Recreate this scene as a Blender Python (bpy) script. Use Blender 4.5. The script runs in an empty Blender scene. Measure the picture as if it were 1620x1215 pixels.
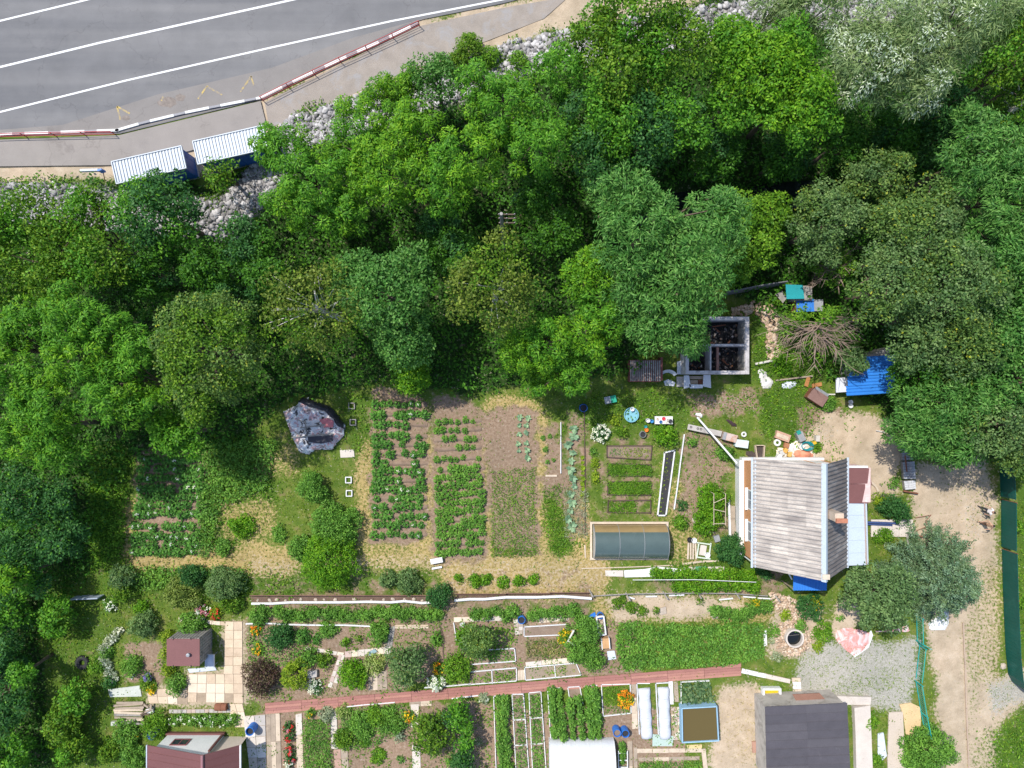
import bpy, bmesh, math, random
import numpy as np
from mathutils import Vector, Matrix, Euler
rad = math.radians
# ------------------------------------------------------------------ camera, sky, sun, exposure
H = 58.0                                   # drone height above the gardens, camera straight down
scene = bpy.context.scene
cam_data = bpy.data.cameras.new('camera')
cam = bpy.data.objects.new('camera', cam_data)
scene.collection.objects.link(cam)
cam.location = (0, 0, H)
cam.rotation_euler = (0, 0, 0)
cam_data.sensor_fit = 'HORIZONTAL'
cam_data.angle = 2*math.atan(40.5/H)
cam_data.clip_end = 2000
scene.camera = cam
SUN_EL, SUN_DIR = 60.0, (-0.71, 0.70)       # towards the sun, in plan
world = bpy.data.worlds.new('World')
scene.world = world
world.use_nodes = True
wn = world.node_tree
sky = wn.nodes.new('ShaderNodeTexSky')
sky.sky_type = 'NISHITA'
sky.sun_disc = False
sky.sun_elevation = rad(SUN_EL)
sky.sun_rotation = math.atan2(SUN_DIR[0], SUN_DIR[1])
wn.links.new(sky.outputs[0], wn.nodes['Background'].inputs[0])
wn.nodes['Background'].inputs[1].default_value = 0.15
sun_data = bpy.data.lights.new('sun', 'SUN')
sun_data.energy = 3.5
sun_data.angle = rad(0.6)
sun_data.color = (1.0, 0.955, 0.88)
sun = bpy.data.objects.new('sun', sun_data)
scene.collection.objects.link(sun)
ce = math.cos(rad(SUN_EL)); nn = math.hypot(*SUN_DIR)
sun.rotation_euler = Vector((SUN_DIR[0]/nn*ce, SUN_DIR[1]/nn*ce, math.sin(rad(SUN_EL)))).to_track_quat('Z', 'Y').to_euler()
vs = scene.view_settings
vs.view_transform = 'Standard'; vs.look = 'None'; vs.exposure = 0.5; vs.gamma = 1.0; vs.use_curve_mapping = False
scene.render.engine = 'CYCLES'
scene.cycles.max_bounces = 6
scene.cycles.diffuse_bounces = 3
scene.cycles.transmission_bounces = 4
scene.cycles.use_denoising = True
# ------------------------------------------------------------------ helpers
RNG = np.random.default_rng(7)
random.seed(7)
COL = scene.collection
def W(px, py, z=0.0):
    """photo pixel + height above the garden level -> world point"""
    k = (H - z)/H/20.0
    return Vector(((px-810)*k, (607.5-py)*k, z))
def XY(px, py, z=0.0):
    w = W(px, py, z); return (w.x, w.y)
def tag(o, label=None, cat=None, group=None, kind=None):
    if label: o['label'] = label
    if cat: o['category'] = cat
    if group: o['group'] = group
    if kind: o['kind'] = kind
    return o
def thing(name, label, cat, loc=(0,0,0), rz=0.0, group=None):
    o = bpy.data.objects.new(name, None); COL.objects.link(o)
    o.empty_display_size = 0.3
    o.location = loc; o.rotation_euler = (0, 0, rz)
    return tag(o, label, cat, group)
def link(name, mesh, parent=None, loc=(0,0,0), rot=(0,0,0), scale=(1,1,1)):
    o = bpy.data.objects.new(name, mesh); COL.objects.link(o)
    o.location = loc; o.rotation_euler = rot; o.scale = scale
    if parent is not None: o.parent = parent
    return o
def npmesh(name, V, F, mat, smooth=False):
    """mesh from numpy verts (n,3) and faces (m,k), all faces of k corners"""
    me = bpy.data.meshes.new(name)
    V = np.ascontiguousarray(V, dtype=np.float32); F = np.ascontiguousarray(F, dtype=np.int32)
    k = F.shape[1]
    me.vertices.add(len(V)); me.vertices.foreach_set('co', V.ravel())
    me.loops.add(F.size); me.loops.foreach_set('vertex_index', F.ravel())
    me.polygons.add(len(F)); me.polygons.foreach_set('loop_start', np.arange(0, F.size, k, dtype=np.int32))
    if smooth: me.polygons.foreach_set('use_smooth', np.ones(len(F), dtype=bool))
    me.update(calc_edges=True)
    for m in (mat if isinstance(mat, (list, tuple)) else [mat]): me.materials.append(m)
    return me
class MB:
    """collects shapes of ONE part"""
    def __init__(s): s.v = []; s.f = []
    def add(s, vs_, fs):
        b = len(s.v); s.v += [tuple(p) for p in vs_]; s.f += [tuple(i+b for i in f) for f in fs]; return s
    def box(s, c, d, rz=0.0, rx=0.0, ry=0.0):
        M = Euler((rx, ry, rz)).to_matrix(); c = Vector(c)
        vs_ = [c + M @ Vector((sx*d[0]/2, sy*d[1]/2, sz*d[2]/2)) for sx in (-1,1) for sy in (-1,1) for sz in (-1,1)]
        return s.add(vs_, [(0,1,3,2),(4,6,7,5),(0,4,5,1),(2,3,7,6),(0,2,6,4),(1,5,7,3)])
    def prism(s, pts, z0, z1):
        n = len(pts)
        a = sum(pts[i][0]*pts[(i+1) % n][1]-pts[(i+1) % n][0]*pts[i][1] for i in range(n))
        if a < 0: pts = list(pts)[::-1]
        f = (lambda z, i: z[i] if isinstance(z, (list, tuple)) else z)
        if a < 0 and isinstance(z1, (list, tuple)): z1 = list(z1)[::-1]
        if a < 0 and isinstance(z0, (list, tuple)): z0 = list(z0)[::-1]
        vs_ = [(p[0], p[1], f(z0, i)) for i, p in enumerate(pts)] + [(p[0], p[1], f(z1, i)) for i, p in enumerate(pts)]
        fs = [tuple(range(n-1, -1, -1)), tuple(range(n, 2*n))] + [(i, (i+1) % n, n+(i+1) % n, n+i) for i in range(n)]
        return s.add(vs_, fs)
    def tube(s, pts, r, n=6, cap=True):
        pts = [Vector(p) for p in pts]; m = len(pts)
        rs = r if isinstance(r, (list, tuple)) else [r]*m
        vs_ = []
        for i, p in enumerate(pts):
            t = (pts[min(i+1, m-1)]-pts[max(i-1, 0)]).normalized()
            a = t.cross(Vector((0,0,1)) if abs(t.z) < 0.9 else Vector((1,0,0))).normalized(); b = t.cross(a)
            vs_ += [p + (a*math.cos(2*math.pi*j/n)+b*math.sin(2*math.pi*j/n))*rs[i] for j in range(n)]
        fs = [(i*n+j, i*n+(j+1) % n, (i+1)*n+(j+1) % n, (i+1)*n+j) for i in range(m-1) for j in range(n)]
        if cap: fs += [tuple(range(n-1, -1, -1)), tuple((m-1)*n+j for j in range(n))]
        return s.add(vs_, fs)
    def lathe(s, prof, c=(0,0,0), n=20, M=None):
        c = Vector(c); M = M or Matrix.Identity(3); vs_ = []
        for r, z in prof:
            vs_ += [c + M @ Vector((r*math.cos(2*math.pi*j/n), r*math.sin(2*math.pi*j/n), z)) for j in range(n)]
        fs = [(i*n+j, i*n+(j+1) % n, (i+1)*n+(j+1) % n, (i+1)*n+j) for i in range(len(prof)-1) for j in range(n)]
        return s.add(vs_, fs)
    def mesh(s, name, mat, smooth=False):
        me = bpy.data.meshes.new(name); me.from_pydata(s.v, [], s.f)
        for m in (mat if isinstance(mat, (list, tuple)) else [mat]): me.materials.append(m)
        if smooth: me.polygons.foreach_set('use_smooth', [True]*len(me.polygons))
        me.update(); return me
    def build(s, name, mat, parent=None, loc=(0,0,0), rot=(0,0,0), smooth=False, origin=None):
        if origin is not None:
            o = Vector(origin); s.v = [(p[0]-o.x, p[1]-o.y, p[2]-o.z) for p in s.v]
        return link(name, s.mesh(name, mat, smooth), parent, loc, rot)
def copy_tree(o, parent=None):
    c = o.copy(); COL.objects.link(c); c.parent = parent
    for ch in list(o.children): copy_tree(ch, c)
    return c
# ------------------------------------------------------------------ value noise for geometry
def vnoise(x, y, seed=0):
    x = np.asarray(x, float); y = np.asarray(y, float)
    xi = np.floor(x).astype(np.int64); yi = np.floor(y).astype(np.int64); xf = x-xi; yf = y-yi
    def h(a, b):
        n = (a*374761393 + b*668265263 + seed*974711) & 0xffffffff
        n = ((n ^ (n >> 13))*1274126177) & 0xffffffff
        return ((n ^ (n >> 16)) & 0xffff)/65535.0
    u = xf*xf*(3-2*xf); v = yf*yf*(3-2*yf)
    return (h(xi,yi)*(1-u)+h(xi+1,yi)*u)*(1-v) + (h(xi,yi+1)*(1-u)+h(xi+1,yi+1)*u)*v
def inpoly(x, y, poly):
    r = np.zeros(np.shape(x), bool); n = len(poly)
    for i in range(n):
        x1, y1 = poly[i]; x2, y2 = poly[(i+1) % n]
        if y1 == y2: continue
        c = ((y1 > y) != (y2 > y)) & (x < (x2-x1)*(y-y1)/(y2-y1)+x1)
        r ^= c
    return r
def seg_dist(x, y, line):
    d = np.full(np.shape(x), 1e9)
    for (x1, y1), (x2, y2) in zip(line[:-1], line[1:]):
        dx, dy = x2-x1, y2-y1
        t = np.clip(((x-x1)*dx+(y-y1)*dy)/(dx*dx+dy*dy), 0, 1)
        d = np.minimum(d, np.hypot(x-x1-t*dx, y-y1-t*dy))
    return d
RAVINE = [XY(*p) for p in [(-300,470),(150,440),(450,400),(700,372),(900,345),(1100,318),(1300,300),(1450,250),(1800,160)]]
def ground_z(x, y):
    d = seg_dist(np.asarray(x, float), np.asarray(y, float), RAVINE)
    return -1.7*np.exp(-(d/3.0)**2)
def gz(x, y): return float(ground_z(np.array([x]), np.array([y]))[0])
# ------------------------------------------------------------------ materials
def newmat(name):
    m = bpy.data.materials.new(name); m.use_nodes = True
    n = m.node_tree.nodes; return m, n, m.node_tree.links, n['Principled BSDF']
def noise(n, l, scale, detail=4, coord='Object', rough=0.55, dist=0.0):
    tc = n.new('ShaderNodeTexCoord'); t = n.new('ShaderNodeTexNoise')
    t.inputs['Scale'].default_value = scale; t.inputs['Detail'].default_value = detail
    t.inputs['Roughness'].default_value = rough; t.inputs['Distortion'].default_value = dist
    if coord == 'World':
        g = n.new('ShaderNodeNewGeometry'); l.new(g.outputs['Position'], t.inputs['Vector'])
    else: l.new(tc.outputs[coord], t.inputs['Vector'])
    return t.outputs['Fac']
def ramp(n, l, fac, stops):
    r = n.new('ShaderNodeValToRGB'); e = r.color_ramp.elements
    while len(e) < len(stops): e.new(0.5)
    for el, (p, c) in zip(e, stops):
        el.position = p; el.color = (*c, 1) if len(c) == 3 else c
    l.new(fac, r.inputs['Fac']); return r.outputs['Color']
def mixc(n, l, fac, a, b, mode='MIX'):
    m = n.new('ShaderNodeMix'); m.data_type = 'RGBA'; m.blend_type = mode
    if isinstance(fac, (int, float)): m.inputs['Factor'].default_value = fac
    else: l.new(fac, m.inputs['Factor'])
    for i, s in ((6, a), (7, b)):
        if isinstance(s, (tuple, list)): m.inputs[i].default_value = (*s, 1) if len(s) == 3 else s
        else: l.new(s, m.inputs[i])
    return m.outputs[2]
def bump(n, l, fac, bsdf, strength=0.3, dist=0.02):
    b = n.new('ShaderNodeBump'); b.inputs['Strength'].default_value = strength; b.inputs['Distance'].default_value = dist
    l.new(fac, b.inputs['Height']); l.new(b.outputs['Normal'], bsdf.inputs['Normal'])
def scaled(c, k): return tuple(min(1, x*k) for x in c)
MATS = {}
def mk(name, c, var=0.25, scale=2.0, rough=0.75, metal=0.0, stain=None, stain_amt=0.45, bmp=0.25, fine=14.0, spec=0.3, coord='World'):
    """plain weathered surface: base colour with two scales of wear and optional stains"""
    if name in MATS: return MATS[name]
    m, n, l, b = newmat(name)
    f1 = noise(n, l, scale, 5, coord); f2 = noise(n, l, fine, 3, coord)
    col = ramp(n, l, f1, [(0.3, scaled(c, 1-var)), (0.7, scaled(c, 1+var*0.7))])
    col = mixc(n, l, 0.35, col, ramp(n, l, f2, [(0.3, scaled(c, 0.75)), (0.7, scaled(c, 1.2))]))
    if stain:
        f3 = noise(n, l, scale*0.8, 6, coord, 0.7, 0.6)
        mr = ramp(n, l, f3, [(1-stain_amt-0.08, (0,0,0)), (1-stain_amt+0.1, (1,1,1))])
        col = mixc(n, l, mr, col, stain)
    l.new(col, b.inputs['Base Color'])
    b.inputs['Roughness'].default_value = rough; b.inputs['Metallic'].default_value = metal
    b.inputs['Specular IOR Level'].default_value = spec
    bump(n, l, f2, b, bmp, 0.02)
    MATS[name] = m; return m
def leafmat(name, dark, mid, light, transl=0.25, rough=0.5, clump=0.9, extra=None):
    """foliage: every leaf its own tone, clumps drift in tone, a little light passes through"""
    if name in MATS: return MATS[name]
    m, n, l, b = newmat(name)
    g = n.new('ShaderNodeNewGeometry')
    st = [(0.0, dark), (0.5, mid), (0.92, light)]
    if extra: st.append((1.0, extra))
    col = ramp(n, l, g.outputs['Random Per Island'], st)
    f = noise(n, l, clump, 2, 'World')
    col = mixc(n, l, 1.0, col, ramp(n, l, f, [(0.3, (0.70, 0.78, 0.74)), (0.7, (1.22, 1.18, 1.0))]), 'MULTIPLY')
    l.new(col, b.inputs['Base Color'])
    b.inputs['Roughness'].default_value = rough; b.inputs['Specular IOR Level'].default_value = 0.16
    t = n.new('ShaderNodeBsdfTranslucent')
    l.new(mixc(n, l, 1.0, col, (1.25, 1.3, 0.6), 'MULTIPLY'), t.inputs['Color'])
    ms = n.new('ShaderNodeMixShader'); ms.inputs[0].default_value = transl
    l.new(b.outputs[0], ms.inputs[1]); l.new(t.outputs[0], ms.inputs[2])
    l.new(ms.outputs[0], n['Material Output'].inputs['Surface'])
    MATS[name] = m; return m
L_PUFF  = leafmat('leaf_walnut', (0.040,0.142,0.012), (0.078,0.235,0.018), (0.155,0.350,0.032))
L_BRIGHT= leafmat('leaf_bright', (0.056,0.168,0.010), (0.104,0.266,0.013), (0.205,0.380,0.024))
L_DARK  = leafmat('leaf_dark', (0.020,0.078,0.020), (0.038,0.128,0.033), (0.078,0.198,0.054))
L_OAK   = leafmat('leaf_oak', (0.056,0.120,0.026), (0.102,0.192,0.044), (0.18,0.275,0.072), extra=(0.33,0.35,0.03))
L_GREY  = leafmat('leaf_grey', (0.060,0.125,0.040), (0.112,0.202,0.068), (0.20,0.295,0.115))
L_ASH   = leafmat('leaf_ash', (0.036,0.122,0.022), (0.076,0.212,0.040), (0.170,0.335,0.085))
L_BIRCH = leafmat('leaf_birch', (0.066,0.108,0.018), (0.125,0.182,0.030), (0.215,0.270,0.048))
L_WILLOW= leafmat('leaf_willow', (0.120,0.190,0.070), (0.205,0.290,0.115), (0.33,0.41,0.20))
L_SILVER= leafmat('leaf_silver', (0.34,0.42,0.30), (0.52,0.58,0.48), (0.74,0.78,0.70))
L_OLIVE = leafmat('leaf_olive', (0.044,0.112,0.010), (0.094,0.208,0.016), (0.190,0.310,0.030))
L_CONI  = leafmat('needle_green', (0.055,0.110,0.036), (0.100,0.182,0.062), (0.17,0.265,0.105), transl=0.1)
L_BLUE  = leafmat('needle_blue', (0.075,0.150,0.085), (0.145,0.245,0.155), (0.28,0.40,0.27), transl=0.1)
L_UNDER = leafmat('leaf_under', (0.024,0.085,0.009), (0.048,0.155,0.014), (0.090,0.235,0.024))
L_LIME  = leafmat('leaf_lime', (0.11,0.20,0.016), (0.20,0.31,0.02), (0.32,0.40,0.035))
L_VEG   = leafmat('leaf_potato', (0.063,0.163,0.026), (0.119,0.273,0.039), (0.196,0.377,0.065))
L_POT   = leafmat('leaf_potato_blue', (0.045,0.140,0.024), (0.085,0.235,0.038), (0.155,0.330,0.065))
L_CAB   = leafmat('leaf_cabbage', (0.11,0.20,0.12), (0.19,0.31,0.19), (0.29,0.42,0.27), transl=0.1)
L_PURPLE= leafmat('leaf_purple', (0.055,0.030,0.030), (0.10,0.055,0.05), (0.13,0.12,0.06))
L_PALE  = leafmat('leaf_pale', (0.17,0.22,0.14), (0.29,0.34,0.22), (0.44,0.48,0.34))
L_STRAW = leafmat('dry_straw', (0.22,0.18,0.065), (0.37,0.29,0.125), (0.52,0.43,0.23), transl=0.1)
L_GRASS = leafmat('grass', (0.070,0.145,0.010), (0.125,0.225,0.015), (0.235,0.315,0.035), transl=0.2)
L_LUSH  = leafmat('lush_weed', (0.056,0.150,0.015), (0.112,0.260,0.019), (0.203,0.364,0.032))
FLOWER = {}
def flower(col, name):
    if name not in FLOWER: FLOWER[name] = leafmat('petal_'+name, scaled(col,0.8), col, scaled(col,1.15), transl=0.15)
    return FLOWER[name]
WHITE_F = flower((0.78,0.78,0.72), 'white'); YEL_F = flower((0.80,0.52,0.02), 'yellow')
ORA_F = flower((0.80,0.25,0.02), 'orange'); RED_F = flower((0.62,0.04,0.04), 'red')
PINK_F = flower((0.62,0.22,0.30), 'pink'); VIO_F = flower((0.22,0.18,0.5), 'violet')
BARK = mk('bark', (0.12,0.09,0.065), 0.3, 3.0, 0.9)
BARK_PALE = mk('bark_pale', (0.62,0.59,0.54), 0.25, 3.0, 0.8, stain=(0.1,0.09,0.08), stain_amt=0.3)
DEADWOOD = mk('dead_wood', (0.27,0.20,0.155), 0.25, 5.0, 0.9)
WOOD = mk('old_wood', (0.36,0.29,0.22), 0.3, 2.0, 0.85, stain=(0.16,0.13,0.11), stain_amt=0.35)
PALEWOOD = mk('pale_board', (0.56,0.46,0.35), 0.2, 2.0, 0.8, stain=(0.33,0.26,0.2), stain_amt=0.35)
GREYWOOD = mk('grey_wood', (0.30,0.28,0.26), 0.3, 3.0, 0.9, stain=(0.10,0.09,0.085), stain_amt=0.4)
WHITEP = mk('white_slate_edge', (0.70,0.70,0.70), 0.12, 2.0, 0.6, stain=(0.42,0.40,0.37), stain_amt=0.3)
WHITE = mk('white_paint', (0.70,0.70,0.69), 0.06, 1.0, 0.6, stain=(0.55,0.53,0.5), stain_amt=0.22)
CONC = mk('concrete', (0.42,0.39,0.36), 0.2, 1.2, 0.9, stain=(0.24,0.22,0.20), stain_amt=0.35)
PALECONC = mk('pale_concrete', (0.58,0.52,0.46), 0.15, 1.2, 0.9, stain=(0.40,0.34,0.28), stain_amt=0.35)
SLABM = mk('beige_slab', (0.62,0.50,0.36), 0.16, 1.5, 0.85, stain=(0.42,0.31,0.2), stain_amt=0.33)
BLUE = mk('blue_plastic', (0.03,0.17,0.55), 0.15, 3.0, 0.4)
BLUEMETAL = mk('blue_metal', (0.015,0.09,0.32), 0.2, 1.5, 0.5)
DARK = mk('dark_rubber', (0.03,0.03,0.032), 0.3, 4.0, 0.8)
STEEL = mk('grey_steel', (0.34,0.35,0.36), 0.2, 2.0, 0.5, 0.3)
RUST = mk('rust', (0.23,0.095,0.055), 0.3, 2.0, 0.85, stain=(0.11,0.05,0.035), stain_amt=0.4)
BROWN = mk('brown_sheet', (0.19,0.085,0.08), 0.12, 1.0, 0.55, stain=(0.26,0.15,0.14), stain_amt=0.22)
SOIL = mk('garden_soil', (0.24,0.175,0.13), 0.3, 1.6, 0.95, stain=(0.33,0.26,0.2), stain_amt=0.4, bmp=0.8)
DSOIL = mk('dark_soil', (0.07,0.055,0.048), 0.3, 2.0, 0.95, bmp=0.8)
STONE = mk('field_stone', (0.44,0.37,0.30), 0.3, 3.0, 0.9, stain=(0.62,0.56,0.48), stain_amt=0.35)
RUBBLE = mk('rubble', (0.42,0.40,0.39), 0.35, 2.5, 0.9, stain=(0.6,0.58,0.56), stain_amt=0.35)
# ------------------------------------------------------------------ the ground: one sheet, zones of grass, straw, soil, sand, gravel
def axis(lo, hi, step):
    inner = np.arange(lo, hi+1e-6, step); out = np.array([1,2.5,5,10,20,40,80,160,320.0])
    return np.concatenate([lo-out[::-1], inner, hi+out])
gx = axis(-46, 46, 0.25); gy = axis(-34, 34, 0.25)
GX, GY = np.meshgrid(gx, gy)
PXX = GX*20+810; PYY = 607.5-GY*20
def zone(polys, blur=6):
    w = np.zeros(GX.shape)
    jx = PXX + (vnoise(GX*1.3, GY*1.3, 3)-0.5)*16 + (vnoise(GX*0.4, GY*0.4, 5)-0.5)*14
    jy = PYY + (vnoise(GX*1.3, GY*1.3, 4)-0.5)*16 + (vnoise(GX*0.4, GY*0.4, 6)-0.5)*14
    for p in polys:
        if isinstance(p[0], (int, float)): poly, amt = [(p[0],p[1]),(p[2],p[1]),(p[2],p[3]),(p[0],p[3])], (p[4] if len(p) > 4 else 1.0)
        else: poly, amt = p, 1.0
        w = np.maximum(w, inpoly(jx, jy, poly)*amt)
    for _ in range(blur):
        w[1:-1, 1:-1] = (w[1:-1,1:-1]*2+w[:-2,1:-1]+w[2:,1:-1]+w[1:-1,:-2]+w[1:-1,2:])/6
    return w
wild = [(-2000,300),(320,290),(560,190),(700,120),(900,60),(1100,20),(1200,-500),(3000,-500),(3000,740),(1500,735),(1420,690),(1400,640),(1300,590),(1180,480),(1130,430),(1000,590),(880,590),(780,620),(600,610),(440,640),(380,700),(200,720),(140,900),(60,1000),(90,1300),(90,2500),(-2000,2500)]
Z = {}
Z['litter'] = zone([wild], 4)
Z['sand'] = zone([
    [(-2000,262),(180,255),(300,225),(430,150),(660,30),(900,-20),(1150,-20),(1080,12),(900,45),(720,105),(600,140),(470,200),(330,270),(190,285),(-2000,300)],
    [(1300,650),(1400,655),(1425,700),(1425,790),(1365,790),(1345,735),(1290,730),(1255,700)],
    [(1450,735),(1560,735),(1575,790),(1580,880),(1540,900),(1525,980),(1530,1260),(1482,1260),(1478,1080),(1455,980),(1450,880)],
    [(1545,1090),(1640,1060),(1640,1110),(1560,1150),(1540,1200)],
    [(1140,1085),(1205,1085),(1205,1260),(1130,1260),(1130,1180)], [(1330,940),(1365,950),(1360,1010),(1310,1000)],
    [(960,940),(1150,945),(1200,965),(980,985)], (1215,950,1300,1040), (1520,880,1582,1260,0.6), (352,980,390,1115,0.9), (290,1062,392,1115,0.9), (228,1086,300,1118,0.8), (395,880,700,905,0.45), (705,880,960,938,0.35),
    ])
Z['straw'] = zone([
    (196,790,212,880), (200,868,460,902,0.9), (345,790,440,860,0.55), (400,720,475,760,0.5), (565,700,590,865,0.8), (585,855,700,885,0.6),
    (655,690,690,885,0.75), (748,680,775,885,0.75), (846,640,862,880), (700,876,962,940), (770,630,860,650), (300,1000,320,1010),
    (905,790,940,900,0.8), (1035,650,1045,820,0.5), (200,880,960,905,0.7), (1530,890,1585,1080,0.5),
    [(1150,1100),(1205,1085),(1205,1215),(1140,1215)], (940,940,1230,985,0.7), (1240,690,1290,740,0.4), (1050,760,1110,900,0.5), (1490,735,1580,850,0.45),
    (430,700,470,760,0.5)])
Z['soil'] = zone([
    (212,712,320,880), (586,622,674,862), (684,628,764,886), (772,645,848,880), (860,668,890,760), (858,750,892,800),
    (893,660,935,850,0.6), (950,695,1035,822,0.5), (1075,690,1160,840,0.8), (385,990,640,1110), (640,985,1000,1075), (405,1120,1080,1260),
    (200,1015,265,1085), (400,945,940,985,0.7), (980,950,1010,1060,0.6), (1090,618,1200,662,0.9), (1255,640,1345,725,0.75), (395,905,960,950,0.35), (1030,900,1240,945,0.6), (1400,1000,1405,1005)], 4)
Z['gravel'] = 0.8*zone([[(1270,1025),(1330,1010),(1445,1005),(1448,1080),(1440,1125),(1255,1110),(1245,1070)],
        (1515,790,1560,860,0.35), (1280,670,1320,700,0.4), (1110,620,1180,650,0.35),
    [(1560,1085),(1640,1070),(1640,1110),(1570,1130)]])
band = [(-300,335),(0,325),(100,322),(250,340),(360,345),(405,300),(480,205),(560,185),(640,155),(700,138),(780,110),(870,82),(1000,60),(1150,35),(1300,15),(1560,-5),(1900,-40)]
BAND = [XY(*p) for p in band]
Z['rock'] = np.clip(1.6-seg_dist(GX, GY, BAND)/1.3, 0, 1)
Z['lush'] = zone([(135,700,212,900), (205,895,400,945), (400,895,600,945,0.7), (320,690,440,800), [(310,790),(345,770),(380,870),(310,880)], (540,620,600,720,0.6),
    [(1180,620),(1260,600),(1300,640),(1290,690),(1240,720),(1195,680)], (1250,520,1320,600), (1190,480,1235,600), (0,285,100,305),
    [(1560,1160),(1640,1120),(1640,1260),(1570,1240)], (900,620,1085,690,0.8), (1050,880,1200,910), (70,900,180,1215,0.6), (1600,730,1640,1060,0.7), (880,840,910,880), (1385,780,1450,850,0.7)])
Z['path'] = zone([(815,1000,822,1062), (792,1095,806,1260), [(930,640),(940,640),(940,900),(930,900)]], 1)
jz = ground_z(GX, GY) + 0.10*Z['rock'] + (vnoise(GX*0.7, GY*0.7, 9)-0.5)*0.05 + (vnoise(GX*2.3, GY*2.3, 10)-0.5)*0.025
def zsample(name, x, y):
    i = np.clip(np.searchsorted(gx, x)-1, 0, len(gx)-1); j = np.clip(np.searchsorted(gy, y)-1, 0, len(gy)-1)
    return Z[name][j, i]
ny, nx = GX.shape
idx = np.arange(nx*ny).reshape(ny, nx)
F = np.stack([idx[:-1,:-1], idx[:-1,1:], idx[1:,1:], idx[1:,:-1]], -1).reshape(-1, 4)
def ground_material():
    m, n, l, b = newmat('ground')
    fine = noise(n, l, 5.0, 6, 'World', 0.65); mid = noise(n, l, 1.1, 5, 'World', 0.6); big = noise(n, l, 0.22, 4, 'World'); tiny = noise(n, l, 24.0, 3, 'World', 0.7)
    col = ramp(n, l, mid, [(0.28,(0.060,0.115,0.016)), (0.5,(0.105,0.158,0.026)), (0.72,(0.22,0.205,0.065))])
    aA = n.new('ShaderNodeVertexColor'); aA.layer_name = 'zone_a'; aB = n.new('ShaderNodeVertexColor'); aB.layer_name = 'zone_b'
    sA = n.new('ShaderNodeSeparateColor'); l.new(aA.outputs['Color'], sA.inputs[0]); sB = n.new('ShaderNodeSeparateColor'); l.new(aB.outputs['Color'], sB.inputs[0])
    def wt(sock, nz, soft=0.28):
        a = n.new('ShaderNodeMath'); a.operation = 'MULTIPLY_ADD'; l.new(nz, a.inputs[0]); a.inputs[1].default_value = 2.4; a.inputs[2].default_value = -1.2
        s = n.new('ShaderNodeMath'); s.operation = 'ADD'; l.new(sock, s.inputs[0]); l.new(a.outputs[0], s.inputs[1])
        r = n.new('ShaderNodeMapRange'); r.interpolation_type = 'SMOOTHSTEP'; l.new(s.outputs[0], r.inputs['Value']); r.inputs['From Min'].default_value = 0.5-soft; r.inputs['From Max'].default_value = 0.5+soft
        return r.outputs[0]
    lay = lambda c, sock, nz, stops, src=fine: mixc(n, l, wt(sock, nz), c, ramp(n, l, src, stops))
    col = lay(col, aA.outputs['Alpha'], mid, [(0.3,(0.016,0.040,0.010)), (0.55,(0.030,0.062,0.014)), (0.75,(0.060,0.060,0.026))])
    col = lay(col, sB.outputs[1], fine, [(0.3,(0.04,0.09,0.012)), (0.7,(0.09,0.16,0.022))])
    col = lay(col, sA.outputs[0], fine, [(0.25,(0.19,0.155,0.055)), (0.5,(0.38,0.285,0.12)), (0.78,(0.54,0.42,0.22))])
    col = lay(col, sA.outputs[1], mid, [(0.25,(0.165,0.108,0.072)), (0.5,(0.27,0.19,0.135)), (0.75,(0.36,0.27,0.20))])
    col = lay(col, sA.outputs[2], fine, [(0.25,(0.35,0.275,0.195)), (0.55,(0.47,0.375,0.275)), (0.8,(0.55,0.455,0.35))], mid)
    col = lay(col, sB.outputs[0], fine, [(0.3,(0.20,0.185,0.14)), (0.5,(0.37,0.35,0.31)), (0.75,(0.57,0.55,0.51))], tiny)
    col = lay(col, sB.outputs[2], fine, [(0.3,(0.24,0.225,0.21)), (0.6,(0.42,0.40,0.385))], tiny)
    col = mixc(n, l, 1.0, col, ramp(n, l, tiny, [(0.25,(0.74,0.74,0.74)), (0.75,(1.2,1.2,1.2))]), 'MULTIPLY')
    col = mixc(n, l, 1.0, col, ramp(n, l, big, [(0.3,(0.86,0.88,0.86)), (0.7,(1.1,1.08,1.06))]), 'MULTIPLY')
    l.new(col, b.inputs['Base Color']); b.inputs['Roughness'].default_value = 0.95; b.inputs['Specular IOR Level'].default_value = 0.1
    bump(n, l, fine, b, 0.6, 0.06)
    return m
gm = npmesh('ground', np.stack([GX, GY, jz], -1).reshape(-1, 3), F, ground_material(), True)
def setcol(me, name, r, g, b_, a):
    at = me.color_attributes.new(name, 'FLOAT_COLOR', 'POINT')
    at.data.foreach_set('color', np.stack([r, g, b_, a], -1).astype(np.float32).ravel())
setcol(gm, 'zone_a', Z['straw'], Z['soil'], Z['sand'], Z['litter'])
setcol(gm, 'zone_b', Z['gravel'], Z['lush'], Z['rock'], Z['path'])
ground = link('ground', gm); ground['kind'] = 'structure'
# stream in the ravine
m, n, l, b = newmat('stream_water'); b.inputs['Base Color'].default_value = (0.012,0.018,0.016,1); b.inputs['Roughness'].default_value = 0.06
bump(n, l, noise(n, l, 1.5, 3, 'World'), b, 0.15, 0.03)
mb = MB(); pts = [Vector((*XY(*p), -1.38)) for p in ((1000,331),(1100,318),(1200,309),(1300,300))]
for i in range(len(pts)-1):
    a, c = pts[i], pts[i+1]; t = (c-a).normalized(); s = Vector((-t.y, t.x, 0))*1.15
    mb.add([a-s, c-s, c+s, a+s], [(0,1,2,3)])
tag(mb.build('stream', m), kind='structure')
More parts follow.
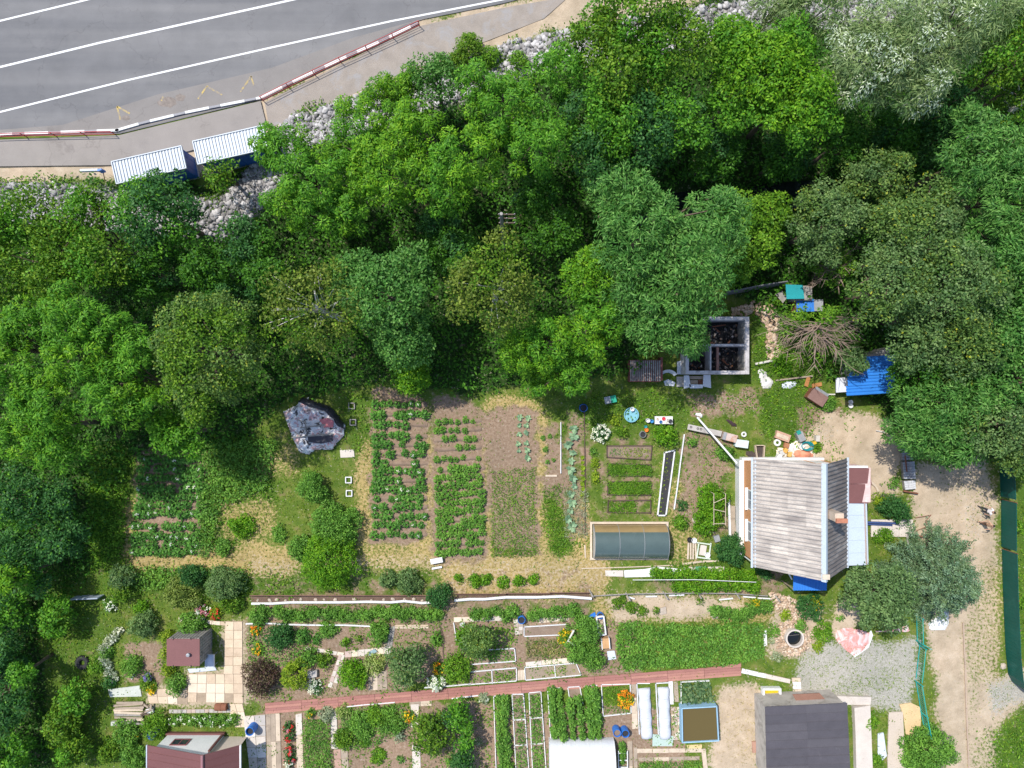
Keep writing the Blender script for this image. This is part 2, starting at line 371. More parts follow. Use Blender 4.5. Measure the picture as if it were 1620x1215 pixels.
# ------------------------------------------------------------------ road, pavement, kerbs, paint
def road_mat(name, c, streak=True):
    m, n, l, b = newmat(name)
    mid = noise(n, l, 0.6, 5, 'World'); tiny = noise(n, l, 30, 3, 'World', 0.7)
    tc = n.new('ShaderNodeNewGeometry'); mp = n.new('ShaderNodeMapping'); mp.inputs['Rotation'].default_value = (0,0,-rad(11.5)); mp.inputs['Scale'].default_value = (0.03, 0.55, 1)
    l.new(tc.outputs['Position'], mp.inputs['Vector']); t = n.new('ShaderNodeTexNoise'); t.inputs['Scale'].default_value = 1.0; t.inputs['Detail'].default_value = 4; l.new(mp.outputs[0], t.inputs['Vector'])
    col = ramp(n, l, mid, [(0.3, scaled(c,0.93)), (0.7, scaled(c,1.07))])
    if streak: col = mixc(n, l, 1.0, col, ramp(n, l, t.outputs['Fac'], [(0.3,(0.72,0.73,0.76)), (0.7,(1.2,1.18,1.15))]), 'MULTIPLY')
    col = mixc(n, l, 1.0, col, ramp(n, l, tiny, [(0.3,(0.86,0.86,0.86)), (0.7,(1.12,1.12,1.12))]), 'MULTIPLY')
    v = n.new('ShaderNodeTexVoronoi'); v.feature = 'DISTANCE_TO_EDGE'; v.inputs['Scale'].default_value = 0.16
    wob = n.new('ShaderNodeTexNoise'); wob.inputs['Scale'].default_value = 0.9; wob.inputs['Detail'].default_value = 5; l.new(tc.outputs['Position'], wob.inputs['Vector'])
    wa = n.new('ShaderNodeVectorMath'); wa.operation = 'MULTIPLY_ADD'; l.new(wob.outputs['Color'], wa.inputs[0]); wa.inputs[1].default_value = (3.0,3.0,0); l.new(tc.outputs['Position'], wa.inputs[2]); l.new(wa.outputs[0], v.inputs['Vector'])
    col = mixc(n, l, 1.0, col, ramp(n, l, v.outputs['Distance'], [(0.0,(0.84,0.83,0.83)), (0.007,(1,1,1))]), 'MULTIPLY')
    blot = noise(n, l, 0.35, 6, 'World', 0.7, 0.5)
    col = mixc(n, l, 1.0, col, ramp(n, l, blot, [(0.33,(0.92,0.92,0.93)), (0.45,(1,1,1)), (0.62,(1,1,1)), (0.72,(1.07,1.05,1.02))]), 'MULTIPLY')
    l.new(col, b.inputs['Base Color']); b.inputs['Roughness'].default_value = 0.85; b.inputs['Specular IOR Level'].default_value = 0.25
    bump(n, l, tiny, b, 0.25, 0.01); return m
ROADZ = 0.07
def sheet(name, pts_px, z, mat, kind='structure', parent=None):
    mb = MB(); pts = [XY(*p) for p in pts_px]
    mb.prism(pts, -0.12, z); o = mb.build(name, mat, parent)
    if kind: o['kind'] = kind
    return o
sheet('road', [(-1600,560),(-400,275),(0,216),(190,212),(413,158),(665,32),(800,5),(930,-30),(1500,-190),(1500,-800),(-1600,-800)], ROADZ, road_mat('asphalt', (0.172,0.171,0.174)))
# dusty worn bay at the stop
sheet('bus_bay', [(-400,262),(0,206),(100,198),(250,150),(430,108),(560,60),(700,22),(640,40),(413,157),(190,210),(0,215)], ROADZ+0.004, road_mat('dusty_asphalt', (0.222,0.205,0.192), False))
sheet('pavement', [(-400,285),(0,222),(190,215),(413,161),(424,205),(300,240),(180,262),(0,264),(-400,330)], 0.16, road_mat('pavement_asphalt', (0.27,0.243,0.22), False))
sheet('gravel_verge', [(419,162),(662,42),(800,12),(900,-5),(860,30),(720,85),(600,130),(480,185),(426,202)], 0.05, mk('verge_dust', (0.30,0.26,0.225), 0.2, 0.9, 0.95, stain=(0.30,0.29,0.29), stain_amt=0.4, bmp=0.7))
PAINT = mk('road_paint', (0.74,0.74,0.73), 0.1, 4.0, 0.7, stain=(0.34,0.33,0.33), stain_amt=0.32)
YPAINT = mk('worn_yellow_paint', (0.50,0.37,0.12), 0.2, 4.0, 0.8, stain=(0.25,0.22,0.19), stain_amt=0.52)
def stripe(name, line, w, mat, z=ROADZ+0.009):
    mb = MB(); pts = [W(x, y) for x, y in line]
    for a, c in zip(pts[:-1], pts[1:]):
        t = (c-a).normalized(); s = Vector((-t.y, t.x, 0))*w/2
        mb.add([(p.x, p.y, z) for p in (a-s, c-s, c+s, a+s)], [(0,1,2,3)])
    return tag(mb.build(name, mat), kind='structure')
stripe('lane_line', [(-800,240),(0,34),(140,0),(900,-190)], 0.14, PAINT)
stripe('lane_line', [(-800,315),(0,107),(160,68),(465,0),(1100,-150)], 0.16, PAINT)
stripe('edge_line', [(-800,365),(0,178),(200,128),(420,78),(620,34),(800,-1),(1300,-120)], 0.14, PAINT)
for nm, ln in (('bus_stop_zigzag', [(191,190),(186,169),(206,180)]), ('bus_stop_zigzag', [(314,157),(328,137),(352,151)]), ('bus_stop_zigzag', [(381,146),(398,121),(402,136)]), ('bus_stop_zigzag', [(256,160),(259,153)])):
    stripe(nm, ln, 0.13, YPAINT, ROADZ+0.012)
# potholes worn through the bay
for px, py, r in ((265,162,16), (200,187,7), (285,155,9)):
    w = W(px, py); mb = MB(); N = 16
    mb.add([(w.x+math.cos(a)*r/20*random.uniform(0.7,1.2), w.y+math.sin(a)*r/34*random.uniform(0.7,1.2), ROADZ+0.008) for a in np.linspace(0, 2*math.pi, N, endpoint=False)], [tuple(range(N))])
    tag(mb.build('pothole', mk('pothole_grit', (0.23,0.195,0.17), 0.4, 4, 0.95, bmp=1.0)), kind='structure')
KERB_W = mk('kerb_white', (0.72,0.72,0.70), 0.1, 3, 0.75, stain=(0.45,0.43,0.4), stain_amt=0.25); KERB_G = mk('kerb_grey', (0.30,0.295,0.31), 0.15, 3, 0.85)
def kerb_run(line, label, lens):
    a0 = W(*line[0]); k = thing('kerb', label, 'kerb', (a0.x, a0.y, 0)); tot = 0; i = 0
    pts = [W(*p) for p in line]; L = [(q-p).length for p, q in zip(pts[:-1], pts[1:])]
    def at(d):
        for p, q, s in zip(pts[:-1], pts[1:], L):
            if d <= s or (p, q) == (pts[-2], pts[-1]): return p+(q-p)*(d/s)
            d -= s
    d = 0
    while d < sum(L)-0.1:
        ln = lens[i % 2]; a = at(d); c = at(min(d+ln-0.02, sum(L)-0.001)); mid = (a+c)/2; ang = math.atan2(c.y-a.y, c.x-a.x)
        MB().box((0,0,0.1), ((c-a).length, 0.19 if i % 2 == 0 else 0.17, 0.21)).build('kerb_stone', KERB_W if i % 2 == 0 else KERB_G, k, (mid.x-a0.x, mid.y-a0.y, 0), (0,0,ang)); d += ln; i += 1
kerb_run([(184,208),(225,196),(300,178),(413,156)], 'kerb of alternating white and grey stones in front of the blue kiosks', (1.95, 0.9))
kerb_run([(-300,235),(-120,222),(17,213),(190,207)], 'white and grey kerb running under the level stretch of red railing', (1.9, 0.95))
kerb_run([(414,156),(470,128),(540,95),(600,68),(662,38)], 'white and grey kerb running under the slanting red railing', (1.9, 0.9))
# railings: red hoops and rails with white panels
RED = mk('red_paint', (0.46,0.055,0.06), 0.15, 4, 0.6, stain=(0.3,0.12,0.1), stain_amt=0.25)
def railing(line, label, hgt=0.95, step=2.35):
    a0 = W(*line[0]); r = thing('railing', label, 'railing', (a0.x, a0.y, 0.0))
    pts = [W(*p)-a0 for p in line]; L = [(q-p).length for p, q in zip(pts[:-1], pts[1:])]; tot = sum(L)
    def at(d):
        for p, q, s in zip(pts[:-1], pts[1:], L):
            if d <= s+1e-6: return p+(q-p)*(d/s)
            d -= s
        return pts[-1]
    nseg = max(1, round(tot/step)); off = Vector((0, 0, 0))
    for i in range(nseg+1):
        p = at(tot*i/nseg); MB().tube([p, p+Vector((0,0,hgt))], 0.035, 6).build('post', RED, r)
    for i in range(nseg):
        p, q = at(tot*i/nseg), at(tot*(i+1)/nseg)
        for zz in (hgt-0.02, hgt*0.62, hgt*0.25):
            MB().tube([p+Vector((0,0,zz)), q+Vector((0,0,zz))], 0.03 if zz > 0.8 else 0.02, 6).build('rail', RED, r)
        t = (q-p).normalized(); mid = (p+q)/2
railing([(-240,233),(-110,222),(30,217),(184,214)], 'red painted pipe railing along the level kerb, left end of the bus stop')
railing([(417,160),(470,133),(540,99),(600,72),(664,42)], 'red painted pipe railing climbing along the slanting kerb beside the gravel')
# ------------------------------------------------------------------ kiosks (bus stop pavilions)
ROOFW = mk('roof_white_sheet', (0.47,0.52,0.58), 0.08, 1.0, 0.45, stain=(0.5,0.5,0.5), stain_amt=0.2)
def kiosk(corners, zt, label, flip):
    P = [W(x, y, zt) for x, y in corners]      # roof corners: left-top, right-top, right-bottom, left-bottom
    c = sum(P, Vector())/4; ux = (P[1]-P[0]); L = ux.length; Wd = (P[3]-P[0]).length; ang = math.atan2(ux.y, ux.x)
    k = thing('kiosk', label, 'kiosk', (c.x, c.y, 0), ang, 'blue kiosks on the pavement')
    MB().box((0,0,0.10), (L*0.97, Wd*0.97, 0.20)).build('plinth', CONC, k)
    for nm, cc, d in (('wall', (0,Wd*.46,zt/2), (L*.94,0.08,zt-.3)), ('wall', (0,-Wd*.46,zt/2), (L*.94,0.08,zt-.3)), ('wall', (L*.465,0,zt/2), (0.08,Wd*.92-.09,zt-.3)), ('wall', (-L*.465,0,zt/2), (0.08,Wd*.92-.09,zt-.3))):
        w = MB().box((0,0,0), d).build(nm, BLUEMETAL, k, cc)
        along = 0 if d[0] > d[1] else 1; nn_ = int(d[along]/0.5)
        for i in range(nn_):
            off = [0,0,0]; off[along] = (i+0.5)*d[along]/nn_-d[along]/2; sz = [0.04,0.04,d[2]*.94]; 
            sz[1-along] = 0.11; MB().box(off, sz).build('rib', BLUEMETAL, w)
    MB().box((0, 0, zt-0.03), (L-0.05, Wd-0.05, 0.05)).build('roof', ROOFW, k)
    for nm, cc, d in (('fascia',(0,Wd/2,zt+.01),(L+.05,.07,.18)),('fascia',(0,-Wd/2,zt+.01),(L+.05,.07,.18)),('fascia',(L/2,0,zt+.01),(.07,Wd-.08,.18)),('fascia',(-L/2,0,zt+.01),(.07,Wd-.08,.18))):
        MB().box(cc, d).build(nm, ROOFW, k)
    nr = 22; me = MB().box((0,0,0), (0.10, Wd-0.16, 0.12)).mesh('roof_rib', ROOFW)
    for i in range(nr): link('roof_rib', me, k, ((i+0.5)/nr*(L-0.1)-L/2+0.05, 0, zt+0.02))
kiosk([(177,256),(287,231),(296,266),(184,291)], 2.7, 'blue walled kiosk with ribbed white roof beside the bus stop sign', 0)
kiosk([(305,225),(415,200),(424,232),(314,261)], 2.7, 'blue walled kiosk with ribbed white roof half under the green tree', 0)
# bus stop sign
o0 = W(166,285); s = thing('bus_stop_sign', 'small white and blue bus stop sign board on a thin post left of the kiosks', 'sign', o0)
tp = W(143,270,2.3)-o0; MB().tube([(0,0,0),(tp.x+.9,tp.y-.05,2.2)], 0.035).build('post', RUST, s)
MB().box((tp.x, tp.y, 2.35), (1.35,0.16,0.34), rad(2)).build('board', ROOFW, s)
MB().box((tp.x+.88, tp.y-.03, 2.35), (0.32,0.13,0.62), rad(15)).build('panel', BLUE, s)
for i in range(3): MB().box((tp.x+.88, tp.y+.01, 2.18+.17*i), (0.25,0.135,0.045), rad(15)).build('panel_stripe', WHITE, s)
# ------------------------------------------------------------------ rubble slope
def rocks(name, label, cat, pts, sizes, mat):
    base = np.array([(x,y,z) for x in (-1,1) for y in (-1,1) for z in (-1,1)], float)
    fc = np.array([(0,1,3,2),(4,6,7,5),(0,4,5,1),(2,3,7,6),(0,2,6,4),(1,5,7,3)])
    N = len(pts); V = base[None]*RNG.uniform(0.6,1.1,(N,8,3))
    a = RNG.uniform(0, 6.283, N); c, s_ = np.cos(a), np.sin(a); V[...,2] *= 0.6
    t = RNG.uniform(-0.6,0.6,N); ct, st_ = np.cos(t), np.sin(t)
    y2 = V[...,1]*ct[:,None]-V[...,2]*st_[:,None]; z2 = V[...,1]*st_[:,None]+V[...,2]*ct[:,None]; V[...,1], V[...,2] = y2, z2
    x2 = V[...,0]*c[:,None]-V[...,1]*s_[:,None]; y2 = V[...,0]*s_[:,None]+V[...,1]*c[:,None]; V[...,0], V[...,1] = x2, y2
    V = V*sizes[:,None,None]*0.5 + pts[:,None,:]
    Fc = (fc[None]+np.arange(N)[:,None,None]*8).reshape(-1,4)
    return tag(link(name, npmesh(name, V.reshape(-1,3), Fc, mat)), label, cat, kind='stuff')
m, n, l, b = newmat('rubble_stone'); g = n.new('ShaderNodeNewGeometry')
l.new(ramp(n, l, g.outputs['Random Per Island'], [(0,(0.15,0.143,0.138)),(0.5,(0.33,0.315,0.31)),(1,(0.54,0.52,0.51))]), b.inputs['Base Color']); b.inputs['Roughness'].default_value = 0.9
RUBBLE_I = m
cx = RNG.uniform(-44, 44, 140000); cy = RNG.uniform(4, 32, 140000); d = seg_dist(cx, cy, BAND)
k = d < 1.15+0.5*vnoise(cx*0.5, cy*0.5, 11); cx, cy = cx[k][:9000], cy[k][:9000]
rocks('rubble_bank', 'bank of loose grey rubble below the road shoulder', 'rubble', np.stack([cx, cy, ground_z(cx,cy)+0.10+RNG.uniform(0,.12,len(cx))], -1), RNG.uniform(0.28,0.62,len(cx))**1.6, RUBBLE_I)
# ------------------------------------------------------------------ foliage
def unit(v): return v/np.maximum(np.linalg.norm(v, axis=-1, keepdims=True), 1e-9)
def leaf_quads(c, nrm, dirs, L, Wd, fold=0.12):
    """diamond leaves: c base points, nrm face normals, dirs pointing to the tip"""
    dirs = unit(dirs - nrm*np.sum(dirs*nrm, -1, keepdims=True)); side = np.cross(nrm, dirs)
    L = np.broadcast_to(L, len(c))[:,None]; Wd = np.broadcast_to(Wd, len(c))[:,None]
    mid = c + dirs*L*0.48
    V = np.stack([c - dirs*0.02, mid + side*Wd*0.5 - nrm*Wd*fold, c + dirs*L - nrm*L*0.08, mid - side*Wd*0.5 - nrm*Wd*fold], 1)
    return V.reshape(-1, 3)
def quads(n): return np.arange(n*4).reshape(-1, 4)
def clump_leaves(rng, ctr, rc, n, L, Wd, flat=0.8, jit=0.55, droop=0.35, zmin=-0.35):
    """leaves over the shells of clumps; ctr (k,3), rc (k,)"""
    K = len(ctr); N = K*n
    d = rng.normal(size=(N,3)); d = unit(d); d[:,2] = np.where(d[:,2] < zmin, -d[:,2], d[:,2])
    ci = np.repeat(np.arange(K), n)
    p = ctr[ci] + d*rc[ci][:,None]*rng.uniform(0.62, 1.06, (N,1))*np.array([1,1,flat])
    nrm = unit(d + np.array([0,0,0.45]) + rng.normal(size=(N,3))*jit)
    dirs = d*np.array([1,1,0.2]) + rng.normal(size=(N,3))*0.6; dirs[:,2] -= droop
    return leaf_quads(p, nrm, dirs, L*rng.uniform(0.7,1.25,N), Wd*rng.uniform(0.75,1.2,N))
def dome_clumps(rng, R, depth, spacing, skirt=0.35, jit=0.15):
    """clump centres over an uneven dome of radius R; top of the dome at z = depth"""
    ph = rng.uniform(0, 6.283, 4); am = rng.uniform(0.05, 0.13, 4)
    lob = lambda th: 1 + am[0]*np.sin(2*th+ph[0]) + am[1]*np.sin(3*th+ph[1]) + am[2]*np.sin(5*th+ph[2]) + am[3]*0.8*np.sin(8*th+ph[3])
    out = []
    tries = int(14*(R/spacing)**2)+30
    th = rng.uniform(0, 6.283, tries); u = np.sqrt(rng.uniform(0, 1, tries))
    for t, q in zip(th, u):
        r = R*q*lob(t)*0.93; z = depth*(math.sqrt(max(0, 1-(q*0.97)**2))*0.9+0.05) + rng.normal()*spacing*jit*1.6 - (rng.random() < 0.15)*spacing*0.9
        p = np.array([r*math.cos(t), r*math.sin(t), z])
        if all(((p-o)**2*np.array([1,1,0.8])).sum() > (spacing*0.82)**2 for o in out): out.append(p)
    n_sk = int(len(out)*skirt)
    for _ in range(n_sk):
        t = rng.uniform(0, 6.283); q = rng.uniform(0.35, 0.88); out.append(np.array([R*q*lob(t)*math.cos(t), R*q*lob(t)*math.sin(t), rng.uniform(-0.05, 0.4)*depth]))
    return np.array(out)
def trunk_mb(rng, h, r0, ends, n_limb=8, lean=0.25, lr=1.0):
    mb = MB(); a, b = rng.normal()*lean, rng.normal()*lean
    stem = [Vector((a*s*s, b*s*s, -0.3+s*h)) for s in (0, 0.3, 0.65, 1.0)]
    mb.tube(stem, [r0, r0*0.82, r0*0.6, r0*0.3], 7)
    if len(ends):
        for e in ends[rng.permutation(len(ends))[:n_limb]]:
            s = rng.uniform(0.35, 0.9); p = Vector((a*s*s, b*s*s, -0.3+s*h)); e = Vector(e); q = p.lerp(e, 0.5)+Vector((0,0,0.12*(e-p).length))
            mb.tube([p, q, e], [r0*0.42*lr, r0*0.26*lr, r0*0.10*lr], 5)
    return mb
def mulmesh(sets, name):
    """join quad sets [(V, material)] in one mesh with material slots"""
    V = np.concatenate([s[0] for s in sets]); me = npmesh(name, V, quads(len(V)//4), [s[1] for s in sets])
    if len(sets) > 1: me.polygons.foreach_set('material_index', np.concatenate([np.full(len(s[0])//4, i, np.int32) for i, s in enumerate(sets)]))
    return me
STY = { # spacing, clump radius, leaves per clump, leaf length, width, flatness, jitter, droop
 'puff':   dict(sp=1.20, rc=0.66, n=190, L=0.25, W=0.09, flat=0.9, jit=0.38, droop=0.6),
 'fine':   dict(sp=1.00, rc=0.80, n=165, L=0.19, W=0.12, flat=0.7, jit=0.75, droop=0.2),
 'broad':  dict(sp=1.05, rc=0.80, n=165, L=0.22, W=0.13, flat=0.7, jit=0.65, droop=0.35),
 'ash':    dict(sp=1.10, rc=0.78, n=175, L=0.31, W=0.09, flat=0.8, jit=0.6, droop=0.5),
 'sparse': dict(sp=0.95, rc=0.80, n=62, L=0.21, W=0.14, flat=0.8, jit=0.9, droop=0.3),
 'willow': dict(sp=1.05, rc=0.85, n=150, L=0.42, W=0.06, flat=0.8, jit=0.6, droop=0.6),
}
TREE_N = 0
ALT = {'leaf_walnut': L_BRIGHT, 'leaf_bright': L_PUFF, 'leaf_dark': L_PUFF, 'leaf_oak': L_OLIVE, 'leaf_grey': L_OAK, 'leaf_birch': L_OLIVE, 'leaf_willow': L_GREY, 'leaf_olive': L_PUFF, 'leaf_under': L_DARK}
def tree(lobes, style, mat, label, group=None, cat='tree', name='tree', bark=None, silver=0.0, limbs=9, dens=1.0, limb_r=1.0):
    """lobes: (px, py, r, top) of each rounded part of the crown as it shows in the photo; top: height in metres"""
    global TREE_N; TREE_N += 1
    rng = np.random.default_rng(1000+TREE_N)
    s = STY[style]; cen = sum((W(x, y, t*0.72)*(r*r) for x, y, r, t in lobes), Vector())/sum(r*r for _, _, r, _ in lobes)
    g0 = gz(cen.x, cen.y); t = thing(name, label, cat, (cen.x, cen.y, g0), 0, group)
    Cs, rcs, hi, Rm, lo = [], [], 0, 0, 99
    for px, py, r, top in lobes:
        zc = top*0.72; c = W(px, py, zc); R0 = r/20*(H-zc)/H; R = max(R0*0.6, R0-0.45)
        depth = min(top*0.62, R0*1.15); base = top-g0-depth
        sp = s['sp']*(0.62+0.38*min(1, R0/3.0))
        C = dome_clumps(rng, R, depth, sp); C += np.array([c.x-cen.x, c.y-cen.y, base])
        Cs.append(C); rcs.append(s['rc']*rng.uniform(0.68, 1.22, len(C))*(sp/s['sp'])); hi = max(hi, base+depth*0.55); lo = min(lo, base+depth*.2); Rm = max(Rm, R0)
    C = np.concatenate(Cs); rc = np.concatenate(rcs)
    V = clump_leaves(rng, C, rc, int(s['n']*dens), s['L'], s['W'], s['flat'], s['jit'], s['droop'])
    alt = ALT.get(mat.name)
    sets = [(V, mat)]
    if alt:
        sel = (vnoise(C[:,0]*0.6+TREE_N, C[:,1]*0.6, TREE_N+3) > 0.6).repeat(int(s['n']*dens)) ^ (rng.random(len(V)//4) < 0.08)
        Vq = V.reshape(-1,4,3); sets = [(Vq[~sel].reshape(-1,3), mat), (Vq[sel].reshape(-1,3), alt)]
    if silver:
        f = vnoise(C[:,0]*0.85+9, C[:,1]*0.85, TREE_N) > 0.5; q = C[f & (C[:,2] > lo-1)].copy(); q[:,2] += 0.12
        if len(q): sets.append((clump_leaves(rng, q, np.full(len(q), 0.85), int(50*silver), 0.22, 0.065, 0.8, 0.35, 0.1, 0.0), L_SILVER))
    link('crown', mulmesh(sets, 'crown'), t)
    trunk_mb(rng, hi, 0.10+0.045*Rm, C[C[:,2] > lo]+np.array([0,0,0.3 if bark is not None else 0]), limbs, 0.25, limb_r).build('trunk', bark or BARK, t, smooth=True)
    return t
def wood(lst, style, mat, label, group, **kw):
    for a in lst: tree([a], style, mat, label, group, **kw)
T = tree
# -- bright walnuts in the middle of the wood
T([(620,275,62,11.5),(575,215,52,10.5),(560,290,42,10)],'puff',L_BRIGHT,'bright green walnut tree with puffy clumps above the shaded hollow')
T([(700,305,52,11),(745,255,62,12),(660,215,50,11)],'puff',L_BRIGHT,'bright yellow green walnut tree directly above the utility pole')
T([(800,180,66,12),(760,150,42,10.5)],'puff',L_PUFF,'mid green walnut tree between the bright walnuts and the tall poplar')
T([(845,245,52,12),(880,130,46,11)],'puff',L_PUFF,'mid green walnut tree leaning against the tall poplar')
T([(505,290,60,11),(455,245,48,10)],'puff',L_PUFF,'walnut tree covering the end of the right kiosk roof')
T([(470,330,48,9.5),(545,345,46,9.5)],'puff',L_PUFF,'lower walnut tree below the one over the kiosk')
T([(610,160,40,7),(650,140,30,6)],'puff',L_BRIGHT,'small fresh walnut tree on the rubble bank beside the gravel verge')
T([(690,130,46,7)],'fine',L_ASH,'low rounded tree with fine greyish leaves against the rubble bank')
# -- left part
T([(60,520,50,10),(15,520,40,10),(35,600,58,11)],'puff',L_PUFF,'puffy walnut tree farthest from the oak')
T([(130,500,50,11),(175,515,42,10.5),(140,570,52,11.5)],'puff',L_PUFF,'puffy walnut tree right below the olive thin leaved trees')
T([(190,620,56,11.5),(235,560,46,10.5),(240,640,44,10)],'puff',L_PUFF,'puffy walnut tree touching the oak')
T([(90,640,56,11),(55,690,54,10),(110,705,44,9.5),(0,680,44,10)],'puff',L_PUFF,'puffy walnut tree above the dark grove')
T([(335,560,102,12.5)],'fine',L_OAK,'broad greyish green oak with a few yellowing leaves above the dark potato rows',dens=1.1)
T([(285,685,46,8)],'broad',L_PUFF,'small pale green tree overhanging the top of the dark potato rows')
T([(252,338,70,9.0)],'broad',L_DARK,'dark dense broadleaf tree directly below the left blue kiosk')
T([(55,350,56,8),(15,370,44,8)],'sparse',L_OLIVE,'olive thin leaved tree over the rubble bank farthest from the kiosks',dens=1.5)
T([(110,390,56,8.5),(100,450,46,9),(20,440,52,9)],'sparse',L_OLIVE,'olive thin leaved tree above the puffy walnuts',dens=1.5)
T([(150,335,42,7.5),(170,420,52,9)],'sparse',L_OLIVE,'olive thin leaved tree left of the dark dense broadleaf tree',dens=1.5)
for a_, lb in zip([(330, 420, 46, 7), (390, 390, 50, 6.5), (420, 440, 40, 7), (240, 430, 44, 7), (350, 470, 36, 6)], ['low dark tree in the hollow right below the dark dense broadleaf tree', 'low dark tree in the hollow beside the rubble gap', 'low dark tree in the hollow above the white limbed birch', 'low dark tree in the hollow beside the olive trees', 'low dark tree in the hollow right above the oak']): T([a_],'broad',L_UNDER,lb)
# -- birches
T([(500,490,84,12)],'sparse',L_BIRCH,'olive birch with white limbs showing through, beside the oak',bark=BARK_PALE,limbs=20,dens=1.1,limb_r=0.5)
T([(780,455,80,12.5)],'sparse',L_BIRCH,'olive yellow birch standing below the wooden utility pole',bark=BARK_PALE,limbs=9,dens=1.5,limb_r=0.5)
T([(610,470,66,11),(570,440,40,9.5)],'broad',L_ASH,'feathery deep green tree right of the white limbed birch')
T([(650,430,44,9),(640,530,54,8.5)],'broad',L_ASH,'feathery deep green tree left of the olive yellow birch')
T([(650,585,36,4.5)],'broad',L_BRIGHT,'small bright green sapling at the top edge of the potato rows')
# -- centre right
T([(930,440,50,10),(940,520,52,9.5)],'puff',L_BRIGHT,'fresh green walnut tree left of the big ash')
T([(870,540,56,9),(825,555,44,8)],'puff',L_PUFF,'green walnut tree below the olive yellow birch')
T([(905,590,44,7),(850,600,34,5)],'puff',L_PUFF,'low green walnut tree hanging over the top of the bare plot')
T([(1010,380,86,12.5),(985,320,52,11.5),(1125,350,50,12)],'ash',L_ASH,'big ash tree with long pale tipped leaves on the stream bank')
T([(1090,420,82,13),(1040,490,80,11.5),(1080,530,44,9)],'ash',L_ASH,'big ash tree with long pale tipped leaves spreading over the burnt ruin')
# -- top centre
T([(1000,40,82,13),(940,80,52,11)],'sparse',L_OLIVE,'tall poplar with small glittering leaves reaching over the road shoulder',dens=1.8)
T([(1060,90,64,12.5),(980,130,66,12)],'sparse',L_OLIVE,'tall poplar with small glittering leaves between road poplar and maple',dens=1.8)
T([(1000,210,74,11),(930,200,56,10.5)],'broad',L_DARK,'dark green tree right of the mid green walnuts')
T([(1060,200,60,10.5),(950,270,48,9)],'broad',L_DARK,'dark green tree between the big ash and the poplars')
T([(1195,130,78,12),(1150,90,50,11),(1150,180,48,10)],'broad',L_BRIGHT,'bright green maple right of the poplars')
T([(1255,185,64,11.5),(1230,95,48,11.5)],'broad',L_BRIGHT,'bright yellow green maple touching the silvery willow')
T([(1400,75,92,13.5),(1350,120,66,12.5),(1430,140,56,12)],'willow',L_WILLOW,'big silvery willow with white leaf undersides turned up',silver=2.2)
T([(1480,60,72,13)],'willow',L_WILLOW,'second silvery willow towards the bare leaning trunk',silver=1.0)
T([(1275,25,58,11)],'willow',L_WILLOW,'plain grey green willow between rubble gap and silvery willow')
T([(1215,25,46,9.5)],'willow',L_WILLOW,'smaller plain willow beside the small rubble shrub')
T([(1545,35,56,10.5)],'willow',L_WILLOW,'plain grey green willow beyond the silvery ones')
T([(1575,110,54,10),(1600,50,44,9),(1605,170,46,8)],'sparse',L_OLIVE,'scrubby olive tree beside the bare leaning trunk',dens=1.4)
for a_, lb in zip([(1480, 175, 46, 8), (1410, 215, 50, 6.5), (1330, 225, 46, 6.5), (1240, 245, 44, 6), (1130, 240, 46, 7), (1480, 225, 40, 6), (880, 370, 46, 6), (850, 310, 40, 6), (720, 400, 44, 6), (700, 360, 40, 6)], ['shaded tree under the second silvery willow', 'shaded tree under the big silvery willow', 'shaded tree between the willow and the stream', 'shaded tree under the yellow green maple', 'shaded tree between maple and big ash', 'shaded tree right of the round grey tree top', 'shaded tree between pole and big ash', 'shaded tree under the walnut that leans on the poplar', 'shaded tree below the pole and the bright walnut', 'shaded tree left of the pole in the ravine']): T([a_],'broad',L_UNDER,lb)
# -- right
T([(1380,287,62,8)],'fine',L_GREY,'round grey green tree with a few yellow sprigs on the stream bank')
T([(1300,345,56,8.5),(1290,395,36,7)],'fine',L_GREY,'grey green tree between the round tree and the yellow green thicket')
T([(1430,385,78,11),(1400,455,66,11),(1460,340,50,10)],'fine',L_GREY,'broad grey green elm below the round tree')
T([(1490,450,82,12),(1510,540,60,10),(1440,535,54,9.5),(1425,572,26,5.5)],'fine',L_GREY,'broad grey green elm above the blue roofed shed')
T([(1540,265,68,11.5),(1520,220,46,10.5)],'ash',L_ASH,'deep green ash right below the bare leaning trunk')
T([(1585,330,64,12),(1612,260,52,11)],'ash',L_ASH,'deep green ash behind the one at the leaning trunk')
T([(1560,400,64,11),(1610,440,54,11)],'ash',L_ASH,'deep green ash right of the grey elms')
T([(1570,520,64,10),(1605,520,42,9)],'broad',L_ASH,'green tree below the ash and right of the grey elms')
T([(1610,600,64,10)],'broad',L_ASH,'green tree above the rounded trees of the fence head')
T([(1470,640,62,8),(1530,630,50,8.5)],'ash',L_ASH,'green ash right of the blue roofed shed')
T([(1440,680,48,7),(1500,690,52,7.5)],'ash',L_ASH,'green ash spreading over the slate panels and the yard')
T([(1565,668,56,9)],'fine',L_GREY,'rounded grey green tree beside the yard ash')
T([(1610,690,46,8.5),(1600,722,34,7)],'fine',L_GREY,'rounded grey green tree over the head of the green fence')
for a_, lb in zip([(1450, 590, 50, 7), (1520, 590, 44, 7)], ['dark shaded tree between blue corrugated roof and yard ash', 'dark shaded tree below the grey elm and above the yard ash']): T([a_],'broad',L_UNDER,lb)
for a_, lb in zip([(1195, 385, 46, 5), (1215, 340, 44, 5), (1170, 340, 40, 5.5), (1165, 425, 32, 4.5)], ['yellow green thicket tree next to the big ash', 'yellow green thicket tree at the stream next to the grey tree', 'yellow green thicket tree on the stream bank by the ash crown', 'yellow green thicket tree right above the slate fence']): T([a_],'broad',L_LUSH,lb)
T([(1348,568,26,4.2)],'fine',L_GREY,'small grey green tree hiding the corner of the blue corrugated roof')
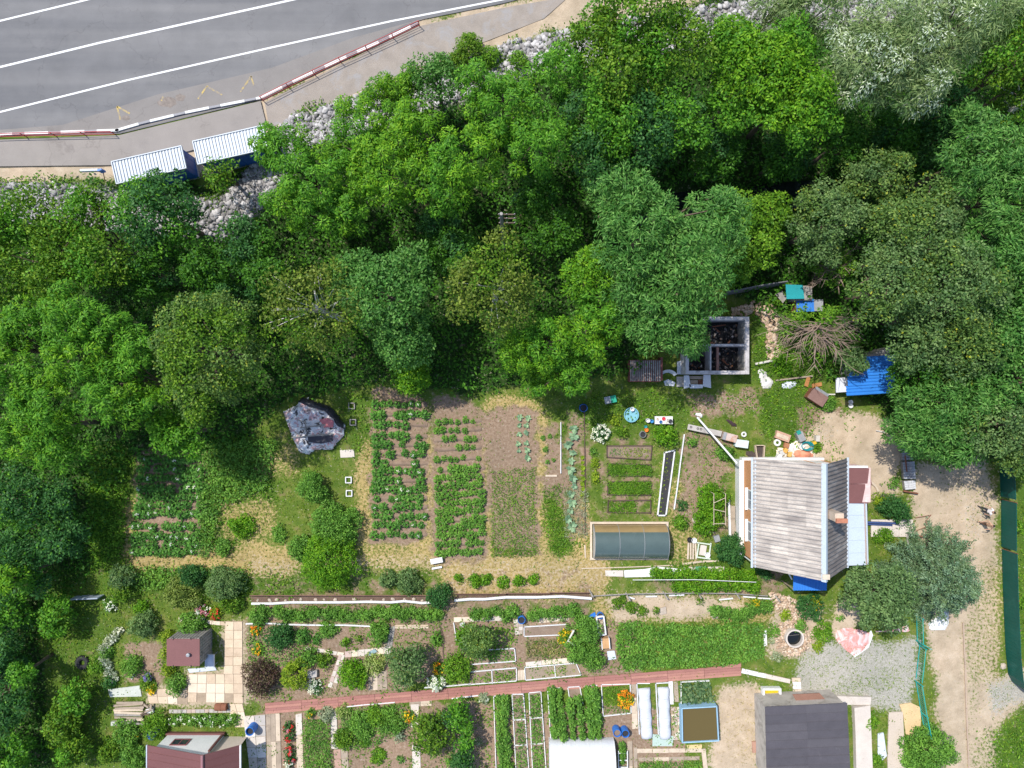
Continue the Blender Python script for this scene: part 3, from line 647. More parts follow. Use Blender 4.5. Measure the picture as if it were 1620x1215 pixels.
# -- lower left dark grove
T([(36,790,52,6.5),(100,785,32,5.5)],'broad',L_DARK,'dark grove tree next to the puffy walnuts')
T([(98,850,40,5.5)],'broad',L_DARK,'dark grove tree reaching towards the lush weeds of the potato rows')
T([(25,880,48,5.5),(60,920,24,4)],'broad',L_DARK,'dark grove tree beside the blue grey fence stub')
T([(8,975,40,4)],'broad',L_DARK,'dark grove tree beside the young olive fruit tree')
T([(-5,1050,40,4),(12,1120,36,4)],'broad',L_DARK,'dark grove tree across the lawn from the tyre')
T([(8,1195,40,4)],'broad',L_DARK,'dark grove tree across from the dacha shrubs')
T([(30,910,22,6.4)],'broad',L_PUFF,'lighter green treetop standing among the dark grove')
T([(40,1060,26,4.5)],'broad',L_PUFF,'lighter green treetop at the lawn edge of the dark grove')
for x, y, r, h_, lb in ((88,975,34,2.8,'young olive fruit tree below the blue grey fence stub'),(115,1110,32,2.6,'young olive fruit tree below the tyre'),(95,1150,32,2.6,'young olive fruit tree between two others on the lawn'),(110,1190,28,2.5,'young olive fruit tree beside the dacha shrubs')): T([(x,y,r,h_)],'broad',L_OLIVE,lb)
# ------------------------------------------------------------------ thin limbs and bare trees
def bare_fan(px, py, zt, label, n, spread, reach, name='dead_tree', mat=None, leaves=None):
    rng = np.random.default_rng(77+int(px)); c = W(px, py, zt*0.6); t = thing(name, label, 'tree', (c.x, c.y, 0)); mat = mat or DEADWOOD
    mb = MB(); mb.tube([(0,0,-0.2),(0.05,-0.05,zt*0.4),(0,0,zt*0.8)], [0.22,0.18,0.12], 7).build('trunk', BARK, t)
    br = MB(); tips = []
    for i in range(n):
        a = rad(rng.uniform(*spread)); ln = reach*rng.uniform(0.55, 1.05); z0 = zt*rng.uniform(0.6, 0.8)
        d = Vector((math.cos(a), math.sin(a), rng.uniform(-0.12, 0.35)))
        p0 = Vector((rng.normal()*.35, rng.normal()*.3, z0)); pts = [p0]; a += rng.normal()*.12
        for s in (0.3, 0.65, 1.0): pts.append(p0 + d*ln*s + Vector((rng.normal()*0.12, rng.normal()*0.12, -0.5*s*s)))
        br.tube(pts, [0.042,0.032,0.022,0.009], 4); tips += pts[1:]
        for q in range(8):
            s0 = rng.integers(1, 3); p = pts[s0].lerp(pts[s0+1], rng.random()); a2 = a+rng.choice((-1,1))*rng.uniform(0.3, 0.8); l2 = ln*rng.uniform(0.2, 0.42)
            e = p+Vector((math.cos(a2), math.sin(a2), rng.uniform(-0.3,0.2)))*l2
            br.tube([p, p.lerp(e, 0.5)+Vector((0,0,0.05)), e], [0.02,0.015,0.006], 3)
    br.build('bare_branches', mat, t)
    if leaves:
        C = np.array([leaves(rng) for _ in range(34)]); V = clump_leaves(rng, C, rng.uniform(.3,.55,len(C)), 55, 0.18, 0.10)
        link('crown', mulmesh([(V, L_LUSH)], 'crown'), t)
    return t
bare_fan(1288, 520, 6.0, 'half dead tree fanning bare brown branches over the yard left of the blue shed', 34, (165, 380), 3.3, leaves=lambda r: (r.uniform(-2.8,2.6), r.uniform(-2.4,1.5), r.uniform(2.2,4.2)) if r.random() < .4 else (r.uniform(-2.6,1.8), r.uniform(0.3,1.4), r.uniform(3.3,4.6)))
bare_fan(1312, 428, 5.0, 'greyish dead shrub tangle behind the teal roofed shed', 20, (0, 360), 1.9, leaves=lambda r: (r.uniform(-1.6,1.6), r.uniform(-1.2,1.6), r.uniform(2.6,3.9)))
bare_fan(1375, 465, 6.0, 'small bare twiggy patch at the left rim of the grey elms', 14, (0, 360), 1.5, mat=DEADWOOD)
# the bare trunk leaning at the right edge of the wood
a = W(1545,212,3.0); e = W(1660,135,9.5); b0 = (a.x-0.9, a.y-0.6, gz(a.x-0.9, a.y-0.6))
t = thing('bare_tree', 'bare grey tree trunk leaning out of the dark hollow at the right edge', 'tree', b0)
v = lambda p: Vector(p)-Vector(b0)
MB().tube([(0,0,-0.3), v(a), v(a).lerp(v(e),0.5), v(e)], [0.24,0.2,0.17,0.12], 8).build('trunk', BARK_PALE, t, smooth=True)
for p1, p2 in (((1602,148,6.5),(1570,132,7.4)), ((1612,142,6.8),(1606,114,8.0)), ((1590,160,6),(1604,180,6.4))):
    MB().tube([v(W(*p1)), v(W(*p2))], [0.07,0.02], 5).build('limb', BARK_PALE, t)
tree([(1640,120,40,11)],'sparse',L_OLIVE,'thin leafed crown at the far end of the leaning trunk')
# sapling standing in front of the second kiosk, with a bare stem across the stones
tree([(352,275,32,4.5)],'sparse',L_OLIVE,'thin sapling with brownish leaves leaning before the gap of the two kiosks',dens=0.8,limbs=14)
# utility pole
o0 = W(797,395); o0.z = gz(o0.x, o0.y)
t = thing('utility_pole', 'grey wooden utility pole with three cross arms rising out of the wood', 'pole', o0)
hp = 10.5; tp = W(793,338,hp)-o0
MB().tube([(0,0,-0.3), (tp.x,tp.y,hp-o0.z)], [0.16,0.11], 8).build('post', GREYWOOD, t)
for f in (0.80, 0.9, 0.985):
    c = tp*f; c.z = (hp-o0.z)*f
    arm = MB().box((c.x+0.35, c.y, c.z), (1.15,0.08,0.09)).build('cross_arm', BARK, t)
    for dx in (-0.15, 0.35, 0.85): MB().lathe([(0.02,0),(0.035,0.04),(0.03,0.12),(0.0,0.13)], (c.x+dx, c.y, c.z+0.05), 8).build('insulator', STEEL, arm)
# ------------------------------------------------------------------ undergrowth and grass
def scatter(name, label, cat, mask, n, L, Wd, mat, hz, tilt=0.7, seed=1, box=(-43,-33,43,33), zoff=0.0):
    rng = np.random.default_rng(seed); x = rng.uniform(box[0], box[2], n); y = rng.uniform(box[1], box[3], n)
    k = rng.random(n) < mask(x, y); x, y = x[k], y[k]; N = len(x)
    lump = vnoise(x*0.8, y*0.8, seed)*vnoise(x*2.1, y*2.1, seed+1)*2
    z = ground_z(x, y) + zoff + hz*lump*rng.uniform(0.3, 1, N)
    nrm = unit(rng.normal(size=(N,3))*tilt + np.array([0,0,1.0])); dirs = rng.normal(size=(N,3)); dirs[:,2] -= 0.2
    V = leaf_quads(np.stack([x,y,z], -1), nrm, dirs, L*rng.uniform(0.6,1.3,N), Wd*rng.uniform(0.7,1.2,N))
    return tag(link(name, mulmesh([(V, mat)], name)), label, cat, kind='stuff')
WILDW = [XY(*p) for p in wild]
nost = lambda x, y: seg_dist(x, y, [XY(1085,312),XY(1195,322),XY(1290,300)]) > 1.2
rockd = lambda x, y: np.clip(seg_dist(x, y, BAND)/1.6-0.75, 0, 1)
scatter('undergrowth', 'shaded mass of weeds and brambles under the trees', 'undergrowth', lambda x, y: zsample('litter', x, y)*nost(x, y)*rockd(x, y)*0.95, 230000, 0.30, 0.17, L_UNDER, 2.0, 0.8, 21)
clear = lambda x, y: (1-np.clip(zsample('sand',x,y)*1.3,0,1))*(1-np.clip(zsample('soil',x,y)*0.9,0,1))*(1-np.clip(zsample('gravel',x,y),0,1))*(1-np.clip(zsample('litter',x,y)*1.2,0,1))*(y < 15.4+0.13*x)
scatter('lawn_grass', 'short patchy grass between the garden beds', 'grass', lambda x, y: clear(x,y)*(1-np.clip(zsample('straw',x,y)*0.55,0,1))*(0.3+0.7*(vnoise(x*0.6,y*0.6,31) > 0.36)), 280000, 0.20, 0.06, L_GRASS, 0.12, 0.9, 22)
scatter('lush_weeds', 'lush green weeds along the plot edges', 'weeds', lambda x, y: zsample('lush',x,y)*(0.25+0.75*(vnoise(x*0.7,y*0.7,41) > 0.4)), 260000, 0.20, 0.10, L_LUSH, 0.38, 0.8, 23)
scatter('dry_grass', 'dry yellow straw lying on the paths between the beds', 'straw', lambda x, y: zsample('straw',x,y)*0.9, 150000, 0.26, 0.035, L_STRAW, 0.08, 0.7, 24)
scatter('track_grass', 'thin grass growing on the sandy track', 'grass', lambda x, y: zsample('sand',x,y)*(vnoise(x*0.55+3,y*0.16,51) > 0.62)*(x > 22)*0.6, 90000, 0.16, 0.05, L_GRASS, 0.06, 0.9, 25)
scatter('verge_weeds', 'green weeds along the rubble bank', 'weeds', lambda x, y: ((seg_dist(x, y, [XY(0,296),XY(95,292)]) < 0.75) | (seg_dist(x,y,[XY(470,185),XY(560,163),XY(680,130)]) < 0.5) | (seg_dist(x,y,[XY(700,95),XY(760,100),XY(850,95)]) < 0.7) | (seg_dist(x,y,[XY(370,345),XY(395,350)]) < 0.6))*0.9, 260000, 0.24, 0.12, L_LUSH, 0.5, 0.8, 26, zoff=0.05)

scatter('bed_weeds', 'mixed small plants and weeds on the garden soil', 'weeds', lambda x, y: np.clip(zsample('soil',x,y),0,1)*(vnoise(x*0.9,y*0.9,61) > 0.40)*((y < -18.6)|(x > 13))*0.8, 320000, 0.17, 0.09, L_LUSH, 0.22, 0.8, 27)

scatter('yard_grass', 'thin grass coming up through the white gravel yard', 'grass', lambda x, y: zsample('gravel',x,y)*(vnoise(x*1.1+5,y*1.1,71) > 0.5)*0.5, 160000, 0.14, 0.05, L_GRASS, 0.05, 0.9, 28, box=(12,-27,42,0))

scatter('bank_weeds', 'weeds growing between the stones of the rubble bank', 'weeds', lambda x, y: (seg_dist(x, y, BAND) < 2.0)*(vnoise(x*0.7,y*0.7,81) > 0.56)*0.9, 120000, 0.22, 0.10, L_OLIVE, 0.45, 0.8, 29, box=(-43,6,43,32), zoff=0.12)
# ------------------------------------------------------------------ sheet helpers
def wave_mesh(name, w, ln, waves, amp, mat, thick=0.012, seg=6):
    """corrugated sheet: w across the waves (x), ln along them (y), centred"""
    n = waves*seg; xs = np.linspace(-w/2, w/2, n+1); zs = amp*np.sin(np.linspace(0, waves*2*math.pi, n+1))
    mb = MB(); v = []
    for x, z in zip(xs, zs): v += [(x,-ln/2,z),(x,ln/2,z),(x,-ln/2,z-thick),(x,ln/2,z-thick)]
    f = []
    for i in range(n):
        a, b = i*4, i*4+4; f += [(a,b,b+1,a+1),(a+2,a+3,b+3,b+2)]
    f += [(0,1,3,2),(n*4,n*4+2,n*4+3,n*4+1)]
    mb.add(v, f); return mb.mesh(name, mat)
def rib_mesh(name, w, ln, ribs, mat, hgt=0.05, thick=0.03):
    """profiled sheet: flat pan with box ribs along y"""
    mb = MB().box((0,0,-thick/2), (w, ln, thick))
    for i in range(ribs): mb.box(((i+0.5)/ribs*w-w/2, 0, hgt/2-0.002), (w/ribs*0.32, ln-0.004, hgt))
    return mb.mesh(name, mat)
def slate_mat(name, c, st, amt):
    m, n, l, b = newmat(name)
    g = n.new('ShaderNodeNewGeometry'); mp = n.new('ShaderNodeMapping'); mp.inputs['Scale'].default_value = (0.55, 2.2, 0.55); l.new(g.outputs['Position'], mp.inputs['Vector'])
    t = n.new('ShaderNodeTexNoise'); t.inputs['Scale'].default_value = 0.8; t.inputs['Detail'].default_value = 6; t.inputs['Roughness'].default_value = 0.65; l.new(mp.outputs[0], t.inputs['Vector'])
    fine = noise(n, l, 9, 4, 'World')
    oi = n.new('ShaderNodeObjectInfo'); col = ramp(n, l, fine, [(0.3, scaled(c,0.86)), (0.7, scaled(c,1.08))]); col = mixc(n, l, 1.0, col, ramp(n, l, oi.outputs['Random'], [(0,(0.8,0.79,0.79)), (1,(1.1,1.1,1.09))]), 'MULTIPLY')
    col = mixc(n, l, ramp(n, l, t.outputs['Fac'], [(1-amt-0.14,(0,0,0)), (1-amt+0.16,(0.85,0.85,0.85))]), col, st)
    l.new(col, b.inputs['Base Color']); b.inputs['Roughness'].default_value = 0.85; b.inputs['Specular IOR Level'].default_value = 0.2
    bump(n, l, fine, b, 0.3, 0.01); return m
def frame_on(parent, p, axis_u, axis_v, w, h, mat, name='window', glass=None, depth=0.05, bar=True):
    """window: frame > pane, on a wall; p centre, axis_u along the wall, axis_v up"""
    u = Vector(axis_u).normalized(); v = Vector(axis_v).normalized(); nrm = u.cross(v)
    M = Matrix((u, v, nrm)).transposed().to_4x4(); M.translation = Vector(p)
    mb = MB(); t = 0.09
    for c, d in (((0,h/2-t/2,0),(w,t,depth)), ((0,-h/2+t/2,0),(w,t,depth)), ((w/2-t/2,0,0),(t,h-2*t,depth)), ((-w/2+t/2,0,0),(t,h-2*t,depth))): mb.box(c, d)
    if bar: mb.box((0,0,0), (t*0.7,h-2*t,depth*0.9))
    o = mb.build(name, mat, parent); o.matrix_local = M
    MB().box((0,0,-0.005), (w-t, h-t, depth*0.4)).build('pane', glass or GLASS, o)
    return o
m, n, l, b = newmat('window_glass'); b.inputs['Base Color'].default_value = (0.03,0.04,0.05,1); b.inputs['Roughness'].default_value = 0.08; GLASS = m
ORANGE = mk('orange_plaster', (0.55,0.27,0.12), 0.12, 1.0, 0.85, stain=(0.66,0.42,0.26), stain_amt=0.25)
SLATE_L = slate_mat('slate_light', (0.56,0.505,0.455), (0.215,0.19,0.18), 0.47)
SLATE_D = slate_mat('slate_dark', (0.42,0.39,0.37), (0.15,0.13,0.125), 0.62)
TRIM = mk('pale_blue_trim', (0.46,0.52,0.58), 0.08, 1.0, 0.5)
PBLUE = mk('pale_blue_sheet', (0.50,0.58,0.66), 0.06, 0.8, 0.45, stain=(0.42,0.46,0.5), stain_amt=0.3)
BRICK = mk('brick_red', (0.42,0.17,0.10), 0.3, 6, 0.9, stain=(0.55,0.4,0.3), stain_amt=0.3)
# ------------------------------------------------------------------ main house
xl, xr, xm, ze, zr, yn, ys = 17.75, 24.63, 21.35, 4.1, 8.05, -5.5, -13.42
o0 = Vector(((xl+xr)/2, (yn+ys)/2, 0))
h = thing('house', 'orange plastered house with grey corrugated slate gable roof and white window band', 'house', o0)
def hb(nm, c, d, mat, par=None, **k): return MB().box(c, d, **k).build(nm, mat, par or h, origin=o0 if par is None else None)
wl, wr, wn_, ws = 18.0, 24.4, -5.97, -13.2
mb = MB(); y = [wn_, ws]
body = MB()
for yy in (wn_, ws): pass
pts = [(wl,0),(wr,0),(wr,ze-0.1),(xm,zr-0.28),(wl,ze-0.1)]
v = [(p[0], wn_, p[1]) for p in pts]+[(p[0], ws, p[1]) for p in pts]
body.add(v, [(0,1,2,3,4),(9,8,7,6,5),(0,5,6,1),(1,6,7,2),(2,7,8,3),(3,8,9,4),(4,9,5,0)])
body.build('wall', ORANGE, h, origin=o0)
hb('plinth', (17.83,(wn_+ws)/2,0.55), (0.36,wn_-ws+0.1,1.1), WHITE)
hb('plinth', ((wl+wr)/2,wn_+0.1,0.35), (wr-wl,0.22,0.7), WHITE)
# white patches of fresh plaster on the north gable
for x0, x1, z0, z1 in ((18.8,20.6,1.6,4.2),(20.9,22.6,0.8,5.2),(22.9,23.9,1.0,2.8)):
    hb('plaster_panel', ((x0+x1)/2, wn_+0.012, (z0+z1)/2), (x1-x0,0.03,z1-z0), WHITE)
for yy in (-8.75, -11.15):
    frame_on(h, Vector((wl-0.02, yy, 2.75))-o0, (0,-1,0), (0,0,1), 1.5, 1.35, WHITE)
    hb('window_sill', (wl-0.1, yy, 2.02), (0.24,1.7,0.06), WHITE)
# roof sheets
def slope(x_eave, x_ridge, mat, rows, cols, par, nm='roof_sheet'):
    run = x_ridge-x_eave; rise = zr-ze; L = math.hypot(run, rise); ang = math.atan2(rise, run)
    sw = (yn-ys)/cols; sl = L/rows+0.06
    me = wave_mesh(nm, sw+0.05, sl, 4, 0.048, mat)
    for i in range(rows):
        for j in range(cols):
            f = (i+0.5)/rows; c = Vector((x_eave+run*f, ys+sw*(j+0.5), ze+rise*f + 0.012*((i+j) % 2) + 0.014*i))
            u = Vector((run, 0, rise)).normalized(); w = Vector((0, 1, 0)); nn_ = w.cross(u)
            if nn_.z < 0: w = -w; nn_ = w.cross(u)
            M = Matrix((w, u, nn_)).transposed().to_4x4(); M.translation = c - o0
            o = link(nm, me, par); o.matrix_local = M @ Matrix.Rotation(rad(random.uniform(-0.35,0.35)), 4, 'Z')
roof = MB().add([(xl+.1,yn-.05,ze-.06),(xm,yn-.05,zr-.06),(xm,ys+.05,zr-.06),(xl+.1,ys+.05,ze-.06),(xr-.1,yn-.05,ze-.06),(xr-.1,ys+.05,ze-.06)], [(0,1,2,3),(1,4,5,2)]).build('roof', GREYWOOD, h, origin=o0)
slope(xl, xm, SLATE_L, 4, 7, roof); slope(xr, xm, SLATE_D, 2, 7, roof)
MB().add([(xm-.22,yn+.08,zr-.13),(xm,yn+.08,zr+.13),(xm+.22,yn+.08,zr-.13),(xm-.22,ys-.08,zr-.13),(xm,ys-.08,zr+.13),(xm+.22,ys-.08,zr-.13)], [(0,1,4,3),(1,2,5,4),(0,2,1),(3,4,5)]).build('ridge_cap', TRIM, roof, origin=o0)
for xx, s in ((xl,-1),(xr,1)):
    MB().tube([(xx+s*0.08,yn+.1,ze-.05),(xx+s*0.08,ys-.1,ze-.1)], 0.09, 8).build('gutter', TRIM, h, origin=o0)
hb('eave_board', (xl+.12,(yn+ys)/2,ze+.09), (0.12,yn-ys+.1,0.05), TRIM)
for yy, s in ((yn,1),(ys,-1)):
    for xe in (xl, xr):
        MB().tube([(xe,yy,ze-.03),(xm,yy,zr-.03)], 0.035, 4).build('barge_board', GREYWOOD, h, origin=o0)
MB().tube([(xl-.08,ys-.02,ze-.1),(xl+.2,ys+.12,ze-.7),(wl-.06,ys+.12,0.1)], 0.05, 6).build('downpipe', WHITE, h, origin=o0)
ch = MB().box((21.95,-8.95,7.9), (0.6,0.55,1.9)).build('chimney', mk('chimney_render', (0.55,0.43,0.33), 0.2, 4, 0.9), roof, origin=o0)
MB().box((22.05,-9.15,8.95), (0.75,0.28,0.22)).build('chimney_brick', BRICK, roof, origin=o0)
hb('roof_lining', (xm,ys+0.3,zr+0.12), (0.5,0.35,0.05), PALEWOOD)
# extension at the east side: brown sheet roof, then pale blue roof
e = thing('house_annex', 'low annex with brown sheet roof and pink wall beside the slate roof', 'annex', (25.7,-7.6,0))
E0 = Vector((25.7,-7.6,0))
def eb(nm, c, d, mat, par, o=E0, **k): return MB().box(c, d, **k).build(nm, mat, par, origin=o)
PINKW = mk('pink_plaster', (0.62,0.45,0.43), 0.12, 1.2, 0.9, stain=(0.7,0.66,0.62), stain_amt=0.4)
eb('wall', (25.72,-7.6,1.4), (2.55,2.6,2.8), PINKW, e)
MB().prism([(24.5,-6.3),(26.9,-6.35),(27.1,-7.5),(24.5,-7.5)], [2.95,2.75,2.72,2.95], [3.0,2.8,2.77,3.0]).build('roof_sheet', BROWN, e, origin=E0)
MB().prism([(24.5,-7.53),(27.1,-7.53),(26.85,-9.0),(24.5,-8.95)], [2.93,2.70,2.7,2.93], [2.985,2.755,2.75,2.985]).build('roof_sheet', BROWN, e, origin=E0)
eb('wall_cap', (25.6,-6.22,2.86), (2.3,0.16,0.12), WHITE, e)
e = thing('veranda', 'veranda along the house under a smooth pale blue sheet roof', 'veranda', (25.7,-11.3,0)); E0 = Vector((25.7,-11.3,0))
eb('wall', (25.6,-11.35,1.3), (2.2,4.5,2.6), WHITE, e, E0)
nsh = 5
for i in range(nsh):
    y1 = -8.95-(4.72/nsh)*i; y2 = y1-4.72/nsh+0.012
    MB().prism([(24.5,y1),(26.6,y1),(26.75,y2),(24.5,y2)], [2.9,2.62,2.62,2.9], [2.96+.004*(i%2),2.68+.004*(i%2),2.68+.004*(i%2),2.96+.004*(i%2)]).build('roof_sheet', PBLUE, e, origin=E0)
MB().tube([(26.7,-9.0,2.66),(26.85,-13.6,2.62)], 0.09, 6).build('gutter', TRIM, e, origin=E0)
MB().tube([(26.55,-8.95,2.78),(26.72,-13.6,2.72)], 0.045, 5).build('edge_batten', mk('rust_batten', (0.4,0.3,0.27), .2, 3, .8), e, origin=E0)
e = thing('awning', 'bright blue ribbed awning below the south gable of the house', 'awning', (22.55,-14.4,0)); E0 = Vector((22.55,-14.4,0))
BLUESH = mk('bright_blue_sheet', (0.035,0.19,0.58), 0.1, 1.5, 0.5, stain=(0.10,0.30,0.65), stain_amt=0.25)
me = rib_mesh('awning_sheet', 0.84, 2.45, 4, BLUESH)
for i in range(3): link('awning_sheet', me, e, (-0.85+i*0.85, 0.0, 2.6), (rad(5),0,0))
for sx in (-1.2, 1.2): MB().tube([(sx,-1.15,0),(sx,-1.15,2.45)], 0.05).build('post', WOOD, e)
MB().tube([(-1.3,1.1,2.62),(-2.1,1.0,2.3),(-1.35,-0.4,2.5)], 0.05).build('brace', WHITE, e)
# front walk of the house
s = thing('porch_walk', 'grey plank walk leading from the veranda towards the conifers', 'walkway', W(1412,835))
for i in range(6): MB().box((-1.5+i*0.55,0,0.12), (0.53,1.35,0.1)).build('plank', PALECONC, s)
b_ = thing('pipe_bundle', 'dark blue pipe bundle lying along the plank walk', 'pipes', W(1395,827,0.2)+Vector((0,0,0.0)))
MB().tube([(-1.3,0.05,0.05),(1.3,-0.05,0.05)], 0.09).build('pipe', mk('navy', (0.05,0.08,0.2), .2, 3, .5), b_); MB().tube([(-1.2,-0.12,0.05),(0.8,-0.2,0.05)], 0.06).build('pipe', mk('navy', (0.05,0.08,0.2)), b_)
# ------------------------------------------------------------------ burnt ruin
o0 = Vector((15.8, 2.9, 0)); r = thing('burnt_ruin', 'roofless burnt brick house with grey wall tops and black charred rooms', 'ruin', o0)
CHAR = mk('charred_floor', (0.022,0.021,0.022), 0.5, 2.5, 0.9, stain=(0.07,0.06,0.055), stain_amt=0.3, bmp=1.0)
RWALL = mk('sooty_wall', (0.50,0.47,0.47), 0.25, 2.2, 0.9, stain=(0.15,0.14,0.135), stain_amt=0.4)
RPLANK = mk('sooty_lath', (0.33,0.31,0.29), 0.25, 5, 0.9, stain=(0.42,0.33,0.24), stain_amt=0.2)
def rb(nm, x0, y0, x1, y1, z0, z1, mat): return MB().prism([(x0,y0),(x1,y0),(x1,y1),(x0,y1)], z0, z1).build(nm, mat, r, origin=o0)
rb('floor', 13.5, 0.9, 18.0, 5.0, 0.0, 0.10, CHAR)
rb('wall', 17.85, 0.75, 18.15, 5.15, 0, 1.9, RWALL)
rb('wall', 13.3, 4.88, 17.845, 5.15, 0, 1.9, RWALL)
rb('wall', 13.3, 0.75, 17.845, 1.02, 0, 1.85, RWALL)
rb('wall', 13.3, 1.025, 13.55, 4.875, 0, 1.85, RWALL)
rb('partition', 13.56, 2.9, 17.84, 3.07, 0, 1.8, RWALL)
rb('partition', 15.2, 1.03, 15.29, 2.89, 0, 1.75, RWALL)
for i in range(12): rb('wall_lath', 17.80, 1.1+i*0.30, 17.848, 1.38+i*0.30, 0.1, 1.78, RPLANK) if not (2.8 < 1.1+i*0.3+.28 < 3.2) else None
rb('beam', 15.75, 1.03, 15.93, 2.88, 1.35, 1.55, mk('burnt_beam', (0.26,0.14,0.11), 0.4, 4, 0.9))
rng = np.random.default_rng(5)
for i in range(26):
    x, y = rng.uniform(13.9,17.5), rng.choice([rng.uniform(1.3,2.6), rng.uniform(3.3,4.6)])
    MB().box((0,0,0), (rng.uniform(0.3,1.1),rng.uniform(0.07,0.16),0.08), 0, 0, rng.uniform(-.2,.2)).build('charred_timber', [CHAR,CHAR,DARK,RUST,mk('ash_grey',(0.16,0.155,0.15),.3,4,.9)][rng.integers(0,5)], r, Vector((x,y,0.17+.04*rng.random()))-o0, (0,0,rng.uniform(0,3.1)))
pts = np.stack([rng.uniform(13.8,17.7,420), np.where(rng.random(420)<.5, rng.uniform(1.15,2.8,420), rng.uniform(3.2,4.75,420)), np.full(420,0.13)], -1)
m, n, l, b = newmat('soot_rubble'); g = n.new('ShaderNodeNewGeometry'); l.new(ramp(n, l, g.outputs['Random Per Island'], [(0,(0.015,0.014,0.014)),(.6,(0.05,0.047,0.045)),(.8,(0.22,0.2,0.19)),(.9,(0.32,0.14,0.06)),(1,(0.6,0.58,0.56))]), b.inputs['Base Color']); b.inputs['Roughness'].default_value = .9; SOOT_R = m
ru = rocks('charred_rubble', None, None, pts-np.array(o0), rng.uniform(.08,.24,420), SOOT_R); ru.parent = r
# white panels and scrap in front of the ruin
def slabthing(name, label, cat, pts_px, z0, z1, mat, group=None, zpx=None):
    w = sum((W(*p, zpx if zpx is not None else z0) for p in pts_px), Vector())/len(pts_px)
    o = MB().prism([XY(*p, zpx if zpx is not None else z0) for p in pts_px], z0, z1).build(name, mat, None, (w.x, w.y, 0), origin=(w.x, w.y, 0))
    return tag(o, label, cat, group)
p0 = W(1103,603); t = thing('porch_canopy', 'grey white canopy sheet with a ragged hole before the burnt ruin', 'canopy', p0)
CANV = mk('grey_white_sheet', (0.60,0.62,0.66), 0.1, 2, 0.7, stain=(0.4,0.4,0.42), stain_amt=0.3)
for pts, nm in (([(1082,594),(1090,594),(1093,612),(1082,615)],'sheet'), ([(1113,593),(1124,593),(1125,614),(1112,611)],'sheet'), ([(1090,608),(1112,608.5),(1112,614),(1092,614.5)],'sheet')):
    MB().prism([tuple(W(*p,.55)[:2]) for p in pts], 0.5, 0.56).build(nm, CANV, t, origin=p0)
for pts in ([(1090,595),(1113,595),(1112,600),(1091,600)], [(1091,601.5),(1104,601.5),(1104,607.5),(1091,607.5)]): MB().prism([XY(*p,.3) for p in pts], 0.0, 0.34).build('plank', WOOD, t, origin=p0)
MB().prism([XY(*p,.3) for p in ((1105,601),(1112,601),(1112,607.8),(1105,607.8))], 0.0, 0.3).build('rusty_panel', RUST, t, origin=p0)
slabthing('step_slab', 'grey concrete step slab left of the ragged canopy', 'slab', [(1070,596),(1081,596),(1081,612),(1070,612)], 0, 0.2, CONC)
slabthing('wall_panel', 'pale sheet leaning flat inside the left corner of the ruin', 'sheet', [(1071,572),(1080,570),(1081,592),(1071,592)], 0.25, 0.32, CANV)
p0 = W(1058,596); t = thing('curved_sheet', 'curled white sheet of metal lying left of the ruin', 'sheet', p0)
mb = MB(); A = np.linspace(0.6, 2.9, 12)
mb.add([Vector((math.cos(a)*R_-0.1, math.sin(a)*R_-0.3, z)) for a in A for R_, z in ((0.62,0.05),(0.86,0.32))], [(2*i,2*i+1,2*i+3,2*i+2) for i in range(11)]); mb.build('sheet', CANV, t)
slabthing('scrap_sheet', 'flat crumpled white scrap at the foot of the curled sheet', 'sheet', [(1050,603),(1057,600),(1068,605),(1066,611),(1052,610)], 0.03, 0.09, CANV)
# rusty hut with slatted top beside the ruin
p0 = W(1017,588); t = thing('slatted_hut', 'low rust red hut with a grey slatted top under the ash tree', 'hut', p0)
MB().box((0,0.05,0.5), (2.4,1.7,1.0)).build('wall', mk('rust_red', (0.20,0.07,0.06), .3, 2, .9), t)
for i in range(15): MB().box((-1.12+i*0.16,0.05,1.06), (0.09,1.6,0.06)).build('slat', GREYWOOD, t)
MB().box((1.27,0.2,0.55), (0.16,1.8,1.1)).build('side_panel', mk('rust_red', (0.2,0.07,0.06)), t)
# ------------------------------------------------------------------ sheds on the right
p0 = W(1258,470); t = thing('teal_shed', 'small shed with teal sheet roof among the shrubs', 'shed', p0)
TEAL = mk('teal_sheet', (0.015,0.27,0.30), 0.15, 1.2, 0.5, stain=(0.02,0.2,0.22), stain_amt=0.35)
MB().box((-0.05,0.1,0.9), (1.3,1.1,1.8)).build('wall', GREYWOOD, t)
MB().prism([tuple(W(*p,2.0)[:2]) for p in ((1243,450),(1270,451),(1271,473),(1243,473.5))], [1.95,1.95,2.15,2.15], [2.0,2.0,2.2,2.2]).build('roof', TEAL, t, origin=p0)
p0 = W(1262,484); t = thing('blue_shed', 'small lean-to with blue ribbed roof directly below the teal roof', 'shed', p0)
MB().box((0,-0.1,0.7), (1.3,0.8,1.4)).build('wall', RUST, t)
link('roof', rib_mesh('roof', 1.35, 1.0, 7, BLUESH, .05), t, (0,-0.1,1.5), (rad(-6),0,0)); MB().box((1.05,-0.1,1.42), (0.7,0.9,0.05)).build('roof_flap', STEEL, t)
slabthing('brown_board_pile', 'weathered brown panel leaning left of the teal shed', 'panel', [(1226,466),(1236,460),(1245,470),(1238,480)], 0.3, 0.4, GREYWOOD)
p0 = W(1190,462); t = thing('slate_fence', 'dark grey slate sheet fence behind the rubble left of the teal shed', 'fence', p0)
ln = [(1143,468),(1165,464),(1190,459),(1215,455),(1236,452)]
for a, c in zip(ln[:-1], ln[1:]):
    A, C = W(*a)-p0, W(*c)-p0; d = C-A
    MB().box((0,0,0.75), (d.length-0.02,0.06,1.5), 0).build('sheet', mk('dark_slate', (0.17,0.17,0.185), .25, 2, .85), t, (A+C)/2, (rad(-6),0,math.atan2(d.y,d.x)))
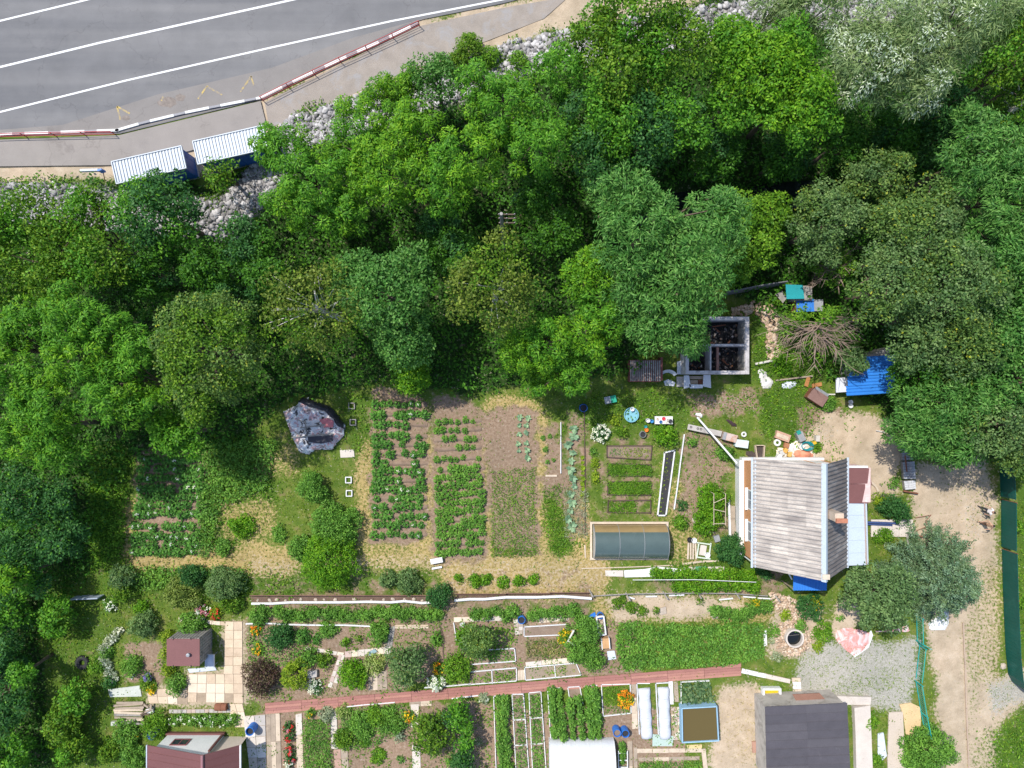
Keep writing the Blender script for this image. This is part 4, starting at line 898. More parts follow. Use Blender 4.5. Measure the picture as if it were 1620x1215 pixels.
p0 = W(1282,408); t = thing('stove_pipe', 'rusty white brick chimney stub poking out of the shrubs', 'chimney', p0)
MB().box((0,0,1.6), (0.5,0.55,3.2)).build('stack', mk('dirty_white_brick', (0.55,0.48,0.44), .2, 3, .9, stain=(0.45,0.2,0.1), stain_amt=.3), t); MB().box((0,0,3.24), (0.62,0.66,0.1)).build('cap', CONC, t)
# blue corrugated shed
z = 2.3; P = [W(*p, z) for p in ((1339,579),(1420,540),(1420,622),(1339,626))]; p0 = W(1378,600)
t = thing('blue_roof_shed', 'shed with bright blue corrugated sheet roof half hidden under trees', 'shed', (p0.x,p0.y,0))
MB().prism([(26.0,-0.3),(28.8,-0.3),(28.8,2.8),(26.0,1.7)], 0, 2.1).build('wall', GREYWOOD, t, origin=p0)
BL2 = mk('blue_profile', (0.03,0.19,0.58), 0.18, 1.0, 0.5, stain=(0.10,0.27,0.60), stain_amt=0.3); ang = rad(3.5)
me = wave_mesh('roof_sheet', 0.75, 3.5, 3, 0.035, BL2)
for i in range(4):
    o = link('roof_sheet', me, t); yb = -0.42+i*0.72; xoff = 0.25*i; o.location = Vector((27.15+xoff*0.4, yb, 2.28+0.02*i))-p0; o.rotation_euler = (0, 0, rad(90)+ang)
o = MB().box((28.95,0.1,2.0), (0.75,0.9,0.05), ang, 0, rad(22)).build('roof_flap', BL2, t, origin=p0)
slabthing('white_hatch', 'square white sheet with a hole at the left of the blue roof', 'sheet', [(1322,598),(1339,597),(1339,620),(1322,621)], 0.9, 1.0, CANV)
# brown chest box
p0 = W(1287,628); t = thing('metal_chest', 'rust brown metal chest with grey lid edge standing on the grass', 'chest', p0, rad(-33))
MB().box((0,0,0.35), (1.35,0.85,0.7)).build('body', RUST, t); MB().box((0.05,0.0,0.73), (1.4,0.9,0.06)).build('lid', mk('chest_brown', (0.22,0.13,0.11), .2, 2, .8), t); MB().box((0.1,0.55,0.62), (1.2,0.28,0.05), 0, rad(20)).build('lid_edge', STEEL, t)
# ------------------------------------------------------------------ left dacha house
o0 = W(310,1200); ZE, ZR = 2.6, 4.1
D = thing('dacha', 'dacha with dark red metal roof and white gable wall with a window', 'house', (o0.x,o0.y,0))
MAR = mk('dark_red_metal', (0.155,0.066,0.062), 0.08, 0.7, 0.45, stain=(0.20,0.08,0.085), stain_amt=0.3)
xl_, xm_, xr_ = W(233,1180,ZE).x, W(320,1190,ZR).x, W(379,1176,ZE).x; yn_ = W(233,1179,ZE).y; ys_ = yn_-6.5
WALLW = mk('dacha_wall', (0.74,0.74,0.72), 0.05, 0.8, 0.7); BEI = mk('beige_wall', (0.60,0.51,0.42), 0.08, 0.8, 0.8)
wx0, wx1 = W(268,1161).x, W(354,1158).x; wy = W(300,1160).y
def dbx(nm, pts, fs, mat): return MB().add(pts, fs).build(nm, mat, D, origin=Vector((o0.x,o0.y,0)))
zt = lambda x: ZE+(ZR-ZE)*(x-xl_)/(xm_-xl_) if x < xm_ else ZE+(ZR-ZE)*(xr_-x)/(xr_-xm_)
wn2 = wy
dbx('wall', [(wx0,wn2,0),(wx1,wn2,0),(wx1,wn2,zt(wx1)-.1),(xm_,wn2,ZR-.1) if xm_ < wx1 else (wx1-.01,wn2,zt(wx1)-.1),(wx0,wn2,zt(wx0)-.1),(wx0,ys_,0),(wx1,ys_,0),(wx1,ys_,zt(wx1)-.1),(wx0,ys_,zt(wx0)-.1)], [(0,1,2,3,4),(0,4,8,5),(1,6,7,2)], WALLW)
dbx('porch_wall', [(wx1+.02,wn2-.25,0),(xr_-.35,wn2-.25,0),(xr_-.35,wn2-.25,zt(xr_-.35)-.15),(wx1+.02,wn2-.25,zt(wx1)-.15)], [(0,1,2,3)], BEI)
MB().box((wx1+.02,wn2+.03,1.45), (0.14,0.14,2.95)).build('corner_post', MAR, D, origin=(o0.x,o0.y,0))
MB().box(((wx0+wx1)/2,wn2+.06,0.16), (wx1-wx0+.3,0.16,0.34)).build('plinth', MAR, D, origin=(o0.x,o0.y,0))
frame_on(D, Vector((wx0+1.55, wn2+0.035, 1.5))-Vector((o0.x,o0.y,0)), (-1,0,0), (0,0,1), 1.3, 1.0, mk('red_trim', (0.25,0.09,0.09)))
def roofslope(xa, za, xb, zb, nm):
    k = max(1, round(abs(xb-xa)/1.1))
    MB().add([(xa,yn_,za),(xb,yn_ if nm == 'l' else yn_,zb),(xb,ys_,zb),(xa,ys_,za),(xa,yn_,za-.06),(xb,yn_,zb-.06),(xb,ys_,zb-.06),(xa,ys_,za-.06)], [(0,1,2,3),(7,6,5,4),(0,4,5,1),(1,5,6,2),(2,6,7,3),(3,7,4,0)]).build('roof_panel', MAR, D, origin=(o0.x,o0.y,0))
roofslope(xl_, ZE, xm_, ZR, 'l'); roofslope(xr_, ZE, xm_+.003, ZR, 'r')
for i in range(9):
    y = yn_-0.5-0.55*i
    for xa, xb in ((xl_, xm_), (xr_, xm_)):
        MB().tube([(xa,y,ZE+.015),(xb,y,ZR+.015)], 0.018, 4).build('roof_seam', MAR, D, origin=(o0.x,o0.y,0))
MB().tube([(xm_,yn_+.02,ZR+.02),(xm_,ys_,ZR+.02)], 0.11, 8).build('ridge_cap', mk('ridge_pale', (0.32,0.16,0.17), .1, 1, .4), D, origin=(o0.x,o0.y,0))
MB().tube([(xr_+.05,yn_,ZE-.03),(xr_+.05,ys_,ZE-.05)], 0.08, 6).build('gutter', WHITE, D, origin=(o0.x,o0.y,0))
MB().tube([(xl_-.05,yn_,ZE-.03),(xl_-.05,ys_,ZE-.05)], 0.07, 6).build('gutter', TRIM, D, origin=(o0.x,o0.y,0))
# tool shed with brown flat roof and grey board wall
p0 = W(306,1035); z = 2.4; c = W(290,1032,z); t = thing('tool_shed', 'tool shed with flat brown sheet roof and grey board walls', 'shed', (c.x,c.y,0))
c0 = Vector((c.x,c.y,0))
MB().box((0,0,1.15), (2.35,2.0,2.3)).build('wall', mk('shed_grey_boards', (0.32,0.29,0.27), .2, 2, .9), t)
for i in range(9): MB().box((1.19,-0.9+i*0.225,1.15), (0.05,0.19,2.3)).build('board', GREYWOOD, t)
for i in range(10): MB().box((-1.05+i*0.235,1.02,1.15), (0.19,0.05,2.3)).build('board', GREYWOOD, t)
MB().box((0,0,2.4), (2.5,2.05,0.07)).build('roof', BROWN, t)
MB().lathe([(0.11,2.44),(0.11,2.62),(0.14,2.62),(0.14,2.68),(0.0,2.70)], (0.45,-0.12,0), 10).build('vent', STEEL, t)
for x, y in ((-.75,1.05),(.6,1.05),(-.75,-1.05),(.6,-1.05)): MB().box((x,y,2.43), (0.05,0.2,0.06)).build('roof_clip', DARK, t)
PL = mk('silver_sheet', (0.56,0.60,0.66), .15, 3, .5)
p1 = W(339,1042); t = thing('wash_basin', 'grey white wash basin stand against the tool shed', 'basin', p1)
MB().box((0,0.15,0.75), (0.65,0.95,0.06)).build('tray', PL, t)
for sx, sy in ((-1,-1),(1,-1),(-1,1),(1,1)): MB().tube([(sx*.28,.15+sy*.42,0),(sx*.28,.15+sy*.42,.75)], .03).build('leg', STEEL, t)
for c_, d in (((.33,.15,.85),(.04,.95,.18)),((-.33,.15,.85),(.04,.95,.18)),((0,.63,.85),(.62,.04,.18))): MB().box(c_, d).build('rim', PL, t)
slabthing('plastic_sheet', 'silvery plastic sheet spread at the foot of the tool shed', 'sheet', [(297,1058),(325,1056),(338,1050),(343,1060),(300,1064)], 0.03, 0.08, PL)
# ------------------------------------------------------------------ garage bottom right
z = 2.75; p0 = W(1275,1165); G = thing('garage', 'garage with flat dark grey sheet roof and pale concrete walls', 'garage', p0)
DG = mk('dark_grey_sheet', (0.085,0.078,0.088), 0.12, 1.5, 0.55, stain=(0.12,0.11,0.12), stain_amt=0.3)
DGS = [DG]+[mk('dark_grey_sheet_%d' % i, c, 0.15, 1.5, 0.55, stain=(0.15,0.14,0.15), stain_amt=0.25) for i, c in enumerate(((0.092,0.085,0.094),(0.079,0.073,0.082)))]
cr = [W(*p, z) for p in ((1210,1118),(1340,1112),(1346,1235),(1213,1240))]
MB().prism([(cr[0].x+.1,cr[0].y-.12),(cr[1].x-.12,cr[1].y-.12),(cr[2].x-.12,cr[2].y),(cr[3].x+.1,cr[3].y)], 0, z-0.03).build('wall', mk('garage_wall', (0.46,0.42,0.38), .2, 1.2, .9, stain=(0.26,0.23,0.2), stain_amt=.42), G, origin=p0)
rows = 9
for i in range(rows):
    a, b2 = i/rows, (i+1)/rows+0.012
    for u0, u1 in ((0,0.5),(0.5,1.0)):
        u1 += 0.006*(u1 < 1)
        q = lambda u, f: cr[0].lerp(cr[1], u).lerp(cr[3].lerp(cr[2], u), f)
        zz = z+0.012*((i+(u0 > 0)) % 2)+0.02*(rows-i)/rows
        MB().prism([tuple(q(u, f)[:2]) for u, f in ((u0,a),(u1,a),(u1,b2),(u0,b2))], zz-0.02, zz).build('roof_sheet', DGS[(i*2+int(u0*2)+i//3) % 3], G, origin=p0)
    for u in (0.0, 0.5):
        A, B = q(u, a), q(u+0.5, a); MB().tube([(A.x,A.y,z+.03),(B.x,B.y,z+.03)], 0.025, 4).build('roof_seam', DG, G, origin=p0)
t = thing('lean_to', 'rusty brown sheet lean-to along the garage front', 'lean-to', W(1283,1105))
q0 = W(1283,1105); MB().prism([XY(*p,1.6) for p in ((1254,1099),(1297,1097),(1312,1113),(1262,1114))], [1.5,1.5,1.75,1.75], [1.55,1.55,1.8,1.8]).build('roof', mk('rust_brown', (0.23,0.12,0.085), .2, 1.5, .7, stain=(0.32,0.24,0.2), stain_amt=.2), t, origin=q0)
for dx in (-1.2, 1.2): MB().tube([(dx,-0.1,0),(dx,-0.1,1.55)], 0.05).build('post', WOOD, t)
for i, (x, y) in enumerate(((1243,1099),(1247,1105),(1250,1112))): tag(MB().box((0,0,.3), (0.75,0.32,0.6+.1*i), rad(-8)).build('rusty_step', RUST, None, W(x,y)), ['lowest rusty box step against the garage front','middle rusty box step against the garage front','topmost rusty box step against the garage front'][i], 'step')
slabthing('concrete_apron', 'pale concrete apron strip along the garage front', 'slab', [(1198,1101),(1254,1099),(1262,1115),(1200,1119)], 0, 0.1, PALECONC)
slabthing('concrete_wall', 'long pale concrete strip at the right side of the garage', 'slab', [(1347,1116),(1372,1112),(1376,1215),(1377,1300),(1352,1300),(1349,1160)], 0, 0.5, PALECONC)
slabthing('concrete_coping', 'concrete coping in front of the garage towards the gravel yard', 'slab', [(1305,1098),(1375,1100),(1374,1112),(1318,1112)], 0, 0.35, PALECONC)
slabthing('garden_path', 'smooth beige concrete path between garage and teal fence', 'path', [(1405,1126),(1427,1125),(1432,1215),(1432,1300),(1407,1300),(1403,1200)], 0, 0.12, mk('beige_concrete', (0.52,0.44,0.36), .06, .8, .85))
slabthing('sandy_slab', 'yellow sand heap flattened beside the teal fence', 'sand', [(1422,1114),(1440,1111),(1455,1118),(1456,1140),(1452,1175),(1432,1160),(1428,1130)], 0, 0.1, mk('yellow_sand', (0.60,0.44,0.24), .12, 1.5, .95, bmp=.8))
slabthing('silver_foil', 'crumpled silvery foil strip along the beige concrete path', 'foil', [(1388,1160),(1397,1158),(1402,1195),(1395,1202),(1388,1195)], 0.02, 0.12, PL)
# white enamel tray with yellow inside
p0 = W(1218,1093); t = thing('enamel_tub', 'white enamel tub with yellow inside by the garage corner', 'tub', p0)
for c_, d in (((0,.32,.25),(1.45,.14,.5)),((0,-.32,.25),(1.45,.14,.5)),((.65,0,.25),(.16,.5,.5)),((-.65,0,.25),(.16,.5,.5))): MB().box(c_, d).build('side', WHITE, t)
MB().box((0,0,.1), (1.15,.52,.2)).build('bottom', mk('mustard', (0.55,0.42,0.02), .15, 2, .6), t)
# ------------------------------------------------------------------ gardens: small builders
def polyrand(rng, poly, n):
    P = np.array(poly); lo, hi = P.min(0), P.max(0); xs, ys = [], []
    while len(xs) < n:
        x = rng.uniform(lo[0], hi[0], n*2); y = rng.uniform(lo[1], hi[1], n*2); k = inpoly(x, y, poly); xs += list(x[k]); ys += list(y[k])
    return np.array(xs[:n]), np.array(ys[:n])
CARP = 0
def carpet(name, label, cat, poly_px, h, mat, dens=110, L=0.16, Wd=0.09, rows=None, tilt=0.6, lump=1.3):
    """continuous low greenery nobody could count"""
    global CARP; CARP += 1; rng = np.random.default_rng(500+CARP)
    poly = [XY(*p) for p in poly_px]; a = abs(sum(poly[i][0]*poly[(i+1)%len(poly)][1]-poly[(i+1)%len(poly)][0]*poly[i][1] for i in range(len(poly))))/2
    n = int(a*dens); x, y = polyrand(rng, poly, n); x += rng.normal(size=n)*0.05; y += rng.normal(size=n)*0.05
    f = 0.35+0.65*np.clip(vnoise(x*lump, y*lump, CARP)*0.7+vnoise(x*4, y*4, CARP+9)*0.6, 0, 1)
    k = rng.random(n) < np.clip(f*1.25, 0.25, 1)
    x, y, f = x[k], y[k], f[k]; n = len(x)
    z = h*f*rng.uniform(0.35, 1, n)+0.03
    nrm = unit(rng.normal(size=(n,3))*tilt+np.array([0,0,1.0])); d = rng.normal(size=(n,3)); d[:,2] -= 0.15
    return tag(link(name, mulmesh([(leaf_quads(np.stack([x,y,z],-1), nrm, d, L*rng.uniform(.7,1.3,n), Wd*rng.uniform(.7,1.2,n)), mat)], name)), label, cat, kind='stuff')
BUSH_N = 0
def bush(px, py, r, h, mat, label, group=None, name='shrub', cat='shrub', L=0.15, Wd=0.09, dens=1.0, fl=None, dome=0.9, jit=0.6, bark=None):
    """leafy plant: foliage, stems, optional flowers [(material, count, size)]"""
    global BUSH_N; BUSH_N += 1; rng = np.random.default_rng(3000+BUSH_N)
    c = W(px, py, h*0.6); R = max(0.12, r/20*(H-h*.6)/H); t = thing(name, label, cat, (c.x, c.y, gz(c.x, c.y)), 0, group)
    sp = 0.34+0.10*R; rc0 = sp*0.78; Rc = max(0.05, R-rc0*0.6)
    C = dome_clumps(rng, Rc, h*dome, sp, 0.4); C[:,2] = np.maximum(C[:,2]+h*(1-dome)-rc0*.5, rc0*0.35)
    n = int(62*dens*(rc0/0.33)**2*(0.15/L))
    V = clump_leaves(rng, C, rc0*rng.uniform(.7,1.25,len(C)), max(10, n), L, Wd, 0.8, jit, 0.3)
    link('foliage', mulmesh([(V, mat)], 'foliage'), t)
    mb = MB()
    for i in range(min(9, 3+int(3*R))):
        e = C[rng.integers(0, len(C))]; mb.tube([(rng.normal()*.04, rng.normal()*.04, -0.1), (e[0]*.5, e[1]*.5, e[2]*.6), (e[0], e[1], max(.05, e[2]))], [0.022+.01*R, 0.016+.006*R, 0.006], 4)
    mb.build('stems', bark or BARK, t)
    for m_, cnt, sz in (fl or []):
        th = rng.uniform(0, 6.283, cnt); q = np.sqrt(rng.random(cnt))*R*1.0; z = h*np.sqrt(np.clip(1-(q/R/1.08)**2, 0.05, 1))*rng.uniform(.85,1.08,cnt)+.04
        ctr = np.stack([q*np.cos(th), q*np.sin(th), z], -1)
        Vf = clump_leaves(rng, ctr, np.full(cnt, sz*0.5), 9, sz*0.75, sz*0.5, 0.5, 0.5, 0.0, 0.0)
        link('flowers', mulmesh([(Vf, m_)], 'flowers'), t)['kind'] = 'stuff'
    return t
def row_of(spots, rh, mat, label, group, **kw):
    for i, (x, y, r) in enumerate(spots): bush(x, y, r, rh*random.uniform(.8,1.15), mat, label, group, **kw)
# shared vegetable plants
def plant_mesh(seed, R, h, nl, L, Wd, mat, upright=0.4, rosette=False, fl=0):
    rng = np.random.default_rng(seed); n = nl
    th = rng.uniform(0, 6.283, n); q = np.sqrt(rng.random(n))
    if rosette:
        lay = rng.random(n); ctr = np.stack([np.cos(th)*R*.25*lay, np.sin(th)*R*.25*lay, h*(0.2+.8*(1-lay))], -1)
        dirs = np.stack([np.cos(th), np.sin(th), 0.25+0.9*(1-lay)], -1); nrm = unit(np.stack([-np.cos(th)*.6, -np.sin(th)*.6, np.ones(n)], -1)+rng.normal(size=(n,3))*.15)
    else:
        z = h*(np.sqrt(1-(q*.97)**2)*rng.uniform(.55,1.05,n)); ctr = np.stack([np.cos(th)*q*R, np.sin(th)*q*R, z+.03], -1)
        dirs = np.stack([np.cos(th), np.sin(th), -0.25*np.ones(n)], -1)+rng.normal(size=(n,3))*.5; nrm = unit(np.stack([np.cos(th)*q*.7, np.sin(th)*q*.7, np.ones(n)], -1)+rng.normal(size=(n,3))*.45)
    sets = [(leaf_quads(ctr, nrm, dirs, L*rng.uniform(.7,1.25,n), Wd*rng.uniform(.8,1.2,n)), mat)]
    if fl:
        c = np.stack([rng.normal(size=fl)*R*.5, rng.normal(size=fl)*R*.5, np.full(fl, h*1.08)], -1); sets.append((clump_leaves(rng, c, np.full(fl,.03), 5, .05, .05, .5, .3, 0, 0), WHITE_F))
    return mulmesh(sets, 'plant')
POTA = [plant_mesh(10+i, 0.22, 0.40, 70, 0.15, 0.10, L_VEG, fl=0) for i in range(3)]
POTB = [plant_mesh(20+i, 0.22, 0.40, 70, 0.15, 0.10, L_POT, fl=(3 if i == 0 else 0)) for i in range(4)]
TOMA = [plant_mesh(30+i, 0.28, 1.0, 150, 0.19, 0.10, L_VEG) for i in range(3)]
CABB = [plant_mesh(40+i, 0.30, 0.2, 16, 0.30, 0.20, L_CAB, rosette=True) for i in range(3)]
LETT = [plant_mesh(50+i, 0.22, 0.16, 26, 0.18, 0.14, L_LIME, rosette=True) for i in range(2)]
def veg(px, py, meshes, label, group, name, cat, s=1.0):
    w = W(px, py, 0.2); o = link(name, random.choice(meshes), None, (w.x, w.y, 0.0), (0,0,random.uniform(0,6.28)), (s*random.uniform(.75,1.2),)*3)
    return tag(o, label, cat, group)
# ridges of soil under the rows, then the plants
PLOT = None
def ridge(x0, x1, y, slope, w=0.46, h=0.13):
    """hilled soil under one row of plants"""
    A, C = W(x0-3, y), W(x1+4, y+slope*(x1-x0)); n_ = max(4, int((C-A).length/0.22)); d = (C-A).normalized(); s_ = Vector((-d.y, d.x, 0)); v = []
    for i in range(n_+1):
        p = A.lerp(C, i/n_); e = 0.3 if i in (0, n_) else 1
        for o, hh in ((-1,-.03),(-.45,.75),(0,1),(.45,.75),(1,-.03)):
            q = p+s_*o*w/2*random.uniform(.85,1.15); v.append((q.x, q.y, max(-.03, h*hh*e*random.uniform(.7,1.25)) if hh > 0 else -.03))
    f = [(i*5+j, i*5+j+1, i*5+j+6, i*5+j+5) for i in range(n_) for j in range(4)]
    MB().add(v, f).build('soil_ridge', RIDGE, PLOT, smooth=True)
RIDGE = mk('ridge_soil', (0.25,0.178,0.128), 0.3, 2.2, 0.95, stain=(0.16,0.11,0.08), stain_amt=0.4, bmp=1.0)
def potato_bed(x0, x1, rows, meshes, label, group, step, skip=0.06, slope=0.0, s=1.0):
    global PLOT
    PLOT = bpy.data.objects.new('vegetable_plot', None); COL.objects.link(PLOT); PLOT['kind'] = 'structure'
    for y in rows:
        ridge(x0, x1, y, slope); x = x0+random.uniform(0,4)
        while x < x1:
            if random.random() > skip: veg(x, y+slope*(x-x0)+random.uniform(-2,2), meshes, label, group, 'potato_plant', 'potato plant', s)
            x += step*random.uniform(.85,1.15)
potato_bed(219, 318, [727,741,757,773,786,800,812], POTB, 'dark leafy potato plant in the shaded rows under the oak', 'potato plants in the rows under the oak', 9.8, .05, 0, 1.3)
potato_bed(210, 314, [833,849,861,873], POTB, 'potato plant in the sunlit lower rows beside the straw path corner', 'potato plants in the lower rows by the straw corner', 10.0, .06, 0, 1.25)
potato_bed(592, 672, [640,656,672,690,704,718,733,746,760,774,788,802,816,830,846], POTB, 'blue green potato plant in the broad bed between two straw paths', 'potato plants between the straw paths', 11.5, 0.14, 0, 1.2)
potato_bed(690, 758, [668,682,696,711,727], POTA, 'small pale potato plant in the half shaded upper rows of the fresh green bed', 'upper rows of the fresh green bed', 11.0, 0.15, -0.05, 0.95)
potato_bed(692, 763, [744,757,770,784,797,811,824,836,848,862,875], POTA, 'fresh green potato plant in the sunlit rows beside the bare plot', 'potato plants beside the bare plot', 9.6, 0.04, -0.06, 1.15)
for x, y in ((822,661),(835,662),(822,673),(833,673),(821,687),(832,685),(820,702),(833,701),(821,713),(834,712),(835,724)): veg(x, y, CABB, 'young pale cabbage plant in a double row on the bare brown plot', 'cabbages on the bare plot', 'cabbage_plant', 'cabbage', 0.8)
for i in range(13): veg(903+random.uniform(-6,6), 678+i*13, CABB, 'blue green cabbage in the file along the dark garden cord', 'cabbages along the cord', 'cabbage_plant', 'cabbage', 1.15)
for i in range(8): veg(922+random.uniform(-1,1), 724+i*8.3, LETT, 'yellow green lettuce in the file beside the cabbages', 'lettuces beside the cabbages', 'lettuce', 'lettuce', 1.0)
for x, y in ((863,711),(866,731),(876,728),(859,693),(870,690)): veg(x, y, POTA, 'lone young plant on the strawy bed edged with a white board', 'young plants on the strawy bed', 'squash_plant', 'squash plant', 0.7)
# ------------------------------------------------------------------ carpets of greenery
DP = [(978,985),(1010,980),(1040,990),(1060,984),(1110,990),(1145,984),(1205,985),(1208,1005),(1205,1040),(1150,1050),(985,1057),(975,1020)]
carpet('potato_patch', 'dense unbroken patch of bright green potato tops above the red board path', 'potato patch', DP, 0.5, L_VEG, 210, 0.19, 0.12)
carpet('weedy_plot', 'thin weeds over the lower half of the bare brown plot', 'weeds', [(778,745),(846,738),(850,875),(776,880)], 0.25, L_LUSH, 150, 0.15, 0.05)
carpet('weedy_plot', 'thick row of weeds at the foot of the bare brown plot', 'weeds', [(775,866),(848,866),(848,880),(775,880)], 0.25, L_OLIVE, 150, 0.16, 0.05)
carpet('onion_bed', 'grey green drying onion leaves in the bed left of the cord', 'onions', [(893,770),(930,775),(930,850),(893,848)], 0.25, L_PALE, 120, 0.26, 0.035)
carpet('herb_patch', 'fresh green herb patch at the straw edge above the currant bushes', 'herbs', [(858,775),(888,765),(892,880),(880,882),(858,845)], 0.35, L_LUSH, 170, 0.2, 0.05)
for p, lb, dn in (([(962,710),(980,708),(980,722),(962,722)],'blue green leek tops in the upper dark board bed',90),): carpet('leek_tops', lb, 'leeks', p, 0.25, L_POT, dn, 0.2, 0.05)
carpet('carrot_tops', 'carrot greens at the right end of the upper dark board bed', 'carrots', [(985,708),(1028,709),(1026,724),(985,722)], 0.22, L_LIME, 130, 0.16, 0.05)
carpet('carrot_tops', 'carrot greens filling the second dark board bed', 'carrots', [(961,733),(1029,735),(1029,752),(961,751)], 0.34, L_LUSH, 650, 0.15, 0.05)
carpet('carrot_tops', 'carrot greens filling the third dark board bed', 'carrots', [(962,762),(1029,761),(1029,781),(962,781)], 0.34, L_LUSH, 650, 0.15, 0.05)
carpet('carrot_tops', 'carrot greens on the left part of the dark board bed above the greenhouse', 'carrots', [(964,794),(1005,793),(1006,809),(964,809)], 0.3, L_LUSH, 520, 0.15, 0.05)
carpet('garlic_patch', 'yellowing garlic leaves in the white edged bed beside the soil path', 'garlic', [(832,1012),(900,1008),(905,1036),(832,1040)], 0.4, L_STRAW, 120, 0.3, 0.035)
carpet('garlic_patch', 'green garlic leaves among the yellowing ones by the soil path', 'garlic', [(832,1012),(905,1008),(905,1036),(832,1040)], 0.4, L_OLIVE, 110, 0.3, 0.04)
carpet('bean_patch', 'broad leaved bean patch beside the brown water tank', 'beans', [(1077,1079),(1121,1077),(1127,1109),(1095,1112),(1077,1113)], 0.45, leafmat('leaf_bean', (0.06,0.13,0.06),(0.11,0.20,0.09),(0.22,0.30,0.15)), 130, 0.24, 0.19)
carpet('lily_bed', 'thick green lily bed between two pale board walks', 'lilies', [(482,1136),(522,1134),(526,1260),(482,1260)], 0.6, L_VEG, 230, 0.24, 0.06)
carpet('sprouts', 'green sprouts in the white framed bed at the end of the red path', 'sprouts', [(858,1058),(905,1052),(910,1062),(865,1070)], 0.12, L_LIME, 90, 0.12, 0.05)
carpet('strawberry_strip', 'green strawberries in the upper white framed bed cell by the soil path', 'strawberries', [(775,1030),(812,1028),(813,1043),(772,1045)], 0.3, L_VEG, 170, 0.14, 0.11)
carpet('strawberry_strip', 'green plants in the lower white framed bed cell by the soil path', 'strawberries', [(782,1062),(815,1059),(815,1073),(782,1077)], 0.3, L_LUSH, 120, 0.14, 0.1)
carpet('strawberry_strip', 'scattered greens in the lower white framed bed next to the fruit tree', 'strawberries', [(748,1066),(776,1063),(776,1077),(748,1079)], 0.25, L_LUSH, 80, 0.14, 0.1)
for q, lb in (([(812,1100),(827,1100),(831,1136),(814,1137)],'top cell of the long white framed bed'), ([(815,1141),(830,1140),(832,1176),(816,1177)],'middle cell of the long white framed bed'), ([(817,1180),(833,1179),(837,1250),(818,1250)],'bottom cell of the long white framed bed')):
    carpet('pepper_plants', 'mixed green seedlings in the '+lb+' by the pale slabs', 'seedlings', q, 0.4, L_VEG, 130, 0.14, 0.08)
for q, lb in (([(838,1097),(854,1096),(856,1132),(840,1133)],'top'), ([(841,1137),(857,1136),(859,1172),(842,1174)],'middle'), ([(842,1178),(859,1177),(863,1250),(845,1250)],'bottom')):
    carpet('pepper_plants', 'dense pepper plants in the '+lb+' cell of the framed bed beside the straw walk', 'peppers', q, 0.45, L_VEG, 210, 0.14, 0.09)
carpet('bottom_greens', 'green tops in the plank bed below the pale green glass sheet', 'greens', [(1010,1204),(1108,1202),(1112,1250),(1010,1250)], 0.35, L_VEG, 190, 0.16, 0.08)
carpet('grass_bed', 'grass and herbs in the framed bed with the orange flowers', 'herbs', [(954,1086),(995,1084),(996,1126),(956,1128)], 0.3, L_LUSH, 120, 0.16, 0.06)
carpet('thicket', 'dark raspberry thicket right of the shaded potato rows', 'thicket', [(318,700),(440,695),(425,770),(350,800),(335,880),(316,880)], 0.8, L_VEG, 120, 0.2, 0.11)
carpet('thicket', 'weedy green strip left of the potato rows under the grove', 'thicket', [(140,730),(206,720),(200,870),(150,900)], 0.6, L_LUSH, 110, 0.2, 0.10)
carpet('thicket', 'overgrown green border above the tool shed garden', 'thicket', [(205,895),(390,897),(390,925),(205,930)], 0.6, L_VEG, 110, 0.2, 0.10)
carpet('perennials', 'mixed perennials in the flower garden by the marigolds', 'perennials', [(392,992),(480,994),(480,1030),(455,1055),(395,1050)], 0.45, L_VEG, 75, 0.17, 0.09)
carpet('perennials', 'mixed perennials in the middle of the lower left garden', 'perennials', [(538,1120),(640,1112),(645,1150),(600,1175),(540,1185)], 0.5, L_VEG, 110, 0.18, 0.08)
carpet('perennials', 'leafy bed under the apple tree above the white framed beds', 'perennials', [(720,990),(812,992),(812,1022),(722,1050)], 0.4, L_LUSH, 90, 0.16, 0.1)
carpet('perennials', 'leafy ground cover under the plum hedge', 'perennials', [(895,985),(945,980),(950,1060),(905,1045)], 0.5, L_VEG, 110, 0.17, 0.1)
carpet('hay_strip', 'cut green hay strip lying below the white pipe', 'hay', [(470,955),(690,953),(690,960),(470,962)], 0.08, L_OLIVE, 120, 0.3, 0.03)
# tomato rows in the lower beds
for a, b_, n_, lb in (((788,1105),(797,1250),13,'pale slabs left of the framed seedling beds'), ((797,1105),(806,1250),13,'soil walk right of the first tomato row'), ((872,1092),(878,1162),8,'straw walk above the white tunnel'), ((884,1092),(890,1162),8,'yellow green bush above the white tunnel'), ((903,1110),(908,1163),6,'bare framed cell above the white tunnel'), ((916,1106),(920,1163),6,'white post above the white tunnel'), ((930,1090),(936,1162),8,'two dark green rows above the white tunnel'), ((940,1090),(948,1162),8,'orange flower bed above the white tunnel')):
    for i in range(n_):
        f = i/(n_-1); veg(a[0]+(b_[0]-a[0])*f+random.uniform(-2,2), a[1]+(b_[1]-a[1])*f, TOMA, 'staked tomato plant in the row beside the '+lb, 'tomato row by the '+lb, 'tomato_plant', 'tomato plant', 0.95)
for i in range(26): veg(1049+(i%2)*7-i*.42+random.uniform(-1,1), 722+i*3.5, LETT, 'small seedling poking through the black film strip', 'seedlings in the black film', 'seedling', 'seedling', .38)
